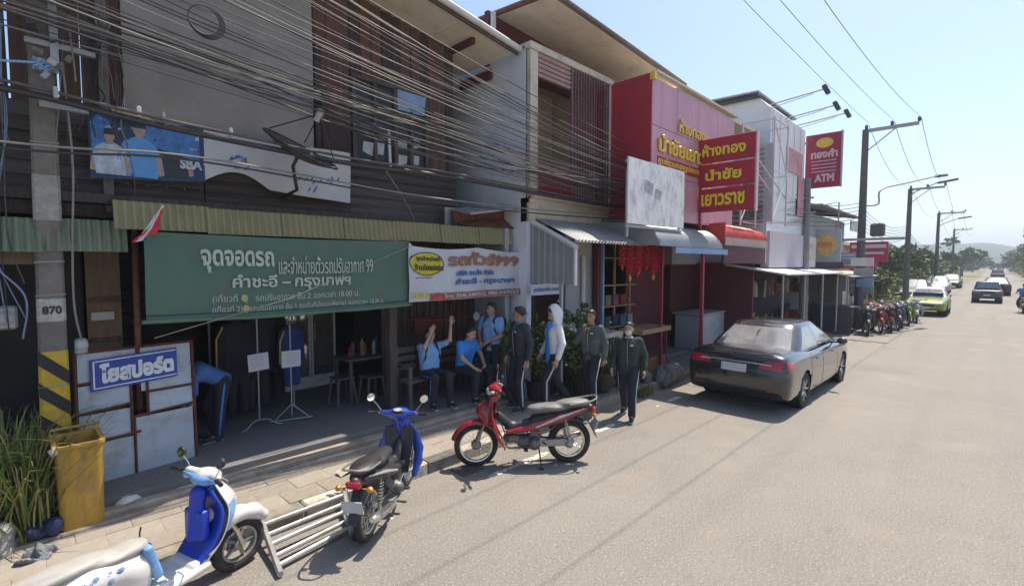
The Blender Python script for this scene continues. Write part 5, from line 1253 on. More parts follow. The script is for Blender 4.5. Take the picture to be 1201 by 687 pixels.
# fallen grey rag/paper
mb = MB(); mb.grid(lambda u, v: (2.55 + u, 5.25 + v + .2 * u, .165 + .03 * abs(math.sin(u * 9 + v * 7))), [0, .08, .16, .24], [0, .07, .14]); solo('cardboard', mb, mat('dusty_paper', (.4, .36, .28), var=.2), 'dusty scrap of paper lying on the pavement edge above the fallen barrier', 'paper')
# manhole cover in the gutter
mb = MB(); mb.box((3.95, 4.66, .006), (.34, .28, .012)); mb2 = mb
for k in range(5): mb.box((3.85 + k * .05, 4.66, .014), (.02, .22, .006))
dcv = solo('drain_cover', mb, mat('iron_drain', (.12, .10, .085), rough=.8, var=.3, scale=20), 'small dark iron drain cover in the gutter left of the red motorcycle', 'drain cover')
# ================================================================ motorcycles
m_tyre = mat('tyre_rubber', (.022, .021, .02), rough=.85, var=.25, scale=12, dirt=(.11, .09, .07), dirt_amt=.6, dscale=6)
m_chrome = mat('chrome', (.62, .60, .57), rough=.2, metal=.9, var=.1, scale=20)
m_alu = mat('dusty_aluminium', (.34, .32, .29), rough=.45, metal=.6, var=.25, scale=18)
m_seat = mat('seat_vinyl', (.16, .155, .15), rough=.55, var=.12, scale=8, dirt=(.26, .25, .23), dirt_amt=.5)
m_seatd = mat('seat_vinyl_black', (.03, .03, .032), rough=.45, var=.15)
m_dkplas = mat('dark_plastic', (.028, .028, .032), rough=.45, var=.2, scale=10, dirt=(.10, .09, .08), dirt_amt=.35, dscale=5)
m_eng = mat('engine_metal', (.15, .14, .13), rough=.5, metal=.5, var=.4, scale=25)
m_tail = mat('tail_lens_red', (.45, .01, .02), rough=.25, coat=.5)
m_lens = mat('clear_lens', (.45, .45, .44), rough=.15, coat=.5, var=.25, scale=25)
m_mirror = mat('mirror_glass', (.75, .78, .80), rough=.05, metal=1.0, var=.02)
m_amber = mat('amber_lens', (.60, .25, .03), rough=.25)
m_plate = mat('blank_number_plate', (.50, .52, .55), rough=.6, var=.12, scale=8)
def wheel(parent, cx, r, spokes, rimw=.05, tw=.045, hub=.05, name='wheel', cast=False, drum=True, side=1):
    w_ = bpy.data.objects.new(name, None); link(w_, parent); w_.location = (cx, 0, r)
    MB().torus((0, 0, 0), r - tw * .9, tw, 'y', 40, 10, sy=.85).build('tyre', m_tyre, w_, smooth=True, local=True)
    prof = [(r - tw * 1.75, -.028), (r - tw * 2.1, -.024), (r - tw * 2.25, 0), (r - tw * 2.1, .024), (r - tw * 1.75, .028), (r - tw * 1.6, 0)]
    MB().lathe(prof + [prof[0]], (0, 0, 0), 'y', n=40).build('rim', m_chrome if not cast else m_alu, w_, smooth=30, local=True)
    if cast:
        mb = MB()
        for k in range(5):
            a = k * 2 * math.pi / 5
            mb.tube([(.03 * math.cos(a), 0, .03 * math.sin(a)), ((r - tw * 2.2) * math.cos(a), 0, (r - tw * 2.2) * math.sin(a))], [.03, .02], 6, flat=(1, .6))
        mb.build('spokes', m_alu, w_, smooth=40, local=True)
        mb = MB(); mb.lathe([(.03, .035), (.085, .035), (.09, .038), (.03, .038), (.03, .035)], (0, 0, 0), 'y', n=24); mb.build('brake_disc', m_chrome, w_, local=True)
    elif spokes:
        mb = MB()
        for k in range(spokes):
            a = k * 2 * math.pi / spokes; b = a + (.9 if k % 2 else -.9); s_ = .03 if (k // 2) % 2 else -.03
            mb.tube([(hub * math.cos(b), s_, hub * math.sin(b)), ((r - tw * 2.15) * math.cos(a), 0, (r - tw * 2.15) * math.sin(a))], .0022, 3, cap=False)
        mb.build('spokes', m_chrome, w_, local=True)
    mb = MB(); mb.lathe([(.001, -.05), (.03, -.05), (hub, -.035), (hub, .035), (.03, .05), (.001, .05)], (0, 0, 0), 'y', n=20)
    if drum: mb.lathe([(.001, .062 * side), (.06, .055 * side), (.065, .03 * side), (.065, .0)], (0, 0, 0), 'y', n=20)
    mb.build('hub', m_alu, w_, smooth=40, local=True)
    return w_
def spring(mb, a, b, r, turns=7, rad=.005):
    a, b = Vector(a), Vector(b); d = (b - a); u = d.normalized().orthogonal().normalized(); v = d.normalized().cross(u); n = turns * 8
    mb.tube([a + d * (i / n) + u * (r * math.cos(i * math.pi / 4)) + v * (r * math.sin(i * math.pi / 4)) for i in range(n + 1)], rad, 4)
def fender(r, tw, c, a0, a1, w_, th=.004):
    """arched mudguard about wheel centre c (x, z)"""
    mb = MB(); angs = [R(a0 + (a1 - a0) * i / 16) for i in range(17)]
    prof = [(-w_, -.035), (-w_ * .95, -.01), (-w_ * .6, .008), (0, .014), (w_ * .6, .008), (w_ * .95, -.01), (w_, -.035)]
    mb.grid(lambda u, v: (c[0] + (r + prof[v][1]) * math.cos(angs[u]), prof[v][0] * (1 - .25 * abs(u - 8) / 8 * .6), c[1] + (r + prof[v][1]) * math.sin(angs[u])), range(17), range(7))
    return mb
def mirror(parent, p0, p1, rd, out, facing=(-1, 0, .05)):
    m_ = bpy.data.objects.new('mirror', None); link(m_, parent)
    f = Vector(facing).normalized(); a = f.orthogonal().normalized(); b = f.cross(a)
    if abs(a.z) > abs(b.z): a, b = b, a
    mb = MB(); mb.tube(seg([p0, ((p0[0] + p1[0]) / 2 + .01, (p0[1] + p1[1]) / 2, (p0[2] + p1[2]) / 2 + .0), p1], 4), .005, 5); mb.build('stem', m_chrome, m_, smooth=True, local=True)
    c = Vector(p1) + Vector((0, out, .02))
    ring = lambda rr_, off: [c + f * off + a * (rr_ * 1.25 * math.cos(t)) + b * (rr_ * math.sin(t)) for t in [2 * math.pi * k / 18 for k in range(18)]]
    mb = MB(); mb.rings([ring(rd * .3, -.03), ring(rd * .85, -.022), ring(rd, -.004), ring(rd, .004), ring(rd * .93, .004)], True); mb.build('shell', m_dkplas, m_, smooth=40, local=True)
    mb = MB(); mb.add(ring(rd * .9, .006), [tuple(range(18))]); mb.build('glass', m_mirror, m_, local=True)
def underbone(label, loc, heading, paint, name='motorcycle', seatm=None, group=None, detail=True, rack=True, steer=0, front=None, dark=None):
    """step-through motorcycle; local x forward, rear axle over the origin"""
    t = thing(name, label, 'motorcycle', loc, rz=R(heading), group=group)
    seatm = seatm or m_seat; front = front or paint; dark = dark or m_dkplas
    L = 1.22; r = .285; vx = .012 if detail else .03
    wheel(t, 0, r, 36 if detail else 0, side=1)
    fw_ = wheel(t, L, r - .005, 36 if detail else 0, tw=.038, side=-1)
    B = lambda mb, nm, m_, sm=40: mb.build(nm, m_, t, smooth=sm, local=True)
    # fork, axles
    for s_ in (-1, 1):
        mb = MB(); mb.tube([(L, .075 * s_, r), (L - .045, .075 * s_, r + .14)], .020, 10); mb.tube([(L - .04, .075 * s_, r + .12), (L - .16, .065 * s_, .72)], .014, 8); B(mb, 'fork_leg', m_alu)
    mb = MB(); mb.tube([(L, -.09, r), (L, .09, r)], .01, 8); B(mb, 'axle', m_chrome)
    B(fender(r + .03, .04, (L, r), 15, 150, .065), 'front_fender', paint, True)
    # steering column cover / front cowl
    s = Solid()
    s.cap((L - .17, 0, .62), (L - .235, 0, .93), .075, .05, k=.04).ell((L - .10, 0, .71), (.10, .115, .12), k=.05).cap((L - .13, .09, .60), (L - .20, .05, .90), .05, .035, k=.05).cap((L - .13, -.09, .60), (L - .20, -.05, .90), .05, .035, k=.05)
    s.build('front_cowl', front, t, vox=vx)
    # leg shields: two sweeping blades + inner dark panel
    for s_ in (-1, 1):
        s = Solid()
        pts = [(L - .20, .11, .83, .035), (L - .19, .17, .72, .05), (L - .22, .215, .58, .055), (L - .27, .225, .44, .05), (L - .35, .20, .30, .035)]
        for a, b in zip(pts, pts[1:]): s.cap((a[0], a[1] * s_, a[2]), (b[0], b[1] * s_, b[2]), a[3], b[3], k=.03)
        # flatten into a thin blade
        V, F_ = s.mesh(vx)
        cx = np.interp(V[:, 2], [.25, .3, .44, .58, .72, .83, .9], [L - .36, L - .35, L - .27, L - .22, L - .19, L - .20, L - .2])
        V[:, 0] = cx + (V[:, 0] - cx) * .38
        mb = MB(); mb.v = V.tolist(); mb.f = [tuple(f) for f in F_.tolist()]; mb.m = [0] * len(mb.f); mb.build('leg_shield', paint, t, smooth=True, local=True)
        mb = MB(); mb.grid(lambda u, v: (L - .235 - .14 * v ** 1.3 - .03, (.03 + .15 * u) * s_ * (1 - .2 * v), .84 - .50 * v), [0, .5, 1], [0, .2, .4, .6, .8, 1], thick=(.012, 0, 0)); B(mb, 'inner_panel', dark)
    # centre tunnel & side covers
    s = Solid(); s.cap((L - .28, 0, .66), (L - .46, 0, .50), .055, .06, k=.04).cap((L - .46, 0, .50), (.42, 0, .55), .06, .075, k=.04); s.build('centre_cover', dark, t, vox=vx)
    for s_ in (-1, 1):
        s = Solid(); s.cap((L - .40, .085 * s_, .46), (.50, .10 * s_, .52), .028, .045, k=.03).cap((.50, .10 * s_, .52), (.15, .10 * s_, .62), .05, .055, k=.03).cap((.15, .10 * s_, .62), (-.20, .06 * s_, .72), .05, .03, k=.03)
        s.build('side_cover', paint, t, vox=vx)
        mb = MB(); mb.tube([(.46, .148 * s_, .53), (.15, .152 * s_, .65), (-.18, .092 * s_, .735)], [.012, .018, .008], 6, flat=(.5, 1)); B(mb, 'side_stripe', m_lens)
    s = Solid(); s.cap((.45, 0, .56), (.1, 0, .63), .09, .10, k=.04).cap((.1, 0, .63), (-.28, 0, .72), .10, .05, k=.04); s.build('tail_body', dark, t, vox=vx)
    # seat
    s = Solid(); s.ell((.40, 0, .735), (.16, .105, .055), k=.05).ell((.20, 0, .745), (.20, .13, .055), k=.05).ell((-.06, 0, .795), (.22, .125, .05), k=.05).cap((.50, 0, .70), (-.2, 0, .77), .05, .05, k=.04)
    s.build('seat', seatm, t, vox=vx)
    # rear rack
    if rack:
        mb = MB(); mb.tube(seg([(0.02, .13, .80), (-.22, .13, .83), (-.34, .08, .86), (-.36, 0, .87), (-.34, -.08, .86), (-.22, -.13, .83), (.02, -.13, .80)], 4), .011, 6); B(mb, 'grab_rail', m_alu)
    mb = MB(); mb.box((-.31, 0, .70), (.06, .15, .08), rot=Euler((0, R(-25), 0)), bev=.02); B(mb, 'tail_light', m_tail)
    for s_ in (-1, 1):
        mb = MB(); mb.tube([(-.28, .07 * s_, .66), (-.29, .13 * s_, .66)], .008, 5); mb.lathe([(.001, -.035), (.022, -.03), (.03, 0), (.001, .01)], (-.29, .155 * s_, .66), 'x', n=10); B(mb, 'indicator', m_amber)
    mb = MB(); mb.grid(lambda u, v: (-.20 - .17 * v, .06 * u * (1 - .3 * v), .62 - .28 * v + .03 * math.sin(v * 3) - .02 * u * u), [-1, -.4, .4, 1], [0, .25, .5, .75, 1], thick=(.008, 0, 0)); B(mb, 'rear_fender', dark)
    mb = MB(); mb.box((-.345, 0, .50), (.008, .20, .15), rot=Euler((0, R(-22), 0))); B(mb, 'number_plate', m_plate)
    B(fender(r + .035, .04, (0, r), 35, 125, .06), 'inner_fender', dark, True)
    # frame, swing arm, engine, exhaust
    mb = MB(); mb.tube([(.42, 0, .50), (.40, 0, .32)], .02, 8)
    for s_ in (-1, 1): mb.tube([(.42, .06 * s_, .33), (0, .085 * s_, r)], .016, 8)
    B(mb, 'swing_arm', m_dkplas)
    s = Solid(); s.ell((.56, 0, .30), (.14, .10, .10), k=.03).cap((.62, 0, .33), (.82, 0, .36), .06, .055, k=.02).cap((.48, .06, .30), (.48, .115, .30), .085, .075, k=.02).cap((.55, -.05, .30), (.55, -.115, .29), .08, .07, k=.02).rbox((.46, 0, .40), (.05, .04, .04), .015, k=.02)
    s.build('engine', m_eng, t, vox=vx)
    mb = MB()
    for k in range(7): mb.box((.69 + k * .018, 0, .35), (.006, .15, .12))
    B(mb, 'cylinder_fins', m_alu)
    mb = MB(); mb.tube(seg([(.83, -.02, .31), (.80, -.07, .20), (.60, -.12, .18), (.35, -.135, .21)], 5), .016, 8); B(mb, 'exhaust_pipe', m_chrome)
    mb = MB(); mb.tube([(.36, -.14, .205), (.28, -.145, .225), (.0, -.15, .28), (-.22, -.15, .335), (-.25, -.15, .34)], [.02, .04, .047, .045, .028], 14); B(mb, 'muffler', m_chrome)
    mb = MB(); mb.tube([(.2, -.195, .25), (-.12, -.198, .315)], [.012, .012], 6, flat=(.4, 2.2)); B(mb, 'heat_guard', m_alu)
    s = Solid(); s.rbox((.26, .095, .305), (.20, .012, .035), .012, k=.01).cap((.02, .10, r), (.02, .112, r), .06, .055, k=.02); s.build('chain_case', m_alu, t, vox=vx)
    for s_ in (-1, 1):
        mb = MB(); mb.tube([(.01, .115 * s_, r + .01), (.075, .115 * s_, .62)], .010, 6); mb.tube([(.01, .115 * s_, r + .01), (.03, .115 * s_, .38)], .022, 8); B(mb, 'shock_absorber', m_alu)
        mb = MB(); spring(mb, (.03, .115 * s_, .37), (.07, .115 * s_, .58), .027, 7, .006); B(mb, 'spring', m_chrome)
    mb = MB(); mb.tube([(.60, -.20, .25), (.60, .20, .25)], .010, 6)
    for s_ in (-1, 1): mb.box((.60, .19 * s_, .26), (.05, .09, .022), bev=.006); mb.tube([(.38, .1 * s_, .33), (.34, .17 * s_, .31), (.34, .21 * s_, .33)], .010, 5)
    B(mb, 'footpegs', m_black)
    mb = MB(); mb.tube([(.42, .09, .28), (.40, .20, .012)], .010, 6); mb.box((.40, .205, .010), (.06, .03, .012)); B(mb, 'side_stand', m_black)
    mb = MB(); mb.tube([(.60, .115, .27), (.72, .15, .24), (.74, .19, .25)], .007, 5); mb.tube([(.50, -.12, .30), (.62, -.16, .42), (.62, -.2, .42)], .008, 5); B(mb, 'pedals', m_chrome)
    # handlebar cowl, headlight, meter
    hx, hz = L - .26, .985
    s = Solid(); s.ell((hx + .02, 0, hz + .01), (.095, .12, .075), k=.04).cap((hx, .05, hz + .01), (hx - .03, .20, hz + .03), .05, .028, k=.04).cap((hx, -.05, hz + .01), (hx - .03, -.20, hz + .03), .05, .028, k=.04).cap((hx, 0, hz), (hx + .0, 0, hz - .09), .06, .04, k=.04)
    s.build('handlebar_cowl', front, t, vox=vx)
    s = Solid(); s.ell((hx + .075, 0, hz - .005), (.055, .088, .058), k=.01); s.build('headlight', m_lens, t, vox=vx)
    for s_ in (-1, 1):
        s = Solid(); s.ell((hx + .05, .115 * s_, hz - .0), (.035, .035, .022), k=.01); s.build('front_indicator', m_lens, t, vox=vx)
    s = Solid(); s.ell((hx - .045, 0, hz + .055), (.045, .075, .022), k=.01); s.build('meter_panel', m_black, t, vox=vx)
    mb = MB(); mb.add([(hx - .06 + .03 * math.cos(a), .05 * math.sin(a), hz + .080 + .012 * math.cos(a) * 1) for a in [k * math.pi / 7 for k in range(14)]], [tuple(range(14))]); B(mb, 'dial', m_lens, False)
    for s_ in (-1, 1):
        mb = MB(); mb.tube([(hx - .02, .18 * s_, hz + .02), (hx - .06, .34 * s_, hz + .035)], .012, 8); B(mb, 'handlebar', m_chrome)
        mb = MB(); mb.tube([(hx - .04, .24 * s_, hz + .028), (hx - .07, .355 * s_, hz + .037)], .019, 8); B(mb, 'grip', m_black)
        mb = MB(); mb.tube([(hx + .01, .20 * s_, hz + .03), (hx + .02, .27 * s_, hz + .02), (hx - .02, .35 * s_, hz + .02)], .006, 5); B(mb, 'brake_lever', m_chrome)
        if detail: mirror(t, (hx - .03, .20 * s_, hz + .04), (hx - .06, .31 * s_, hz + .20), .045, .01 * s_)
    mb = MB(); mb.tube(seg([(hx + .03, .1, hz - .02), (hx + .1, .12, hz - .12), (L - .14, .08, .60)], 4), .005, 4); mb.tube(seg([(hx + .03, -.1, hz - .02), (hx + .12, -.13, hz - .15), (L - .05, -.09, .42), (L, -.08, r)], 4), .005, 4); B(mb, 'cables', m_black)
    return t
m_pred = mat('red_motorcycle_paint', (.30, .008, .016), rough=.3, coat=.6, var=.08, dirt=(.30, .12, .09), dirt_amt=.35, dscale=4)
sc_scale = (1, 1, .92)
m_pblue2 = mat('blue_motorcycle_paint', (.012, .05, .36), rough=.3, coat=.6, var=.1, dirt=(.10, .12, .22), dirt_amt=.3)
redb = underbone('red step-through motorcycle with grey seat parked side-on against the kerb', (5.05, 3.90, 0), 141, m_pred)
blub = underbone('blue and black step-through motorcycle seen from behind, parked nose to the kerb', (2.27, 4.14, 0), 38, m_dkplas, front=m_pblue2, seatm=m_seatd)
for ch in blub.children:
    if ch.name.startswith(('leg_shield', 'front_fender')): ch.data.materials[0] = m_pblue2
blub.scale = (.95, .95, .93)
# ---------------------------------------------------------------- white and blue scooter, cropped by the left edge
m_pwhite = mat('white_scooter_paint', (.62, .60, .57), rough=.35, coat=.4, var=.05, dirt=(.42, .38, .32), dirt_amt=.5, dscale=5)
m_roy = mat('royal_blue_plastic', (.012, .045, .38), rough=.4, var=.08)
m_sky = mat('pale_blue_decal', (.16, .33, .62), rough=.4, var=.25, scale=14)
sc = thing('scooter', 'white scooter with royal-blue leg shield and floral side decals, cut off at the lower left', 'scooter', (.08, 4.17, 0), rz=R(17))
r = .235; L = 1.24
wheel(sc, 0, r, 0, tw=.05, cast=True); wheel(sc, L, r, 0, tw=.045, cast=True)
B = lambda mb, nm, m_, sm=40: mb.build(nm, m_, sc, smooth=sm, local=True)
for s_ in (-1, 1):
    mb = MB(); mb.tube([(L, .07 * s_, r), (L - .05, .07 * s_, r + .16), (L - .16, .05 * s_, .62)], [.022, .020, .015], 8); B(mb, 'fork_leg', m_chrome)
s = Solid()
for a0, a1 in ((35, 60), (60, 85), (85, 110), (110, 130)):
    p, q = [(L + (r + .045) * math.cos(R(a)), (r + .045) * math.sin(R(a)) + r) for a in (a0, a1)]
    s.cap((p[0], 0, p[1]), (q[0], 0, q[1]), .055, .07, k=.05)
s.cap((L - .12, 0, .55), (L - .2, 0, .62), .09, .08, k=.06); s.cut((L, 0, r + .0), (0, 0, 1))
V, F_ = s.mesh(.012); mb = MB(); mb.v = V.tolist(); mb.f = [tuple(f) for f in F_.tolist()]; mb.m = [0] * len(mb.f); mb.build('front_fender', m_pwhite, sc, smooth=True, local=True)
# outer apron (white) and inner leg shield (blue)
ap = [(L - .22, .07, .92), (L - .20, .13, .82), (L - .17, .17, .70), (L - .20, .19, .56), (L - .27, .185, .42), (L - .38, .16, .30)]
cen = [(L - .17, .93), (L - .08, .83), (L - .01, .71), (L - .04, .57), (L - .18, .43), (L - .36, .30)]
apc = catrom([(a[0], a[1], a[2], c_[0], c_[1]) for a, c_ in zip(ap, cen)], 4)
def APR(u, v):
    q = apc[v]; w_ = abs(u); return (q[3] + (q[0] - q[3]) * w_ ** 1.6, q[1] * u, q[4] + (q[2] - q[4]) * w_)
mb = MB(); mb.grid(APR, [-1, -.85, -.6, -.3, 0, .3, .6, .85, 1], range(len(apc)), thick=(-.012, 0, 0)); B(mb, 'front_apron', m_pwhite, True)
mb = MB(); mb.grid(lambda u, v: (apc[v][0] - .028 - .05 * (1 - abs(u) ** 2) * 0 - .012, apc[v][1] * u * .96, apc[v][2]), [-1, -.8, -.4, 0, .4, .8, 1], range(len(apc)), thick=(-.02, 0, 0)); B(mb, 'leg_shield', m_roy, True)
mb = MB(); mb.grid(lambda u, v: (apc[v][3] + (apc[v][0] - apc[v][3]) * abs(u) ** 1.6 + .004, apc[v][1] * u, apc[v][4] + (apc[v][2] - apc[v][4]) * abs(u) + .001), [-1, -.85, -.6], range(7, 20)); B(mb, 'apron_decal', m_sky, True)
mb = MB(); mb.grid(lambda u, v: (apc[v][3] + (apc[v][0] - apc[v][3]) * abs(u) ** 1.6 + .004, apc[v][1] * u, apc[v][4] + (apc[v][2] - apc[v][4]) * abs(u) + .001), [.6, .85, 1], range(7, 20)); B(mb, 'apron_decal', m_sky, True)
s = Solid(); s.rbox((L - .33, 0, .60), (.02, .09, .11), .02, k=.02); s.cap((L - .31, .0, .86), (L - .36, 0, .5), .06, .05, k=.03); s.build('glove_box', m_roy, sc, vox=.012)
# floor board
s = Solid(); s.rbox((L - .52, 0, .275), (.17, .13, .01), .025, k=.03); s.rbox((L - .40, 0, .30), (.04, .14, .02), .02, k=.03); s.build('floor_board', m_pwhite, sc, vox=.012)
for s_ in (-1, 1):
    s = Solid(); s.cap((L - .36, .155 * s_, .29), (L - .75, .165 * s_, .25), .035, .035, k=.03).cap((L - .75, .165 * s_, .25), (.38, .15 * s_, .30), .035, .04, k=.03); s.build('side_skirt', m_pwhite, sc, vox=.012)
# rear body
s = Solid(); s.ell((.42, 0, .47), (.14, .14, .16), k=.08).ell((.15, 0, .54), (.30, .165, .135), k=.08).ell((-.20, 0, .60), (.20, .12, .09), k=.08).cap((.46, 0, .30), (.50, 0, .5), .10, .09, k=.06)
s.build('rear_body', m_pwhite, sc, vox=.014)
s = Solid(); s.rbox((.545, 0, .50), (.012, .10, .13), .02, M=Euler((0, R(-14), 0)).to_matrix(), k=.02); s.build('seat_front_panel', m_sky, sc, vox=.012)
for k in range(2):
    mb = MB(); mb.box((.585 - .0 * k, .045 - .09 * k, .50), (.008, .03, .28), rot=Euler((0, R(-14), 0))); B(mb, 'panel_stripe', m_roy)
mb = MB(); q = random.Random(5)
for s_ in (-1, 1):
    for k in range(26):
        cx, cz = .33 - k * .023 + q.uniform(-.02, .02), .55 + q.uniform(-.08, .07); rr_ = q.uniform(.010, .022)
        y_ = .162 * math.sqrt(max(.05, 1 - ((cx - .15) / .34) ** 2 - ((cz - .54) / .2) ** 2)) + .008
        for p_ in range(5):
            a = p_ * 1.257 + k; mb.add([(cx, y_ * s_, cz)] + [(cx + rr_ * math.cos(a + d), y_ * s_ - .004 * s_, cz + rr_ * math.sin(a + d)) for d in (-.5, 0, .5)], [(0, 1, 2, 3)])
mb.build('floral_decal', m_sky, sc, local=True, kind='stuff')
s = Solid(); s.ell((.34, 0, .645), (.20, .11, .045), k=.05).ell((.02, 0, .685), (.28, .115, .05), k=.06).ell((.45, 0, .645), (.10, .09, .045), k=.04); s.build('seat', mat('pale_seat_vinyl', (.36, .34, .31), rough=.55, var=.08, dirt=(.24, .22, .19)), sc, vox=.014)
mb = MB(); mb.tube(seg([(.52, .02, .685), (.535, .05, .70), (.53, .02, .76)], 4), .006, 5); B(mb, 'seat_hook', m_black)
s = Solid(); s.ell((-.36, 0, .60), (.05, .085, .06), k=.02); s.build('tail_light', m_tail, sc, vox=.012)
sc.scale = sc_scale
s = Solid(); s.cap((.28, .06, .26), (0, .11, .24), .09, .07, k=.04).ell((.35, 0, .28), (.12, .1, .1), k=.04); s.build('engine', m_eng, sc, vox=.016)
mb = MB(); mb.tube([(.1, -.15, .22), (-.02, -.16, .26), (-.22, -.165, .33)], [.03, .05, .045], 12); B(mb, 'muffler', m_dkplas)
# handlebar head
hx, hz = L - .24, .98
s = Solid(); s.ell((hx, 0, hz), (.085, .10, .07), k=.04).cap((hx, .04, hz), (hx - .03, .19, hz + .03), .045, .03, k=.03).cap((hx, -.04, hz), (hx - .03, -.19, hz + .03), .045, .03, k=.03); s.build('handlebar_cowl', m_pwhite, sc, vox=.012)
s = Solid(); s.ell((hx - .045, 0, hz - .01), (.06, .11, .05), k=.03).cap((hx - .03, .05, hz - .02), (hx - .05, .2, hz + .01), .035, .025, k=.03).cap((hx - .03, -.05, hz - .02), (hx - .05, -.2, hz + .01), .035, .025, k=.03).cap((hx, 0, hz - .04), (hx + .02, 0, hz - .14), .05, .05, k=.03); s.build('handlebar_rear_cover', m_sky, sc, vox=.012)
s = Solid(); s.ell((hx + .075, 0, hz - .02), (.035, .06, .045), k=.01); s.build('headlight', m_lens, sc, vox=.012)
for s_ in (-1, 1):
    mb = MB(); mb.tube([(hx - .04, .19 * s_, hz + .02), (hx - .09, .33 * s_, hz + .03)], .018, 8); B(mb, 'grip', m_black)
    mb = MB(); mb.tube([(hx + .01, .18 * s_, hz + .02), (hx + .01, .26 * s_, hz + .01), (hx - .04, .33 * s_, hz + .01)], .006, 5); B(mb, 'brake_lever', m_chrome)
    mirror(sc, (hx - .03, .17 * s_, hz + .04), (hx - .05, .25 * s_, hz + .16), .042, .01 * s_)
# ================================================================ people
m_skin = mat('skin', (.47, .29, .20), rough=.6, var=.06, scale=8)
m_skin2 = mat('skin_tanned', (.36, .21, .14), rough=.6, var=.06, scale=8)
m_hair = mat('black_hair', (.018, .015, .014), rough=.5, var=.3, scale=60)
m_eye = mat('dark_eye', (.02, .015, .012), rough=.3)
m_lip = mat('lip', (.28, .10, .08), rough=.5)
m_ltshirt = mat('light_blue_shirt', (.20, .38, .66), rough=.85, var=.08, scale=9, bump=.3, bscale=12)
m_bshirt = mat('bright_blue_shirt', (.045, .25, .68), rough=.85, var=.08, scale=9, bump=.3, bscale=12)
m_navyt = mat('navy_trousers', (.022, .024, .034), rough=.9, var=.2, bump=.3, bscale=15)
m_blackc = mat('black_jacket', (.035, .038, .044), rough=.85, var=.2, bump=.4, bscale=12)
m_dgreen = mat('dark_green_jacket', (.03, .045, .042), rough=.85, var=.2, bump=.4, bscale=12)
m_hood = mat('white_hoodie', (.76, .75, .75), rough=.9, var=.06, bump=.4, bscale=10)
m_shoe = mat('black_shoe', (.02, .02, .022), rough=.6)
m_white2 = mat('white_trim', (.60, .60, .60), rough=.8)
m_strap = mat('dark_strap', (.02, .022, .03), rough=.8)
m_blued = mat('blue_denim_shirt', (.06, .15, .36), rough=.85, var=.2, scale=12)
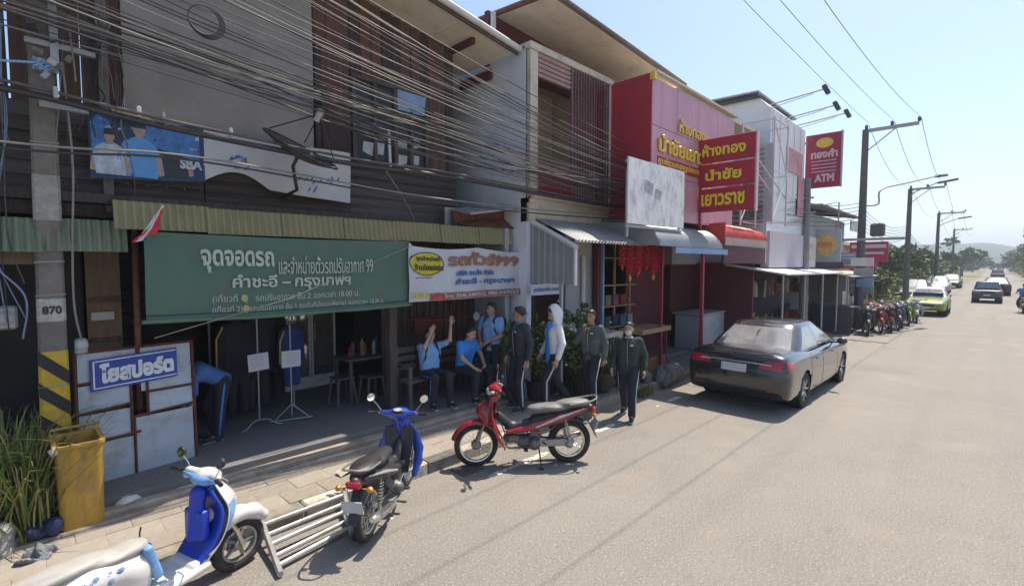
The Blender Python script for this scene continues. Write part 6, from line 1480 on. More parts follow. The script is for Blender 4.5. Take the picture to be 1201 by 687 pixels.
def person(label, loc, rz, pose, shirt, trouser=None, sleeve='short', skin=None, H=1.65, stripe=None, vox=.014, hood=False, mask=False, strap=False, collar=None, yaw=0.0, nod=0.0, hem=.03, inner=None):
    t = thing('person', label, 'person', loc, rz=R(rz))
    S = H / 1.65; skin = skin or m_skin; trouser = trouser or m_navyt
    J = dict(pel=(0, 0, .88), chest=(.01, 0, 1.24), neck=(0, 0, 1.40), head=(.02, 0, 1.535))
    for s_, n_ in ((1, 'L'), (-1, 'R')):
        J['sh' + n_] = (0, .175 * s_, 1.345); J['el' + n_] = (-.02, .21 * s_, 1.08); J['wr' + n_] = (.05, .21 * s_, .84)
        J['hip' + n_] = (0, .085 * s_, .86); J['kn' + n_] = (.02, .09 * s_, .47); J['an' + n_] = (0, .095 * s_, .08); J['toe' + n_] = (.15, .11 * s_, .035)
    J.update(pose)
    J = {k: Vector(v) * S for k, v in J.items() if k not in ('curl', 'face', 'palmL', 'palmR')}
    fwd = Vector((1, 0, 0)); side = Vector((0, 1, 0))
    tz = (J['neck'] - J['pel']).normalized()
    tside = (J['shL'] - J['shR']).normalized()
    # head frame
    hf = Vector((math.cos(R(yaw)) * math.cos(R(nod)), math.sin(R(yaw)) * math.cos(R(nod)), -math.sin(R(nod))))
    if 'face' in pose: hf = Vector(pose['face']).normalized()
    hs = Vector((0, 0, 1)).cross(hf); hs = hs.normalized() if hs.length > .2 else side
    hu = hf.cross(hs).normalized(); hc = J['head']
    HM = Matrix((hf, hs, hu)).transposed()
    hp = lambda x, y, z: hc + (hf * x + hs * y + hu * z) * S
    s = Solid(); k = .03 * S
    for sg, n_ in ((1, 'L'), (-1, 'R')):
        a = J['pel'] + tside * .055 * sg * S; b = J['chest'] + tside * .075 * sg * S
        s.cap(a, b, .095 * S, .10 * S, k=.05).cap(b, J['sh' + n_].lerp(J['neck'], .35) - tz * .03 * S, .09 * S, .055 * S, k=.05)
        s.cap(J['sh' + n_], J['el' + n_], .046 * S, .037 * S, k=k).cap(J['el' + n_], J['wr' + n_], .037 * S, .024 * S, k=.015)
        s.cap(J['hip' + n_], J['kn' + n_], .082 * S, .052 * S, k=k).cap(J['kn' + n_], J['an' + n_], .05 * S, .034 * S, k=.02)
        d = (J['wr' + n_] - J['el' + n_]).normalized(); s.cap(J['wr' + n_], J['wr' + n_] + d * .075 * S, .022 * S, .026 * S, k=.01)
        s.cap(J['an' + n_], J['toe' + n_], .034 * S, .028 * S, k=.02)
    s.cap(J['chest'] + tz * .06 * S, J['neck'], .07 * S, .052 * S, k=.04).cap(J['neck'], hp(-.01, 0, -.06), .048 * S, .046 * S, k=.02)
    s.ell(hp(-.012, 0, .035), [.092 * S, .075 * S, .088 * S], M=HM, k=.03).ell(hp(.018, 0, -.035), [.066 * S, .060 * S, .080 * S], M=HM, k=.03).ell(hp(.045, 0, -.085), [.03 * S, .032 * S, .026 * S], M=HM, k=.02)
    s.cap(hp(.078, 0, .015), hp(.098, 0, -.028), .008 * S, .015 * S, k=.012)
    for sg in (-1, 1): s.ell(hp(-.005, .077 * sg, -.01), [.02 * S, .008 * S, .032 * S], M=HM, k=.008)
    # fingers
    fm = MB()
    for sg, n_ in ((1, 'L'), (-1, 'R')):
        w0 = J['wr' + n_]; d = (w0 - J['el' + n_]).normalized(); n = pose.get('palm' + n_); n = Vector(n) if n else Vector((0, -sg, 0)); n = (n - d * n.dot(d)).normalized(); sd = d.cross(n)
        cu = pose.get('curl', .35)
        for i, (o, l) in enumerate(((-.030, .068), (-.010, .078), (.010, .074), (.030, .058))):
            b = w0 + (d * .085 + sd * o) * S; m1 = b + (d * math.cos(cu) + n * math.sin(cu)) * l * .5 * S; e = m1 + (d * math.cos(cu * 2) + n * math.sin(cu * 2)) * l * .5 * S
            fm.tube([b - d * .03 * S, b, m1, e, e + (e - m1) * .12], [.009 * S, .0095 * S, .0085 * S, .0075 * S, .003 * S], 6)
        th = sd * (-1 if sg * n.y < 0 else 1) * (1 if n_ == 'L' else 1); b = w0 + (d * .03 + th * .022) * S; fm.tube([b, b + (d * .03 + th * .03 + n * .01) * S, b + (d * .065 + th * .035 + n * .02) * S], [.012 * S, .0105 * S, .008 * S], 6)
        s.rbox(w0 + d * .062 * S, [.028 * S, .026 * S, .006 * S], .008 * S, M=Matrix((d, sd, n)).transposed(), k=.01)
    s.build('body', skin, t, vox=vox * S, extra=fm)
    mb = MB()
    for sg in (-1, 1): mb.lathe([(.001, .007), (.009, .004), (.011, 0)], hp(.076, .030 * sg, .012), n=8)
    mb.build('eyes', m_eye, t, local=True)
    mb = MB()
    for sg in (-1, 1): mb.tube([hp(.080, .016 * sg, .032), hp(.078, .045 * sg, .034)], .0035 * S, 4)
    mb.build('eyebrows', m_hair, t, local=True)
    mb = MB(); mb.tube([hp(.076, -.022, -.058), hp(.086, 0, -.056), hp(.076, .022, -.058)], .005 * S, 5); mb.build('mouth', m_lip, t, local=True)
    s = Solid(); s.ell(hp(-.016, 0, .045), [.100 * S, .084 * S, .089 * S], M=HM, k=.02); s.ell(hp(.02, .0, .085), [.055 * S, .060 * S, .035 * S], M=HM, k=.02)
    s.cut(hp(-.005, 0, .018), hu * 1.0 - hf * .9); s.build('hair', m_hair, t, vox=.011)
    if hood:
        s = Solid(); s.ell(hp(-.03, 0, .03), [.125 * S, .108 * S, .125 * S], M=HM, k=.03).cap(hp(-.05, 0, -.03), J['neck'] - tz * .02, .10 * S, .11 * S, k=.05); s.ell(hp(-.06, 0, .11), [.06, .05, .05], M=HM, k=.05)
        s.cut(hp(.045, 0, 0), -hf + hu * -.15); s.build('hood', shirt, t, vox=.014)
    if mask:
        s = Solid(); s.ell(hp(.045, 0, -.045), [.058 * S, .058 * S, .052 * S], M=HM, k=.01); s.cut(hp(0, 0, -.005), -hu); s.cut(hp(.01, 0, 0), hf); s.build('face_mask', m_white2, t, vox=.009)
    # shirt / jacket
    e = .014 if sleeve == 'short' else .016
    s = Solid()
    for sg, n_ in ((1, 'L'), (-1, 'R')):
        a = J['pel'] + tside * .062 * sg * S - tz * .05 * S; b = J['chest'] + tside * .08 * sg * S
        s.cap(a, b, (.084 + e) * S, (.100 + e) * S, k=.05).cap(b, J['sh' + n_].lerp(J['neck'], .30) - tz * .03 * S, (.09 + e) * S, (.055 + e) * S, k=.05)
        sh, el, wr = J['sh' + n_], J['el' + n_], J['wr' + n_]
        if sleeve == 'short': s.cap(sh, sh.lerp(el, .58), (.052 + e) * S, (.056 + e) * S, k=.03)
        else: s.cap(sh, el, (.05 + e) * S, (.042 + e) * S, k=.03).cap(el, el.lerp(wr, .9), (.041 + e) * S, (.032 + e) * S, k=.02)
    s.cap(J['chest'] + tz * .06 * S, J['neck'] - tz * .02 * S, .08 * S, (.055 + e) * S, k=.03)
    s.cut(J['pel'] - tz * (.055 + hem) * S, tz); s.cut(J['neck'] + tz * .015 * S, -tz)
    s.build('jacket' if sleeve != 'short' else 'shirt', shirt, t, vox=vox * S)
    if sleeve != 'short' and not inner:
        f_ = tz.cross(tside) * -1
        if f_.x < 0: f_ = -f_
        mb = MB(); mb.tube([J['neck'] + f_ * .075 * S - tz * .03 * S, J['chest'] + f_ * .128 * S, J['pel'] + f_ * .112 * S + tz * .02 * S], .006 * S, 5); mb.build('zip', m_steel, t, smooth=True, local=True)
        for sg in (-1, 1):
            p_ = J['chest'] + f_ * .118 * S + tside * .075 * sg * S + tz * .03 * S
            if sg > 0: mb = MB(); mb.box(p_, (.012, .05, .022)); mb.build('badge', m_white2, t, local=True)
            mb = MB(); a_ = J['pel'] + f_ * .10 * S + tside * .10 * sg * S; mb.tube([a_ + tz * .03, a_ + tz * .13 - tside * .04 * sg], .006 * S, 4); mb.build('pocket_seam', m_black, t, local=True)
    if collar:
        mb = MB(); mb.torus((0, 0, 0), .062 * S, .013 * S, 'z', 18, 6); M = Matrix.Translation(J['neck'] - tz * .005 * S) @ tz.to_track_quat('Z', 'Y').to_matrix().to_4x4(); mb.v = [tuple(M @ Vector(p)) for p in mb.v]; mb.build('collar', collar, t, smooth=True, local=True)
    if inner:
        s = Solid(); f_ = tz.cross(tside) * -1; a = J['chest'] + tz * .10 * S + f_ * .055 * S; b = J['pel'] + f_ * .075 * S - tz * .10 * S
        s.cap(a, b, .075 * S, .08 * S, k=.02); s.build('undershirt', inner, t, vox=.014)
    # trousers
    s = Solid()
    for sg, n_ in ((1, 'L'), (-1, 'R')):
        hip, kn, an = J['hip' + n_], J['kn' + n_], J['an' + n_]
        s.cap(J['pel'] + tside * .05 * sg * S + tz * .05 * S, hip, .105 * S, .10 * S, k=.04).cap(hip, kn, .098 * S, .070 * S, k=.03).cap(kn, kn.lerp(an, .95), .068 * S, .062 * S, k=.02)
    s.build('trousers', trouser, t, vox=vox * S)
    if stripe:
        for sg, n_ in ((1, 'L'), (-1, 'R')):
            hip, kn, an = J['hip' + n_], J['kn' + n_], J['an' + n_]; o = side * sg
            mb = MB(); mb.tube([hip + o * .094 * S, hip.lerp(kn, .5) + o * .082 * S, kn + o * .066 * S, kn.lerp(an, .5) + o * .062 * S, kn.lerp(an, .98) + o * .058 * S], .013 * S, 6); mb.build('trouser_stripe', stripe, t, smooth=True, local=True)
    for sg, n_ in ((1, 'L'), (-1, 'R')):
        an, to = J['an' + n_], J['toe' + n_]; hd = (to - an); hd.z = 0; hd = hd.normalized() if hd.length > .01 else fwd
        s = Solid(); s.cap(an - hd * .03 * S - Vector((0, 0, .03)) * S, to + Vector((0, 0, .012)) * S, .042 * S, .036 * S, k=.02).cap(an - Vector((0, 0, .02)) * S, an - Vector((0, 0, .04)) * S, .042 * S, .045 * S, k=.02)
        s.build('shoe', m_shoe, t, vox=.011)
        mb = MB(); mb.tube([an - hd * .06 * S - Vector((0, 0, .065)) * S, to + hd * .03 * S - Vector((0, 0, .024)) * S], .02 * S, 6, flat=(1.6, .4)); mb.build('sole', m_white2, t, smooth=True, local=True)
    if strap:
        f_ = tz.cross(tside) * -1
        for sg, n_ in ((1, 'L'), (-1, 'R')):
            top = J['sh' + n_].lerp(J['neck'], .45) + tz * .035 * S
            mb = MB(); mb.tube(seg([top - f_ * .10 * S - tz * .06 * S, top + tz * .012, top + f_ * .085 * S - tz * .05 * S, J['chest'] + tside * .125 * sg * S + f_ * .105 * S - tz * .05 * S, J['pel'] + tside * .15 * sg * S + f_ * .03 * S + tz * .12 * S], 4), .016 * S, 6, flat=(1.3, .5)); mb.build('bag_strap', m_strap, t, smooth=True, local=True)
        s = Solid(); s.rbox(J['chest'] - f_ * .20 * S - tz * .06 * S, [.05 * S, .12 * S, .15 * S], .04, M=Matrix((f_, tside, tz)).transposed(), k=.02); s.build('backpack', m_strap, t, vox=.016)
    return t
FX = -90   # facing the road
SEAT = dict(pel=(0, 0, .52), chest=(.0, 0, .86), neck=(0, 0, 1.02), head=(.03, 0, 1.155), shL=(0, .175, .965), shR=(0, -.175, .965), hipL=(.02, .09, .50), hipR=(.02, -.09, .50))
# floor .3: seated boys on the wooden bench
person('boy in a light blue school shirt sitting on the bench with both arms raised', (4.80, 6.62, .3), -98, dict(SEAT, face=(1, -.2, -.05),
    knL=(.40, .14, .52), anL=(.42, .15, .09), toeL=(.56, .17, .04), knR=(.40, -.12, .52), anR=(.36, -.14, .09), toeR=(.50, -.15, .04),
    elL=(.16, .30, 1.06), wrL=(.10, .36, 1.31), palmL=(1, 0, 0), elR=(.20, -.20, .98), wrR=(.17, -.07, 1.20), palmR=(1, 0, 0), curl=.15), m_ltshirt, strap=True, stripe=m_blued, H=1.62)
person('boy in a bright blue polo shirt sitting on the bench, hands between his knees', (5.42, 6.50, .3), -80, dict(SEAT, chest=(.08, 0, .86), neck=(.12, 0, 1.01), head=(.18, 0, 1.13), shL=(.09, .185, .955), shR=(.09, -.185, .955), face=(1, .1, -.35),
    knL=(.42, .20, .52), anL=(.44, .22, .09), toeL=(.58, .27, .04), knR=(.42, -.16, .52), anR=(.40, -.18, .09), toeR=(.54, -.21, .04),
    elL=(.20, .25, .74), wrL=(.38, .10, .62), elR=(.20, -.26, .74), wrR=(.40, -.20, .60), curl=.6), m_bshirt, collar=m_bshirt, H=1.64)
person('boy in a light blue shirt with dark backpack, standing left of the black jacket', (5.92, 6.30, .3), -165, dict(
    elL=(.10, .24, 1.08), wrL=(.24, .10, 1.00), elR=(.05, -.25, 1.08), wrR=(.20, -.12, .98), palmL=(0, -.5, -1), palmR=(0, .5, -1)), m_ltshirt, strap=True, yaw=-25, H=1.62, skin=m_skin2)
person('young man in a black zip jacket over a blue shirt, striped track trousers, looking left', (5.92, 5.62, .15), 165, dict(
    knL=(.08, .12, .48), anL=(.06, .14, .10), toeL=(.20, .18, .05), knR=(.10, -.10, .48), anR=(-.04, -.11, .10), toeR=(.10, -.13, .05), elL=(-.04, .25, 1.08), wrL=(.02, .27, .83), elR=(-.02, -.25, 1.09), wrR=(.08, -.24, .86)), m_blackc, sleeve='long', stripe=m_white2, yaw=-40, H=1.74, hem=-.02, collar=m_bshirt, skin=m_skin2)
o = bpy.data.objects
t = person('boy in a white hooded jacket over a blue shirt walking along the pavement', (6.42, 5.28, .15), 152, dict(
    knL=(.20, .10, .48), anL=(.20, .11, .09), toeL=(.34, .13, .06), knR=(-.04, -.09, .47), anR=(-.28, -.10, .14), toeR=(-.15, -.12, .04), elL=(-.03, .25, 1.09), wrL=(.06, .27, .85), elR=(.0, -.25, 1.09), wrR=(.14, -.24, .87)), m_hood, sleeve='long', hood=True, H=1.72, nod=22, inner=m_bshirt, hem=.06, stripe=m_white2)
person('half-hidden boy in light clothes behind the white hood and the dark green jacket', (7.30, 5.80, .15), -150, dict(
    elL=(.08, .26, 1.12), wrL=(.20, .16, 1.28)), m_hood, sleeve='long', H=1.60)
person('boy in a dark grey-green jacket holding one hand up to his chin', (6.98, 4.92, .15), -172, dict(
    knL=(.14, .10, .48), anL=(.12, .11, .10), toeL=(.26, .14, .05), knR=(-.02, -.09, .47), anR=(-.10, -.10, .10), toeR=(.05, -.12, .04),
    elR=(.10, -.24, 1.10), wrR=(.16, -.06, 1.30), palmR=(0, 1, 0), elL=(-.02, .25, 1.09), wrL=(.04, .27, .85), curl=.7), mat('grey_green_jacket', (.085, .10, .09), rough=.85, var=.35, scale=5, bump=.4, bscale=12), sleeve='long', stripe=m_white2, H=1.66, skin=m_skin2)
person('boy in a dark track suit and white face mask stepping onto the road', (7.28, 4.36, 0), -160, dict(
    knL=(.20, .10, .48), anL=(.24, .11, .09), toeL=(.38, .13, .05), knR=(-.02, -.09, .47), anR=(-.22, -.10, .13), toeR=(-.09, -.12, .04),
    elL=(-.06, .26, 1.09), wrL=(.04, .28, .86), elR=(-.04, -.25, 1.09), wrR=(.06, -.27, .86)), m_dgreen, sleeve='long', stripe=m_white2, mask=True, H=1.62, collar=m_white2)
person('boy in a blue shirt bending far over beside the tin screen in the shop doorway', (1.80, 7.22, .3), 178, dict(
    pel=(-.08, 0, .80), chest=(.17, 0, .95), neck=(.33, 0, .89), head=(.42, 0, .79), face=(.3, 0, -1), shL=(.28, .17, .87), shR=(.28, -.17, .87),
    elL=(.30, .22, .62), wrL=(.38, .17, .40), elR=(.28, -.22, .62), wrR=(.36, -.17, .38), hipL=(-.08, .085, .79), hipR=(-.08, -.085, .79), knL=(-.04, .10, .46), knR=(.06, -.10, .46)), m_blued, stripe=m_bshirt, H=1.62)
# walking stick / lanyard tube hanging from the white hood's side is a striped trouser seam; a bag for the black jacket
# ================================================================ bench, tables and stock under the eave
m_bench = mat('grey_bench_wood', (.09, .085, .08), rough=.8, var=.2)
bn = thing('bench', 'grey slatted wooden bench under the seated boys', 'bench', (5.0, 6.6, .3))
for k in range(4):
    mb = MB(); mb.box((5.05, 6.50 + k * .085, .74), (1.55, .07, .03)); mb.build('seat_slat', m_bench, bn)
for k in range(3):
    mb = MB(); mb.box((5.05, 6.86, .92 + k * .14), (1.55, .025, .09)); mb.build('back_slat', m_bench, bn)
for xx in (4.32, 5.78):
    for yy in (6.48, 6.86):
        mb = MB(); mb.box((xx, yy, .3 + (.34 if yy < 6.6 else .5)), (.05, .05, .68 if yy < 6.6 else 1.0)); mb.build('leg', m_bench, bn)
    mb = MB(); mb.box((xx, 6.67, .97), (.06, .45, .03)); mb.build('armrest', m_bench, bn)
for i, (x_, y_, lb) in enumerate(((4.55, 7.75, 'dark wooden table under the stock left of the bench'),)):
    tb_ = thing('table', lb, 'table', (x_, y_, .3))
    mb = MB(); mb.box((x_, y_, 1.02), (1.5, .6, .04)); mb.build('top', m_bench, tb_)
    for sx in (-.7, .7):
        for sy in (-.25, .25):
            mb = MB(); mb.box((x_ + sx, y_ + sy, .66), (.05, .05, .70)); mb.build('leg', m_bench, tb_)
for i in range(12):
    mb = MB(); x_ = 3.95 + i * .11; mb.lathe([(.001, 0), (.035, 0), (.035, .12 + .05 * (i % 3)), (.015, .16 + .05 * (i % 3)), (.015, .19 + .05 * (i % 3))], (x_, 7.7 + .12 * (i % 2), 1.04), n=8)
    solo('bottle', mb, gm[(i * 5) % 8], 'small bottle or jar standing on the dark table left of the bench', 'bottle', group='bottles on the dark table')
m_stool = mat('grey_stool_plastic', (.10, .10, .11), rough=.6)
for i, (x_, y_) in enumerate(((4.15, 7.35), (3.75, 7.6))):
    t = thing('stool', ('nearer' if i == 0 else 'farther') + ' grey stool in the shade left of the bench', 'stool', (x_, y_, .3))
    mb = MB(); mb.box((x_, y_, .74), (.32, .32, .03), bev=.01); mb.build('seat', m_stool, t)
    for sx in (-1, 1):
        for sy in (-1, 1):
            mb = MB(); mb.tube([(x_ + .17 * sx, y_ + .17 * sy, .3), (x_ + .12 * sx, y_ + .12 * sy, .74)], .02, 5); mb.build('leg', m_stool, t)
# display fridge
fr = thing('display_fridge', 'two-door glass display fridge in the shop behind the sign stands', 'fridge', (3.85, 9.0, .3))
fr.rotation_euler.z = R(2)
m_frame = mat('fridge_frame', (.75, .75, .72), rough=.4)
m_fglass = mat('fridge_glass', (.55, .50, .42), rough=.06, var=.4, scale=1.5, metal=.75)
F = lambda mb, nm, m_: mb.build(nm, m_, fr, local=True)
mb = MB(); mb.box((0, .32, .95), (.98, .56, 1.9)); F(mb, 'body', mat('fridge_body', (.2, .2, .2)))
for k in range(2):
    cx = -.245 + .49 * k
    mb = MB(); mb.box((cx, .02, .20), (.47, .03, .05)); mb.box((cx, .02, 1.80), (.47, .03, .05)); mb.box((cx - .22, .02, 1.0), (.035, .03, 1.6)); mb.box((cx + .22, .02, 1.0), (.035, .03, 1.6)); F(mb, 'door_frame', m_frame)
    mb = MB(); mb.box((cx, .03, 1.0), (.42, .01, 1.56)); F(mb, 'door_glass', m_fglass)
    mb = MB(); mb.box((cx + (.18 if k == 0 else -.18), -.01, 1.05), (.02, .03, .35)); F(mb, 'handle', m_steel)
mb = MB(); mb.box((0, .04, .10), (.98, .06, .18)); F(mb, 'kick_plate', m_frame)
for k in range(3):
    mb = MB(); mb.box((.245, .02, .32 + .13 * k), (.40, .005, .11)); F(mb, 'blue_sticker', mat('shaded_blue', (.05, .09, .2), var=.6, scale=12)) if k == 0 else None
# sign stands with blank paper sheets
for i, (x_, y_, lb) in enumerate(((2.38, 7.35, 'left of the two thin sign stands holding white paper sheets'), (2.80, 7.27, 'right of the two thin sign stands holding white paper sheets'))):
    t = thing('sign_stand', lb, 'sign stand', (x_, y_, .3))
    mb = MB(); mb.tube([(x_, y_, .38), (x_, y_, 1.86 - .12 * i)], .011, 6); mb.build('pole', m_steel, t)
    mb = MB(); mb.box((x_, y_ - .02, 1.23), (.27, .012, .24), rot=Euler((0, R(-3 + 4 * i), 0))); mb.build('paper_sheet', mat('paper_sheet', (.55, .56, .60), rough=.8, var=.05, scale=30), t)
    mb = MB()
    for k in range(6): mb.box((x_ - .01, y_ - .028, 1.31 - k * .03), (.2 - .03 * (k % 3), .002, .006), rot=Euler((0, R(-3 + 4 * i), 0)))
    mb.build('printed_lines', m_greyw, t)
    if i == 0:
        mb = MB()
        for s_ in (-1, 1): mb.tube(seg([(x_, y_, .40), (x_ + .10 * s_, y_ - .05, .40), (x_ + .2 * s_, y_ - .10, .33), (x_ + .27 * s_, y_ - .13, .32)], 4), .011, 5)
        mb.tube([(x_, y_, .40), (x_, y_ + .2, .32)], .011, 5); mb.build('foot', m_steel, t, smooth=True)
    else:
        mb = MB()
        for s_ in (-1, 1): mb.tube([(x_, y_, .56), (x_ + .22 * s_, y_ - .07 * s_, .34)], .009, 5)
        mb.tube([(x_ - .27, y_ + .08, .33), (x_ + .27, y_ - .08, .33)], .012, 5); mb.tube([(x_, y_, .4), (x_, y_ + .22, .32)], .01, 5); mb.build('foot', m_steel, t)
# clothes hanging on a rail
m_gblack = mat('black_tracksuit', (.02, .022, .028), rough=.9, var=.3); m_gblue = mat('navy_tracksuit', (.018, .04, .17), rough=.9, var=.3)
ra = thing('clothes_rail', 'clothes rail hung with dark track suits behind the sign stands', 'clothes rail', (2.6, 8.0, .3))
mb = MB(); mb.tube([(1.95, 8.0, 1.92), (3.12, 8.0, 1.92)], .015, 6); mb.tube([(1.95, 8.0, .3), (1.95, 8.0, 1.92)], .015, 6); mb.tube([(3.12, 8.0, .3), (3.12, 8.0, 1.92)], .015, 6); mb.build('rail', m_steel, ra)
def garment(x_, y_, ztop_, L, wd, m_, pipe, lb, grp):
    t = thing('hanging_jacket', lb, 'jacket', (x_, y_, ztop_ - L), group=grp)
    S_ = Solid(); c_ = Vector((0, 0, L))
    S_.cap((-wd * .28, 0, L - .10), (-wd * .30, 0, L * .42), .07, .085, k=.05).cap((wd * .28, 0, L - .10), (wd * .30, 0, L * .42), .07, .085, k=.05).cap((0, 0, L - .05), (0, 0, L * .4), .06, .09, k=.06)
    S_.cap((-wd * .45, 0, L - .14), (-wd * .56, .02, L * .38), .055, .05, k=.02).cap((wd * .45, 0, L - .14), (wd * .56, .02, L * .38), .055, .05, k=.02)
    S_.cap((-wd * .2, 0, L * .4), (-wd * .2, 0, .05), .08, .065, k=.03).cap((wd * .2, 0, L * .4), (wd * .2, 0, .05), .08, .065, k=.03)
    S_.build('cloth', m_, t, vox=.022)
    if pipe:
        mb = MB(); mb.tube([(-wd * .42, -.06, L - .08), (-wd * .62, -.055, L - .25), (-wd * .64, -.05, L * .38)], .013, 5); mb.build('piping', pipe, t, smooth=True, local=True)
m_yp = mat('yellow_piping', (.55, .42, .06), rough=.7)
garment(2.22, 7.75, 1.80, 1.35, .42, m_gblack, m_yp, 'black track suit with yellow piping hanging left of the sign stands', None)
garment(2.52, 7.85, 1.84, 1.4, .46, m_gblack, None, 'plain black track suit between the two sign stands', None)
garment(2.98, 7.70, 1.68, .95, .30, m_gblue, m_yp, 'navy track jacket with yellow piping hanging right of the right sign stand', None)
garment(2.82, 8.1, 1.84, 1.35, .42, m_gblack, None, 'dark track suit at the back of the clothes rail', None)
for i in range(8):
    mb = MB(); mb.box((2.0 + i * .28, 9.9, 1.9 + .05 * (i % 2)), (.2, .2, .22)); solo('stock_box', mb, gm[(i * 3 + 1) % 8] if i % 2 else m_dark, 'shaded box of stock on the back shelf of the clothes shop', 'box', group='stock on the back shelf')
mb = MB(); mb.box((3, 9.9, 1.75), (2.6, .35, .04)); solo('shelf', mb, m_bench, 'dark back shelf of the clothes shop carrying stock boxes', 'shelf')
mb = MB(); mb.box((4.15, 10.2, 1.9), (.3, .1, .5)); solo('hanging_bag', mb, mat('dull_orange_cloth', (.22, .10, .02), var=.3), 'dull orange cloth hanging at the back right of the fridge', 'cloth')
mb = MB(); mb.tube([(4.2, 6.5, 1.74), (5.0, 6.5, 1.67), (5.9, 6.5, 1.70)], .004, 4); solo('string', mb, m_redrail, 'thin red string under the white tour-bus banner', 'string')
mb = MB(); mb.lathe([(.001, 0), (.07, .005), (.075, .02), (.001, .03)], (5.75, 6.5, 1.68), 'y', n=16); solo('hanging_disc', mb, m_greyw, 'small grey disc hanging under the right end of the tour-bus banner', 'disc')
mb = MB(); mb.box((5.15, 7.2, 1.52), (.5, .02, .3)); solo('red_notice', mb, mat('shaded_red_sheet', (.12, .02, .015)), 'dull red sheet on the planks above the seated boys', 'notice')
mb = MB(); mb.box((4.14, 6.2, .29), (.03, .03, .04)); 
# ================================================================ cars
m_cglass = mat('car_glass', (.20, .21, .22), rough=.12, spec=.9, coat=.6, var=.15, scale=2, dirt=(.36, .34, .30), dirt_amt=.6, dscale=2)
m_cblack = mat('car_trim_black', (.015, .015, .016), rough=.5)
m_wheelm = mat('alloy_wheel', (.42, .42, .42), rough=.35, metal=.7, var=.1)
m_tailr = mat('tail_lamp', (.40, .008, .02), rough=.2, coat=.8)
def sedan(label, loc, rz, paint, n=5, L=4.82, W=1.82, zs=1.0, prof=None, gh=None, detail=True, name='parked_car', glass=None, front=False, cat='car', group=None, belt=.98, roofz=1.46):
    t = thing(name, label, cat, loc, rz=R(rz), group=group)
    glass = glass or m_cglass
    hw = W / 2
    # x, half width, bottom z, shoulder z, deck z
    prof = prof or [(0.00, .74, .50, .70, .74), (.05, .83, .34, .86, .92), (.12, .88, .27, .93, 1.015), (.24, .905, .24, .95, 1.06), (.55, 1.0 * hw, .24, .96, 1.07), (1.0, hw, .22, .95, 1.06), (1.6, hw, .20, .93, 1.0),
                    (2.4, hw, .20, .92, 1.0), (3.2, hw, .20, .91, .99), (3.75, hw, .22, .88, .965), (4.2, .895, .24, .82, .88), (4.5, .85, .26, .74, .79), (4.72, .75, .30, .66, .70), (L, .60, .38, .58, .60)]
    P = catrom(prof, n)
    def ring(q):
        x, w_, zb, zh, zd = q
        h = zh - zb
        half = [(0, zb), (w_ * .6, zb), (w_ * .90, zb + .015), (w_ * .965, zb + .07), (w_ * .99, zb + h * .3), (w_, zb + h * .5), (w_ * 1.0, zb + h * .62), (w_ * .985, zb + h * .8), (w_ * .965, zh - .05), (w_ * .93, zh - .005), (w_ * .86, zh + (zd - zh) * .55), (w_ * .6, zd - .008), (w_ * .3, zd), (0, zd + .003)]
        half = catrom(half, 2)
        return [(x, y, z) for y, z in half] + [(x, -y, z) for y, z in half[::-1][1:-1]]
    arch = [(1.02, .34, .355), (L - .98, .34, .355)] if L > 4 else [(.8, .32, .34), (L - .8, .32, .34)]
    rings = [ring(q) for q in P]; m_ = len(rings[0]); vs = [p for rg in rings for p in rg]; fs = []
    for i in range(len(rings) - 1):
        for k in range(m_):
            f = (i * m_ + k, i * m_ + (k + 1) % m_, (i + 1) * m_ + (k + 1) % m_, (i + 1) * m_ + k)
            c_ = [sum(vs[j][a] for j in f) / 4 for a in range(3)]
            if abs(c_[1]) > .55 * hw and any((c_[0] - ax_) ** 2 + (c_[2] - az) ** 2 < ar ** 2 for ax_, az, ar in arch): continue
            fs.append(f)
    # snap rims of arches
    vs = [list(p) for p in vs]
    for p in vs:
        for ax_, az, ar in arch:
            if abs(p[1]) > .55 * hw:
                d = math.hypot(p[0] - ax_, p[2] - az)
                if ar * .88 < d < ar * 1.10 and p[2] > .2: p[0] = ax_ + (p[0] - ax_) * ar / d; p[2] = az + (p[2] - az) * ar / d
    fs.append(tuple(range(m_))); fs.append(tuple((len(rings) - 1) * m_ + k for k in range(m_)))
    mb = MB(); mb.add(vs, fs); body = mb.build('body', paint, t, smooth=35, local=True)
    bv = BVHTree.FromPolygons([Vector(v) for v in vs], fs)
    # wheel wells and wheels
    for ax_, az, ar in arch:
        for s_ in (-1, 1):
            mb = MB(); mb.lathe([(ar * .99, hw * .99 * s_ - .02 * s_), (ar * .99, hw * .5 * s_), (.02, hw * .5 * s_)], (ax_, 0, az), 'y', n=28); mb.build('wheel_well', m_cblack, t, local=True)
            w_ = bpy.data.objects.new('wheel', None); link(w_, t); w_.location = (ax_, (hw - .12) * s_, .325)
            mb = MB(); mb.lathe([(.20, -.10), (.29, -.105), (.322, -.08), (.325, 0), (.322, .08), (.29, .105), (.20, .10)], (0, 0, 0), 'y', n=28); mb.build('tyre', m_tyre, w_, smooth=35, local=True)
            mb = MB(); mb.lathe([(.21, .095 * s_), (.20, .08 * s_), (.19, .03 * s_), (.05, .05 * s_), (.001, .055 * s_)], (0, 0, 0), 'y', n=28)
            mb.build('rim', mat('rim_shadow', (.06, .06, .06), metal=.5), w_, local=True)
            if detail:
                mb = MB()
                for k in range(7):
                    a = k * 2 * math.pi / 7; mb.tube([(.04 * math.cos(a), .075 * s_, .04 * math.sin(a)), (.20 * math.cos(a), .085 * s_, .20 * math.sin(a))], [.022, .016], 5)
                mb.lathe([(.195, .09 * s_), (.21, .095 * s_), (.215, .08 * s_)], (0, 0, 0), 'y', n=28); mb.build('wheel_spokes', m_wheelm, w_, smooth=40, local=True)
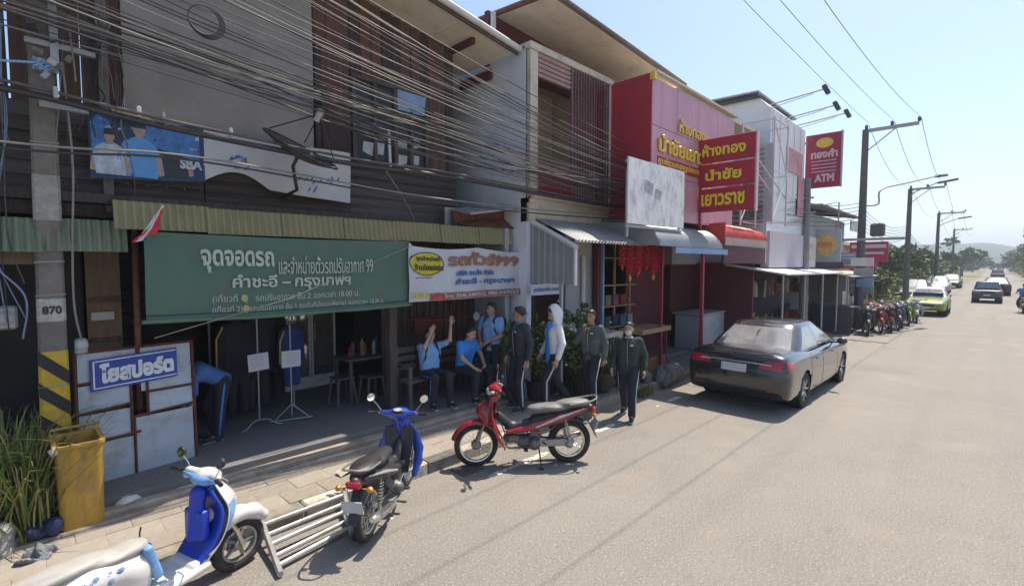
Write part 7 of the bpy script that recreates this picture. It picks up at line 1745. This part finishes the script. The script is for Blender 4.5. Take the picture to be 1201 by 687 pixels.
    # greenhouse
    gh = gh or dict(rb=.66, rt=1.42, ft=2.72, fb=3.62, yb=.80, yt=.59, zb=belt, zt=roofz)
    rows = [0, .10, .22, .4, .6, .78, .90, 1.0]
    def outline(h):
        xr = gh['rb'] + (gh['rt'] - gh['rb']) * (h ** .92); xf = gh['fb'] + (gh['ft'] - gh['fb']) * (h ** .92); y = gh['yb'] + (gh['yt'] - gh['yb']) * (h ** 1.25); z = gh['zb'] + (gh['zt'] - gh['zb']) * h
        xc = xr + .10 + .20 * (1 - h) ; fc = xf - .10 - .22 * (1 - h)
        half = [(xr, 0), (xr + .005, y * .3), (xr + .02, y * .6), (xr + .05, y * .86), (xr + .12 + .04 * (1 - h), y * .97), (xr + .34, y)]
        bp = (gh['rt'] + gh['ft']) / 2 + .05
        a, b = xr + .34, xf - .32
        rq = a + (bp - .035 - a) * .45
        half += [(rq, y * 1.005), (bp - .035, y * 1.012), (bp + .035, y * 1.012), (b - (b - bp) * .35, y * 1.008), (b, y * 1.0), (xf - .14, y * .95), (xf - .06, y * .86), (xf - .02, y * .6), (xf - .005, y * .3), (xf, 0)]
        pts = [(x, yy, z) for x, yy in half] + [(x, -yy, z) for x, yy in half[::-1][1:-1]]
        return pts
    rg = [outline(h) for h in rows]; K = len(rg[0])
    # names for columns k (edge k..k+1) on half: 0-2 rear glass, 3,4 C pillar, 5,6 rear side, 7 B pillar, 8,9 front side, 10,11 A pillar, 12.. windshield
    kind = {0: 'rear_window', 1: 'rear_window', 2: 'rear_window', 3: 'p', 4: 'p', 5: 'rear_side_window', 6: 'rear_side_window', 7: 'p', 8: 'front_side_window', 9: 'front_side_window', 10: 'p', 11: 'p', 12: 'windscreen', 13: 'windscreen', 14: 'windscreen'}
    glassmb = {}; cab = MB(); roof = []
    base = [p for r_ in rg for p in r_]
    cf = []
    for i in range(len(rows) - 1):
        for k in range(K):
            hk = k if k < 15 else 29 - k; f = (i * K + k, i * K + (k + 1) % K, (i + 1) * K + (k + 1) % K, (i + 1) * K + k)
            kd = kind[hk]; top_ok = i < len(rows) - 2 and i >= 1
            if kd != 'p' and top_ok: glassmb.setdefault((kd, k < 15) if 'side' in kd else (kd, True), []).append(f)
            else: cf.append(f)
    # roof cap: crowned rings
    cxm = sum(p[0] for p in rg[-1]) / K; prev = (len(rows) - 1) * K; allv = base[:]
    for sc_, dz in ((.93, .022), (.75, .04), (.45, .052), (.15, .056)):
        st = len(allv); allv += [(cxm + (p[0] - cxm) * sc_, p[1] * sc_, p[2] + dz) for p in rg[-1]]
        for k in range(K): cf.append((prev + k, prev + (k + 1) % K, st + (k + 1) % K, st + k))
        prev = st
    cf.append(tuple(prev + k for k in range(K)))
    mb = MB(); mb.add(allv, cf); mb.build('cabin', paint, t, smooth=40, local=True)
    for (nm, sd), fl in glassmb.items():
        used = sorted({j for f in fl for j in f}); mp = {j: i for i, j in enumerate(used)}
        mb = MB(); mb.add([allv[j] for j in used], [tuple(mp[j] for j in f) for f in fl]); mb.build(nm, glass, t, smooth=True, local=True)
        # black seal round the glass
    def hit(o_, d_):
        h_ = bv.ray_cast(Vector(o_), Vector(d_)); return h_[0]
    def patch(nm, yz, m__, off=.006, org=-1, nn=6, axis='x'):
        """lay a quad patch (corner list, bilinear) on the body"""
        g = []
        for j in range(nn + 1):
            row = []
            for i in range(nn + 1):
                u, v = i / nn, j / nn
                a = Vector(yz[0]).lerp(Vector(yz[1]), u); b = Vector(yz[3]).lerp(Vector(yz[2]), u); q = a.lerp(b, v)
                if axis == 'x': h_ = hit((org, q.x, q.y), (1 if org < 0 else -1, 0, 0)); p = (h_ if h_ else Vector((0, q.x, q.y))) + Vector((-off if org < 0 else off, 0, 0))
                else: h_ = hit((q.x, org, q.y), (0, 1 if org < 0 else -1, 0)); p = (h_ if h_ else Vector((q.x, 0, q.y))) + Vector((0, -off if org < 0 else off, 0))
                row.append(p)
            g.append(row)
        mb = MB(); mb.grid(lambda i, j: g[j][i], range(nn + 1), range(nn + 1)); return mb.build(nm, m__, t, smooth=True, local=True)
    def line(pts, axis, org, r_=.004, m__=None, nm='seam'):
        out = []
        for (a, b) in pts:
            if axis == 'y': h_ = hit((a, org, b), (0, -1 if org > 0 else 1, 0))
            else: h_ = hit((org, a, b), (1 if org < 0 else -1, 0, 0))
            if h_: out.append(h_)
        if len(out) > 1: mb = MB(); mb.tube(out, r_, 4); mb.build(nm, m__ or m_cblack, t, local=True)
    for s_ in (-1, 1):
        patch('tail_light' if not False else '', [(.42 * s_, .80), (.79 * s_, .78), (.80 * s_, .94), (.50 * s_, .92)], m_tailr)
        patch('tail_light_lens', [(.40 * s_, .86), (.62 * s_, .855), (.62 * s_, .875), (.42 * s_, .885)], m_lens, .010)
        if detail:
            patch('tail_light_side', [(.10, .80), (.36, .86), (.38, .92), (.12, .93)] , m_tailr, .005, org=3 * s_, axis='y')
        patch('headlight', [(.42 * s_, .62), (.72 * s_, .64), (.70 * s_, .74), (.46 * s_, .70)], m_lens, .006, org=7)
        patch('reflector', [(.55 * s_, .40), (.74 * s_, .41), (.74 * s_, .435), (.55 * s_, .425)], m_tailr, .006)
    if detail:
        patch('number_plate', [(-.22, .70), (.22, .70), (.22, .84), (-.22, .84)], m_plate, .016)
        patch('trunk_garnish', [(-.40, .862), (.40, .862), (.40, .89), (-.40, .89)], m_chrome, .012)
        patch('rear_bumper_trim', [(-.62, .29), (.62, .29), (.66, .36), (-.66, .36)], m_cblack, .006)
        line([(-.42, .62), (-.42, .90)], 'x', -1); line([(y_ / 10, .985) for y_ in range(-7, 8)], 'x', -1, .006)
        line([(y_ / 10, .63) for y_ in range(-5, 6)], 'x', -1, .004); line([(.42, .62), (.42, .90)], 'x', -1)
        mb = MB(); mb.tube(seg([(.16, -.62, 1.045), (.13, -.3, 1.065), (.12, 0, 1.07), (.13, .3, 1.065), (.16, .62, 1.045)], 4), .012, 6); mb.build('trunk_lip', paint, t, smooth=True, local=True)
        for s_ in (-1, 1):
            for pts in ([(1.42, .93), (1.36, .75), (1.40, .5)], [(2.17, .92), (2.15, .6), (2.15, .28)], [(3.22, .90), (3.30, .6), (3.25, .28)], [(1.42, .30), (2.2, .28), (3.25, .28)]): line(seg2(pts), 'y', 3 * s_)
            for hx_ in (1.62, 2.72): mb = MB(); mb.tube([(hx_, s_ * (hw + .005), .83), (hx_ + .09, s_ * (hw + .02), .835), (hx_ + .19, s_ * (hw + .005), .83)], .012, 6); mb.build('door_handle', paint, t, smooth=True, local=True)
            s = Solid(); s.ell((3.12, s_ * (hw + .10), 1.0), (.055, .10, .07), k=.02).cap((3.2, s_ * (hw - .1), .95), (3.14, s_ * (hw + .06), .97), .02, .02, k=.02); s.build('wing_mirror', paint, t, vox=.016)
        # rear-window seal and interior
        mb = MB(); mb.box((1.55, 0, .92), (.55, 1.2, .30), bev=.05); mb.build('rear_seat', m_seatd, t, local=True)
        for yy in (-.36, .36): mb = MB(); mb.box((2.3, yy, .98), (.16, .42, .6), bev=.06); mb.box((2.28, yy, 1.30), (.1, .24, .14), bev=.04); mb.build('front_seat', m_seatd, t, local=True)
        mb = MB(); mb.tube(seg([(1.36, .0, 1.515), (1.25, 0, 1.56)], 3), [.015] * 3 + [.004], 6); mb.build('roof_antenna', m_cblack, t, local=True)
    else:
        mb = MB(); mb.box((L / 2, 0, .9), (1.6, 1.2, .5)); mb.build('seats', m_seatd, t, local=True)
        patch('front_plate', [(-.2, .40), (.2, .40), (.2, .50), (-.2, .50)], m_plate, .008, org=7); patch('number_plate', [(-.2, .60), (.2, .60), (.2, .70), (-.2, .70)], m_plate, .01)
        patch('grille', [(-.36, .52), (.36, .52), (.36, .62), (-.36, .62)], m_cblack, .006, org=7)
    return t
def seg2(p): return [tuple(q) for q in catrom(p, 4)]
m_cdark = mat('dark_grey_car_paint', (.016, .018, .021), rough=.2, coat=1.0, var=.08, dirt=(.08, .075, .07), dirt_amt=.35, dscale=1.5)
sedan('dark grey sedan parked at the kerb, seen from behind with dusty rear window', (9.02, 3.26, 0), -1.0, m_cdark, roofz=1.42)
# old green-bonneted car facing the camera, with white roof
old = [(0.00, .60, .42, .66, .70), (.08, .72, .32, .74, .82), (.4, .80, .28, .82, .90), (1.0, .83, .26, .86, .92), (1.8, .83, .24, .87, .93), (2.6, .83, .24, .86, .92), (3.2, .80, .26, .84, .88), (3.7, .76, .28, .78, .80), (3.95, .70, .34, .70, .72), (4.05, .58, .42, .60, .62)]
m_cgreen = mat('dull_green_car_paint', (.17, .24, .015), rough=.4, coat=.3, var=.1)
gc = sedan('old green car with pale roof parked facing the camera beyond the row of motorcycles', (35.9, 2.35, 0), 180, m_cgreen, 3, L=4.05, W=1.66, prof=old, gh=dict(rb=.55, rt=1.0, ft=2.4, fb=2.95, yb=.74, yt=.56, zb=.9, zt=1.36), detail=False)
for ch in gc.children:
    if ch.name.startswith('cabin'): ch.data.materials[0] = m_white
tk = [(0.00, .80, .50, .80, .84), (.06, .86, .42, .96, 1.0), (.3, .88, .36, 1.0, 1.05), (1.2, .90, .34, 1.02, 1.06), (2.4, .90, .32, 1.02, 1.06), (3.4, .90, .32, 1.0, 1.08), (4.1, .88, .34, .98, 1.04), (4.6, .84, .38, .90, .96), (4.9, .74, .44, .80, .84)]
def truck(lb, loc, rz, m_, gp=None): return sedan(lb, loc, rz, m_, 3, L=4.9, W=1.80, prof=tk, gh=dict(rb=1.7, rt=1.85, ft=2.9, fb=3.5, yb=.80, yt=.66, zb=1.02, zt=1.66), detail=False, cat='pickup', name='pickup_truck')
m_cnavy = mat('navy_car_paint', (.02, .028, .05), rough=.35, coat=.5); m_csil = mat('silver_car_paint', (.45, .46, .47), rough=.35, metal=.3)
truck('dark navy pickup driving away in the middle distance, nearest vehicle in the lane', (45.5, .22, 0), 0, m_cnavy).scale = (.86, .86, .84)
sedan('dark car just ahead and to the right of the navy pickup', (57, -.25, 0), 0, m_cblack, 3, detail=False)
truck('small dark vehicle farthest away on the bright strip of road', (118, -.6, 0), 0, m_cblack)
sedan('black car parked at the left verge beyond the old green car', (49, 4.0, 0), 180, m_cblack, 3, detail=False)
sedan('silver car parked on the left verge just past the black one', (62, 3.6, 0), 180, m_csil, 3, detail=False)
sedan('dark green car parked farthest along the left verge', (76, 3.3, 0), 180, mat('dark_green_car_paint', (.03, .06, .03), rough=.4), 3, detail=False)
# parked motorcycles
far0 = underbone('black motorcycle nearest in the parked row, beside the grey bins', (23.0, 3.5, 0), 195, m_dkplas, seatm=m_seatd, detail=False, group='motorcycles parked in the distant row')
pm_ = {'dark_plastic': m_dkplas}
rowl = [(24.0, 3.35, 200, 'red motorcycle second in the distant parked row', mat('far_red_paint', (.25, .02, .02), rough=.35)), (24.6, 2.9, 190, 'maroon motorcycle third in the distant parked row', m_maroon), (25.6, 3.0, 200, 'dark blue motorcycle fourth in the distant parked row', m_cnavy),
        (26.6, 2.75, 188, 'dark motorcycle fifth in the distant parked row', m_cnavy), (27.8, 2.8, 195, 'green motorcycle sixth in the distant parked row', m_cgreen), (29.2, 2.55, 190, 'pale motorcycle with large mirrors, last before the old green car', m_greyw), (25.2, 3.9, 205, 'motorcycle standing behind the row, nearest the pole', m_redrail), (27.0, 3.7, 200, 'motorcycle standing behind the row, farther from the pole', m_cblack)]
for (x_, y_, a_, lb, mm) in rowl:
    c_ = copy_tree(far0); c_.location = (x_, y_, 0); c_.rotation_euler = (0, 0, R(a_)); c_['label'] = lb
    for ch in c_.children:
        if ch.name.split('.')[0] in ('leg_shield', 'front_fender', 'side_cover', 'handlebar_cowl', 'front_cowl'):
            ch.material_slots[0].link = 'OBJECT'; ch.material_slots[0].material = mm
# rider at the right edge
rd = underbone('motorcycle ridden towards the right edge of the photo', (37.5, -1.25, 0), 0, m_dkplas, seatm=m_seatd, detail=False)
person('rider in a blue shirt sitting on the moving motorcycle at the right edge', (37.85, -1.25, .05), 0, dict(SEAT, pel=(0, 0, .80), chest=(.1, 0, 1.12), neck=(.14, 0, 1.28), head=(.18, 0, 1.41), shL=(.12, .175, 1.22), shR=(.12, -.175, 1.22), hipL=(.02, .09, .78), hipR=(.02, -.09, .78),
    knL=(.36, .16, .66), anL=(.24, .17, .30), toeL=(.38, .17, .26), knR=(.36, -.16, .66), anR=(.24, -.17, .30), toeR=(.38, -.17, .26), elL=(.30, .26, 1.06), wrL=(.50, .28, 1.02), elR=(.30, -.26, 1.06), wrR=(.50, -.28, 1.02)), m_blued, vox=.03)
# wheeled bins
m_gbin = mat('dark_grey_bin', (.05, .055, .06), rough=.6, var=.2); m_bbin = mat('blue_grey_bin', (.10, .14, .19), rough=.6)
for i, (x_, y_, m_, lb) in enumerate(((21.9, 3.95, m_gbin, 'dark grey wheeled bin at the near end of the parked motorcycles'), (22.5, 4.55, m_bbin, 'blue-grey wheeled bin behind the dark one, near the second pole'), (23.0, 4.9, m_bbin, 'blue-grey wheeled bin against the low wall beside the second pole'))):
    t = thing('wheeled_bin', lb, 'bin', (x_, y_, 0))
    mb = MB(); mb.rings([[Vector((x_ + sx * h, y_ + sy * h, z)) for sx, sy in ((-1, -1), (1, -1), (1, 1), (-1, 1))] for h, z in ((.22, .08), (.29, .95), (.31, .95), (.31, 1.0))]); mb.build('tub', m_, t)
    mb = MB(); mb.box((x_, y_, 1.03), (.64, .66, .06), rot=Euler((R(4), 0, 0)), bev=.02); mb.build('lid', m_, t)
    for sy in (-1, 1): mb = MB(); mb.lathe([(.001, -.03), (.1, -.03), (.1, .03), (.001, .03)], (x_ + .2, y_ + .24 * sy, .1), 'y', n=14); mb.build('wheel', m_cblack, t)

# ================================================================ far poles, lamps
def farpole(x_, y_, h, lb, arm=1.7, lamp=None, wide=True, trans=False):
    t = thing('utility_pole', lb, 'utility pole', (x_, y_, 0))
    mb = MB(); mb.tube([(x_, y_, 0), (x_ - .02, y_, h)], [.17, .11], 8); mb.build('shaft', mat('far_pole_concrete', (.10, .105, .10), rough=.9, var=.2), t, smooth=40)
    mb = MB(); mb.box((x_, y_ - arm / 2 + .1, h - .05), (.12, arm, .12)); mb.build('crossarm', m_steel, t)
    mb = MB(); mb.tube([(x_, y_, h - .9), (x_, y_ - arm * .55, h - .1)], .025, 5); mb.build('brace', m_steel, t)
    for k in range(3):
        mb = MB(); yy = y_ - (arm - .12) * k / 2 - .02; mb.lathe([(.02, 0), (.06, .05), (.05, .10), (.065, .13), (.02, .2)], (x_, yy, h), n=10); mb.build('insulator', m_lampd, t)
    if lamp:
        y2, z0, z1 = lamp; mb = MB(); mb.tube(seg([(x_, y_, z0 - .5), (x_ - .1, y_ - .15, z0), (x_, (y_ + y2) / 2, (z0 + z1) / 2 + .1), (x_, y2 + .5, z1)], 4), .035, 6); mb.build('lamp_arm', m_steel, t, smooth=True)
        mb = MB(); mb.box((x_, y2 + .1, z1 + .02), (.28, .95, .12), rot=Euler((R(-8), 0, 0)), bev=.04); mb.build('lamp_head', m_lampd, t)
    if trans:
        mb = MB(); mb.box((x_ - .1, y_ - .1, 3.6), (.1, 2.6, .1)); mb.build('platform_beam', m_steel, t)
        mb = MB(); mb.box((x_ - .2, y_ - .55, 3.95), (.4, .45, .5), bev=.05); mb.build('switch_box', mat('box_green_grey', (.08, .10, .09)), t)
        for k in range(3): mb = MB(); mb.box((x_ - .25, y_ - .1 - .05 * k, 2.7 - .42 * k), (.08, .75 - .1 * k, .34)); mb.build('notice_board', (m_white, m_greyw, m_ltblue)[k], t)
    return t
farpole(24.1, 3.85, 7.95, 'nearest roadside power pole with cross-arm and small notice boards', 1.75, trans=True)
farpole(38.6, 3.80, 7.2, 'second roadside power pole with a street lamp arm reaching over the road', 1.7, lamp=(2.0, 6.9, 7.45))
farpole(60.5, 3.80, 7.35, 'third roadside power pole with a street lamp, near the trees', 1.9, lamp=(1.9, 6.2, 6.8))
farpole(95, 4.2, 7.6, 'farthest power pole above the trees on the left', 1.9)
lpx = thing('street_lamp', 'thin bent steel lamp arm reaching toward the second power pole', 'street lamp', (24.3, 3.6, 4.9))
mb = MB(); mb.tube(seg([(24.15, 3.72, 4.95), (24.2, 3.35, 5.0), (24.3, 3.3, 5.55), (25.6, 2.6, 5.9), (28.5, 1.9, 6.45)], 5), .035, 6); mb.build('arm', m_steel, lpx, smooth=True)
mb = MB(); mb.box((28.9, 1.8, 6.5), (.9, .25, .12), rot=Euler((0, R(-8), R(-14))), bev=.04); mb.build('lamp_head', m_lampd, lpx)
p2 = thing('utility_pole', 'grey concrete pole rising in front of the tall grey building below the ATM sign', 'utility pole', (19.6, 5.0, 0))
mb = MB(); mb.tube([(19.6, 4.75, 0), (19.6, 4.75, 5.6)], [.15, .11], 8); mb.build('shaft', mat('far_pole_concrete2', (.20, .205, .21), rough=.9, var=.2), p2, smooth=40)
mb = MB(); mb.box((19.5, 4.72, 4.4), (.08, .5, .06)); mb.box((19.5, 4.72, 4.9), (.08, .4, .06)); mb.build('bracket', m_steel, p2)
for (x0, x1, n_) in ((19.6, 24.1, 6), (24.1, 38.6, 6), (38.6, 60.5, 4)):
    for k in range(n_):
        y0 = 4.85 if x0 < 20 else 3.8; z0 = 4.0 + k * .16 if x0 < 30 else 4.2 + .15 * k; z1 = 4.4 + k * .14
        pts = [(x0 + (x1 - x0) * i / 12, y0 + (3.8 - y0) * i / 12, z0 + (z1 - z0) * i / 12 - .5 * (1 - (2 * i / 12 - 1) ** 2) * (x1 - x0) / 15) for i in range(13)]
        wire(pts, .012, m_wa, 'low telecom wire running on between the roadside power poles', 'low wires between the far poles', 4)
for (x0, x1, z0, z1) in ((24.1, 38.6, 8.1, 7.35), (38.6, 60.5, 7.35, 7.5), (60.5, 95, 7.5, 7.8)):
    for k in range(3):
        y0 = 3.75 - k * .8; pts = [(x0 + (x1 - x0) * i / 14, y0, z0 + (z1 - z0) * i / 14 - .9 * (1 - (2 * i / 14 - 1) ** 2) * (x1 - x0) / 18) for i in range(15)]
        wire(pts, .010, m_wa, 'high power line sagging between the farther roadside poles', 'far power lines', 4, 'power_line')

# ================================================================ farther signs and houses
def house(x0, x1, y0, y1, h, mw, mr, lb, win=3):
    t = thing('house', lb, 'house', ((x0 + x1) / 2, (y0 + y1) / 2, 0))
    mb = MB(); mb.box(((x0 + x1) / 2, (y0 + y1) / 2, h / 2), (x1 - x0, y1 - y0, h)); mb.build('wall', mw, t)
    xm, ym = (x0 + x1) / 2, (y0 + y1) / 2
    mb = MB(); mb.prism([(x0 - .4, y0 - .5, h), (x0 - .4, ym, h + 1.3), (x0 - .4, y1 + .5, h), (x0 - .4, y1 + .5, h - .1), (x0 - .4, ym, h + 1.15), (x0 - .4, y0 - .5, h - .1)], (x1 - x0 + .8, 0, 0)); mb.build('roof', mr, t)
    for k in range(win):
        yy = y0 + (y1 - y0) * (k + .5) / win
        mb = MB(); mb.box((x0 - .03, yy, h * .6), (.06, .9, 1.0)); w_ = mb.build('window', m_white, t)
        mb = MB(); mb.box((x0 - .065, yy, h * .6), (.02, .75, .85)); mb.build('pane', m_glassd, w_)
        xx = x0 + (x1 - x0) * (k + .5) / win
        mb = MB(); mb.box((xx, y0 - .03, h * .45), (.9, .06, 1.2)); w_ = mb.build('window', m_white, t)
        mb = MB(); mb.box((xx, y0 - .065, h * .45), (.75, .02, 1.05)); mb.build('pane', m_glassd, w_)
m_fr = mat('far_brown_roof', (.13, .08, .06), rough=.9, var=.3); m_fg = mat('far_grey_roof', (.22, .22, .22), rough=.8)
house(29.5, 36, 6.0, 12, 3.6, m_cream, m_fr, 'low cream house with brown roof behind the notice-board pole')
house(41, 49, 8.5, 15, 3.4, m_greyw, m_fg, 'grey single-storey house among the trees on the left')
house(62, 70, 8.0, 16, 3.6, m_white, m_fr, 'white house with brown roof showing between distant trees')
for i, (x_, y_, z_, w_, h_, m_, lb) in enumerate(((29.5, 4.4, 3.2, 1.55, 1.0, mat('red_pink_sign', (.42, .04, .10), rough=.5), 'red and pink roadside signboard beyond the second pole'), (27.8, 5.2, 2.9, 1.2, .5, m_ltblue, 'blue and white sign strip left of the second pole'), (27.0, 4.3, 1.7, .9, .9, m_greyw, 'grey framed notice board low beside the second pole'), (30.0, 4.9, 2.6, 1.6, .5, mat('pink_strip', (.40, .12, .22)), 'long low pink sign strip under the disc signboard'))):
    t = thing('roadside_sign', lb, 'sign', (x_, y_, 0))
    mb = MB(); mb.box((x_, y_, z_), (.08, w_, h_)); mb.build('board', m_, t)
    mb = MB(); mb.box((x_ - .05, y_, z_ + h_ * .28), (.01, w_ * .9, h_ * .16)); mb.box((x_ - .05, y_, z_ - h_ * .05), (.01, w_ * .8, h_ * .1)); mb.build('printed_bands', m_white, t)
    mb = MB(); mb.tube([(x_ + .06, y_, 0), (x_ + .06, y_, z_)], .04, 5); mb.build('post', m_steel, t)
mb = MB(); mb.box((22.3, 5.6, .5), (2.6, .15, .9)); solo('low_wall', mb, mat('blue_grey_wall', (.20, .23, .27), var=.1), 'low blue-grey wall beside the bins before the second pole', 'wall')
mb = MB(); mb.lathe([(.02, 0), (.16, .02), (.14, .5), (.16, .95), (.02, 1.0)], (20.2, 4.9, .5), n=10); solo('orange_drum', mb, mat('orange_yellow_plastic', (.55, .28, .03), rough=.5), 'yellow-orange drum at the far end of the open shop', 'drum')

# ================================================================ trees
m_bark = mat('tree_bark', (.09, .07, .05), rough=.95, var=.3)
tv = [mat('tree_leaf_mid', (.07, .12, .03), rough=.7, var=.3), mat('tree_leaf_light', (.13, .17, .04), rough=.7, var=.25), mat('tree_leaf_dark', (.035, .06, .022), rough=.7, var=.3), mat('tree_leaf_yellow', (.19, .18, .05), rough=.7, var=.25)]
def tree(x_, y_, h, rad, n, leaf, seed, pal, lb, grp):
    t = thing('tree', lb, 'tree', (x_, y_, 0), group=grp); q = random.Random(seed)
    mb = MB(); mb.tube([(x_, y_, 0), (x_ + .1, y_, h * .35), (x_ + .05, y_ + .1, h * .7)], [.05 * h, .035 * h, .015 * h], 7)
    for k in range(5): a = q.uniform(0, 6.3); mb.tube([(x_ + .08, y_, h * (.3 + .07 * k)), (x_ + rad[0] * .5 * math.cos(a), y_ + rad[1] * .5 * math.sin(a), h * (.55 + .07 * k))], [.02 * h, .006 * h], 5)
    mb.build('trunk', m_bark, t)
    leafy('crown', (x_, y_, h * .62), rad, n, leaf, [tv[i] for i in pal], seed, parent=t, nm='crown')
sp = [(31, 7.6, 3.4, (1.6, 1.4, 1.3), (0, 1), 'light green bush-like tree behind the notice boards'), (35.5, 5.6, 3.0, (1.4, 1.2, 1.3), (0, 2, 1), 'dark green small tree beside the old green car'), (40, 6.2, 3.6, (2.2, 1.6, 1.6), (0, 1, 3), 'mid green tree behind the second lamp pole'), (45.5, 8.6, 4.8, (2.5, 2.2, 1.9), (2, 0), 'dark rounded tree left of the silver pickup'),
      (52, 7.2, 4.4, (2.8, 2.2, 1.8), (0, 1), 'mid green tree above the black parked car'), (60, 6.8, 4.8, (3.2, 2.4, 2.2), (1, 3, 0), 'light yellow-green tree above the white parked car'), (70, 7.0, 4.4, (3.6, 2.8, 2.2), (1, 0), 'light green spreading tree near the third lamp pole'), (84, 7.4, 4.0, (4, 3.2, 2.0), (0, 2), 'dark tree at the bend of the left verge'), (100, 7.8, 4.2, (5, 3.6, 2.0), (0, 1), 'far mid green tree at the left of the bright road strip')]
for i, (x_, y_, h, rad, pal, lb) in enumerate(sp): tree(x_, y_, h, rad, 2600, .20 + x_ * .002, 100 + i, pal, lb, None)
q = random.Random(77)
for i in range(26):
    x_ = q.uniform(110, 330); y_ = q.uniform(4, 9 + x_ * .22); h = q.uniform(3.5, 6.5)
    tree(x_, y_, h, (q.uniform(3, 6), q.uniform(3, 6), h * .42), 800, .65, 200 + i, q.choice(((0, 2), (0, 1), (2, 0, 1))), 'distant tree left of the end of the road', 'distant trees left of the road')
for i in range(20):
    x_ = q.uniform(60, 300); y_ = -q.uniform(5.2, 7.5 + x_ * .03); h = q.uniform(5, 8.5)
    tree(x_, y_, h, (q.uniform(2.6, 5), q.uniform(2.6, 5), h * .42), 1100, .5, 300 + i, q.choice(((0, 3, 2), (0, 1, 3), (2, 0, 3))), 'tree lining the right side of the far road', 'trees on the right of the far road')
def belt(lb, x0, x1, f, h, n, leaf, seed, pal):
    q = random.Random(seed); mb = MB()
    for i in range(n):
        x_ = x0 + (x1 - x0) * q.random(); y0, y1 = f(x_); y_ = y0 + (y1 - y0) * q.random()
        hh = h * (.55 + .25 * math.sin(x_ * .35 + seed) + .2 * math.sin(x_ * .9 + y_)) ; z_ = hh * q.random() ** .6
        u = Vector((q.gauss(0, 1), q.gauss(0, 1), q.gauss(0, .6))).normalized(); v = u.cross(Vector((q.gauss(0, 1), q.gauss(0, 1), q.gauss(0, 1)))).normalized(); s_ = leaf * q.uniform(.6, 1.4); p = Vector((x_, y_, z_ + .1)); mb.mi = q.randrange(len(pal))
        mb.add([p - u * s_, p + v * s_ * .4, p + u * s_, p - v * s_ * .4], [(0, 1, 2, 3)])
    solo('undergrowth', mb, [tv[i] for i in pal], lb, 'bushes', kind='stuff')
belt('continuous belt of bright green bushes behind the cars on the left verge', 40, 110, lambda x: (5.2 - .012 * x, 9.5), 2.6, 11000, .2, 3, (0, 1, 1, 3))
belt('far-off wood closing the left side of the view', 150, 420, lambda x: (3 + x * .02, 30 + x * .32), 8, 12000, .9, 5, (0, 2, 1))
belt('green bushes along the right side of the far road', 62, 300, lambda x: (-9 - x * .05, -4.0), 4.2, 9000, .4, 8, (0, 3, 1, 2))
for i, (x_, y_) in enumerate(((180, 26), (215, 44), (260, 20), (300, 52), (240, 70))): house(x_, x_ + 9, y_, y_ + 10, 4.2, (m_white, m_cream)[i % 2], (m_fr, m_fg)[i % 2], ('white house with brown roof farthest left in the distant wood', 'cream house with grey roof in the distant wood', 'white house nearest the road end in the distant wood', 'cream house deep in the distant wood', 'white house high on the left of the distant wood')[i], 2)
blades('roadside_weeds', 46, 5.6, 12, 1.2, 0, 1500, .5, .03, gms, 'rough weeds along the left verge under the trees', 'weeds', 31, lean=.8)
blades('roadside_weeds', 62, -6.2, 26, 1.2, 0, 2000, .6, .04, gms, 'dry grass along the right edge of the road', 'weeds', 32, lean=.8)

# ================================================================ haze
hz_m = bpy.data.materials.new('haze_volume'); hz_m.use_nodes = True; nn_ = hz_m.node_tree.nodes; nn_.remove(nn_['Principled BSDF'])
pv = nn_.new('ShaderNodeVolumePrincipled'); pv.inputs['Color'].default_value = (.78, .87, 1.0, 1); pv.inputs['Density'].default_value = .0010; pv.inputs['Anisotropy'].default_value = .2
hz_m.node_tree.links.new(pv.outputs[0], nn_['Material Output'].inputs['Volume'])
mb = MB(); mb.box((1100, 0, 27), (3200, 2000, 60)); hzo = mb.build('haze', hz_m, kind='stuff')
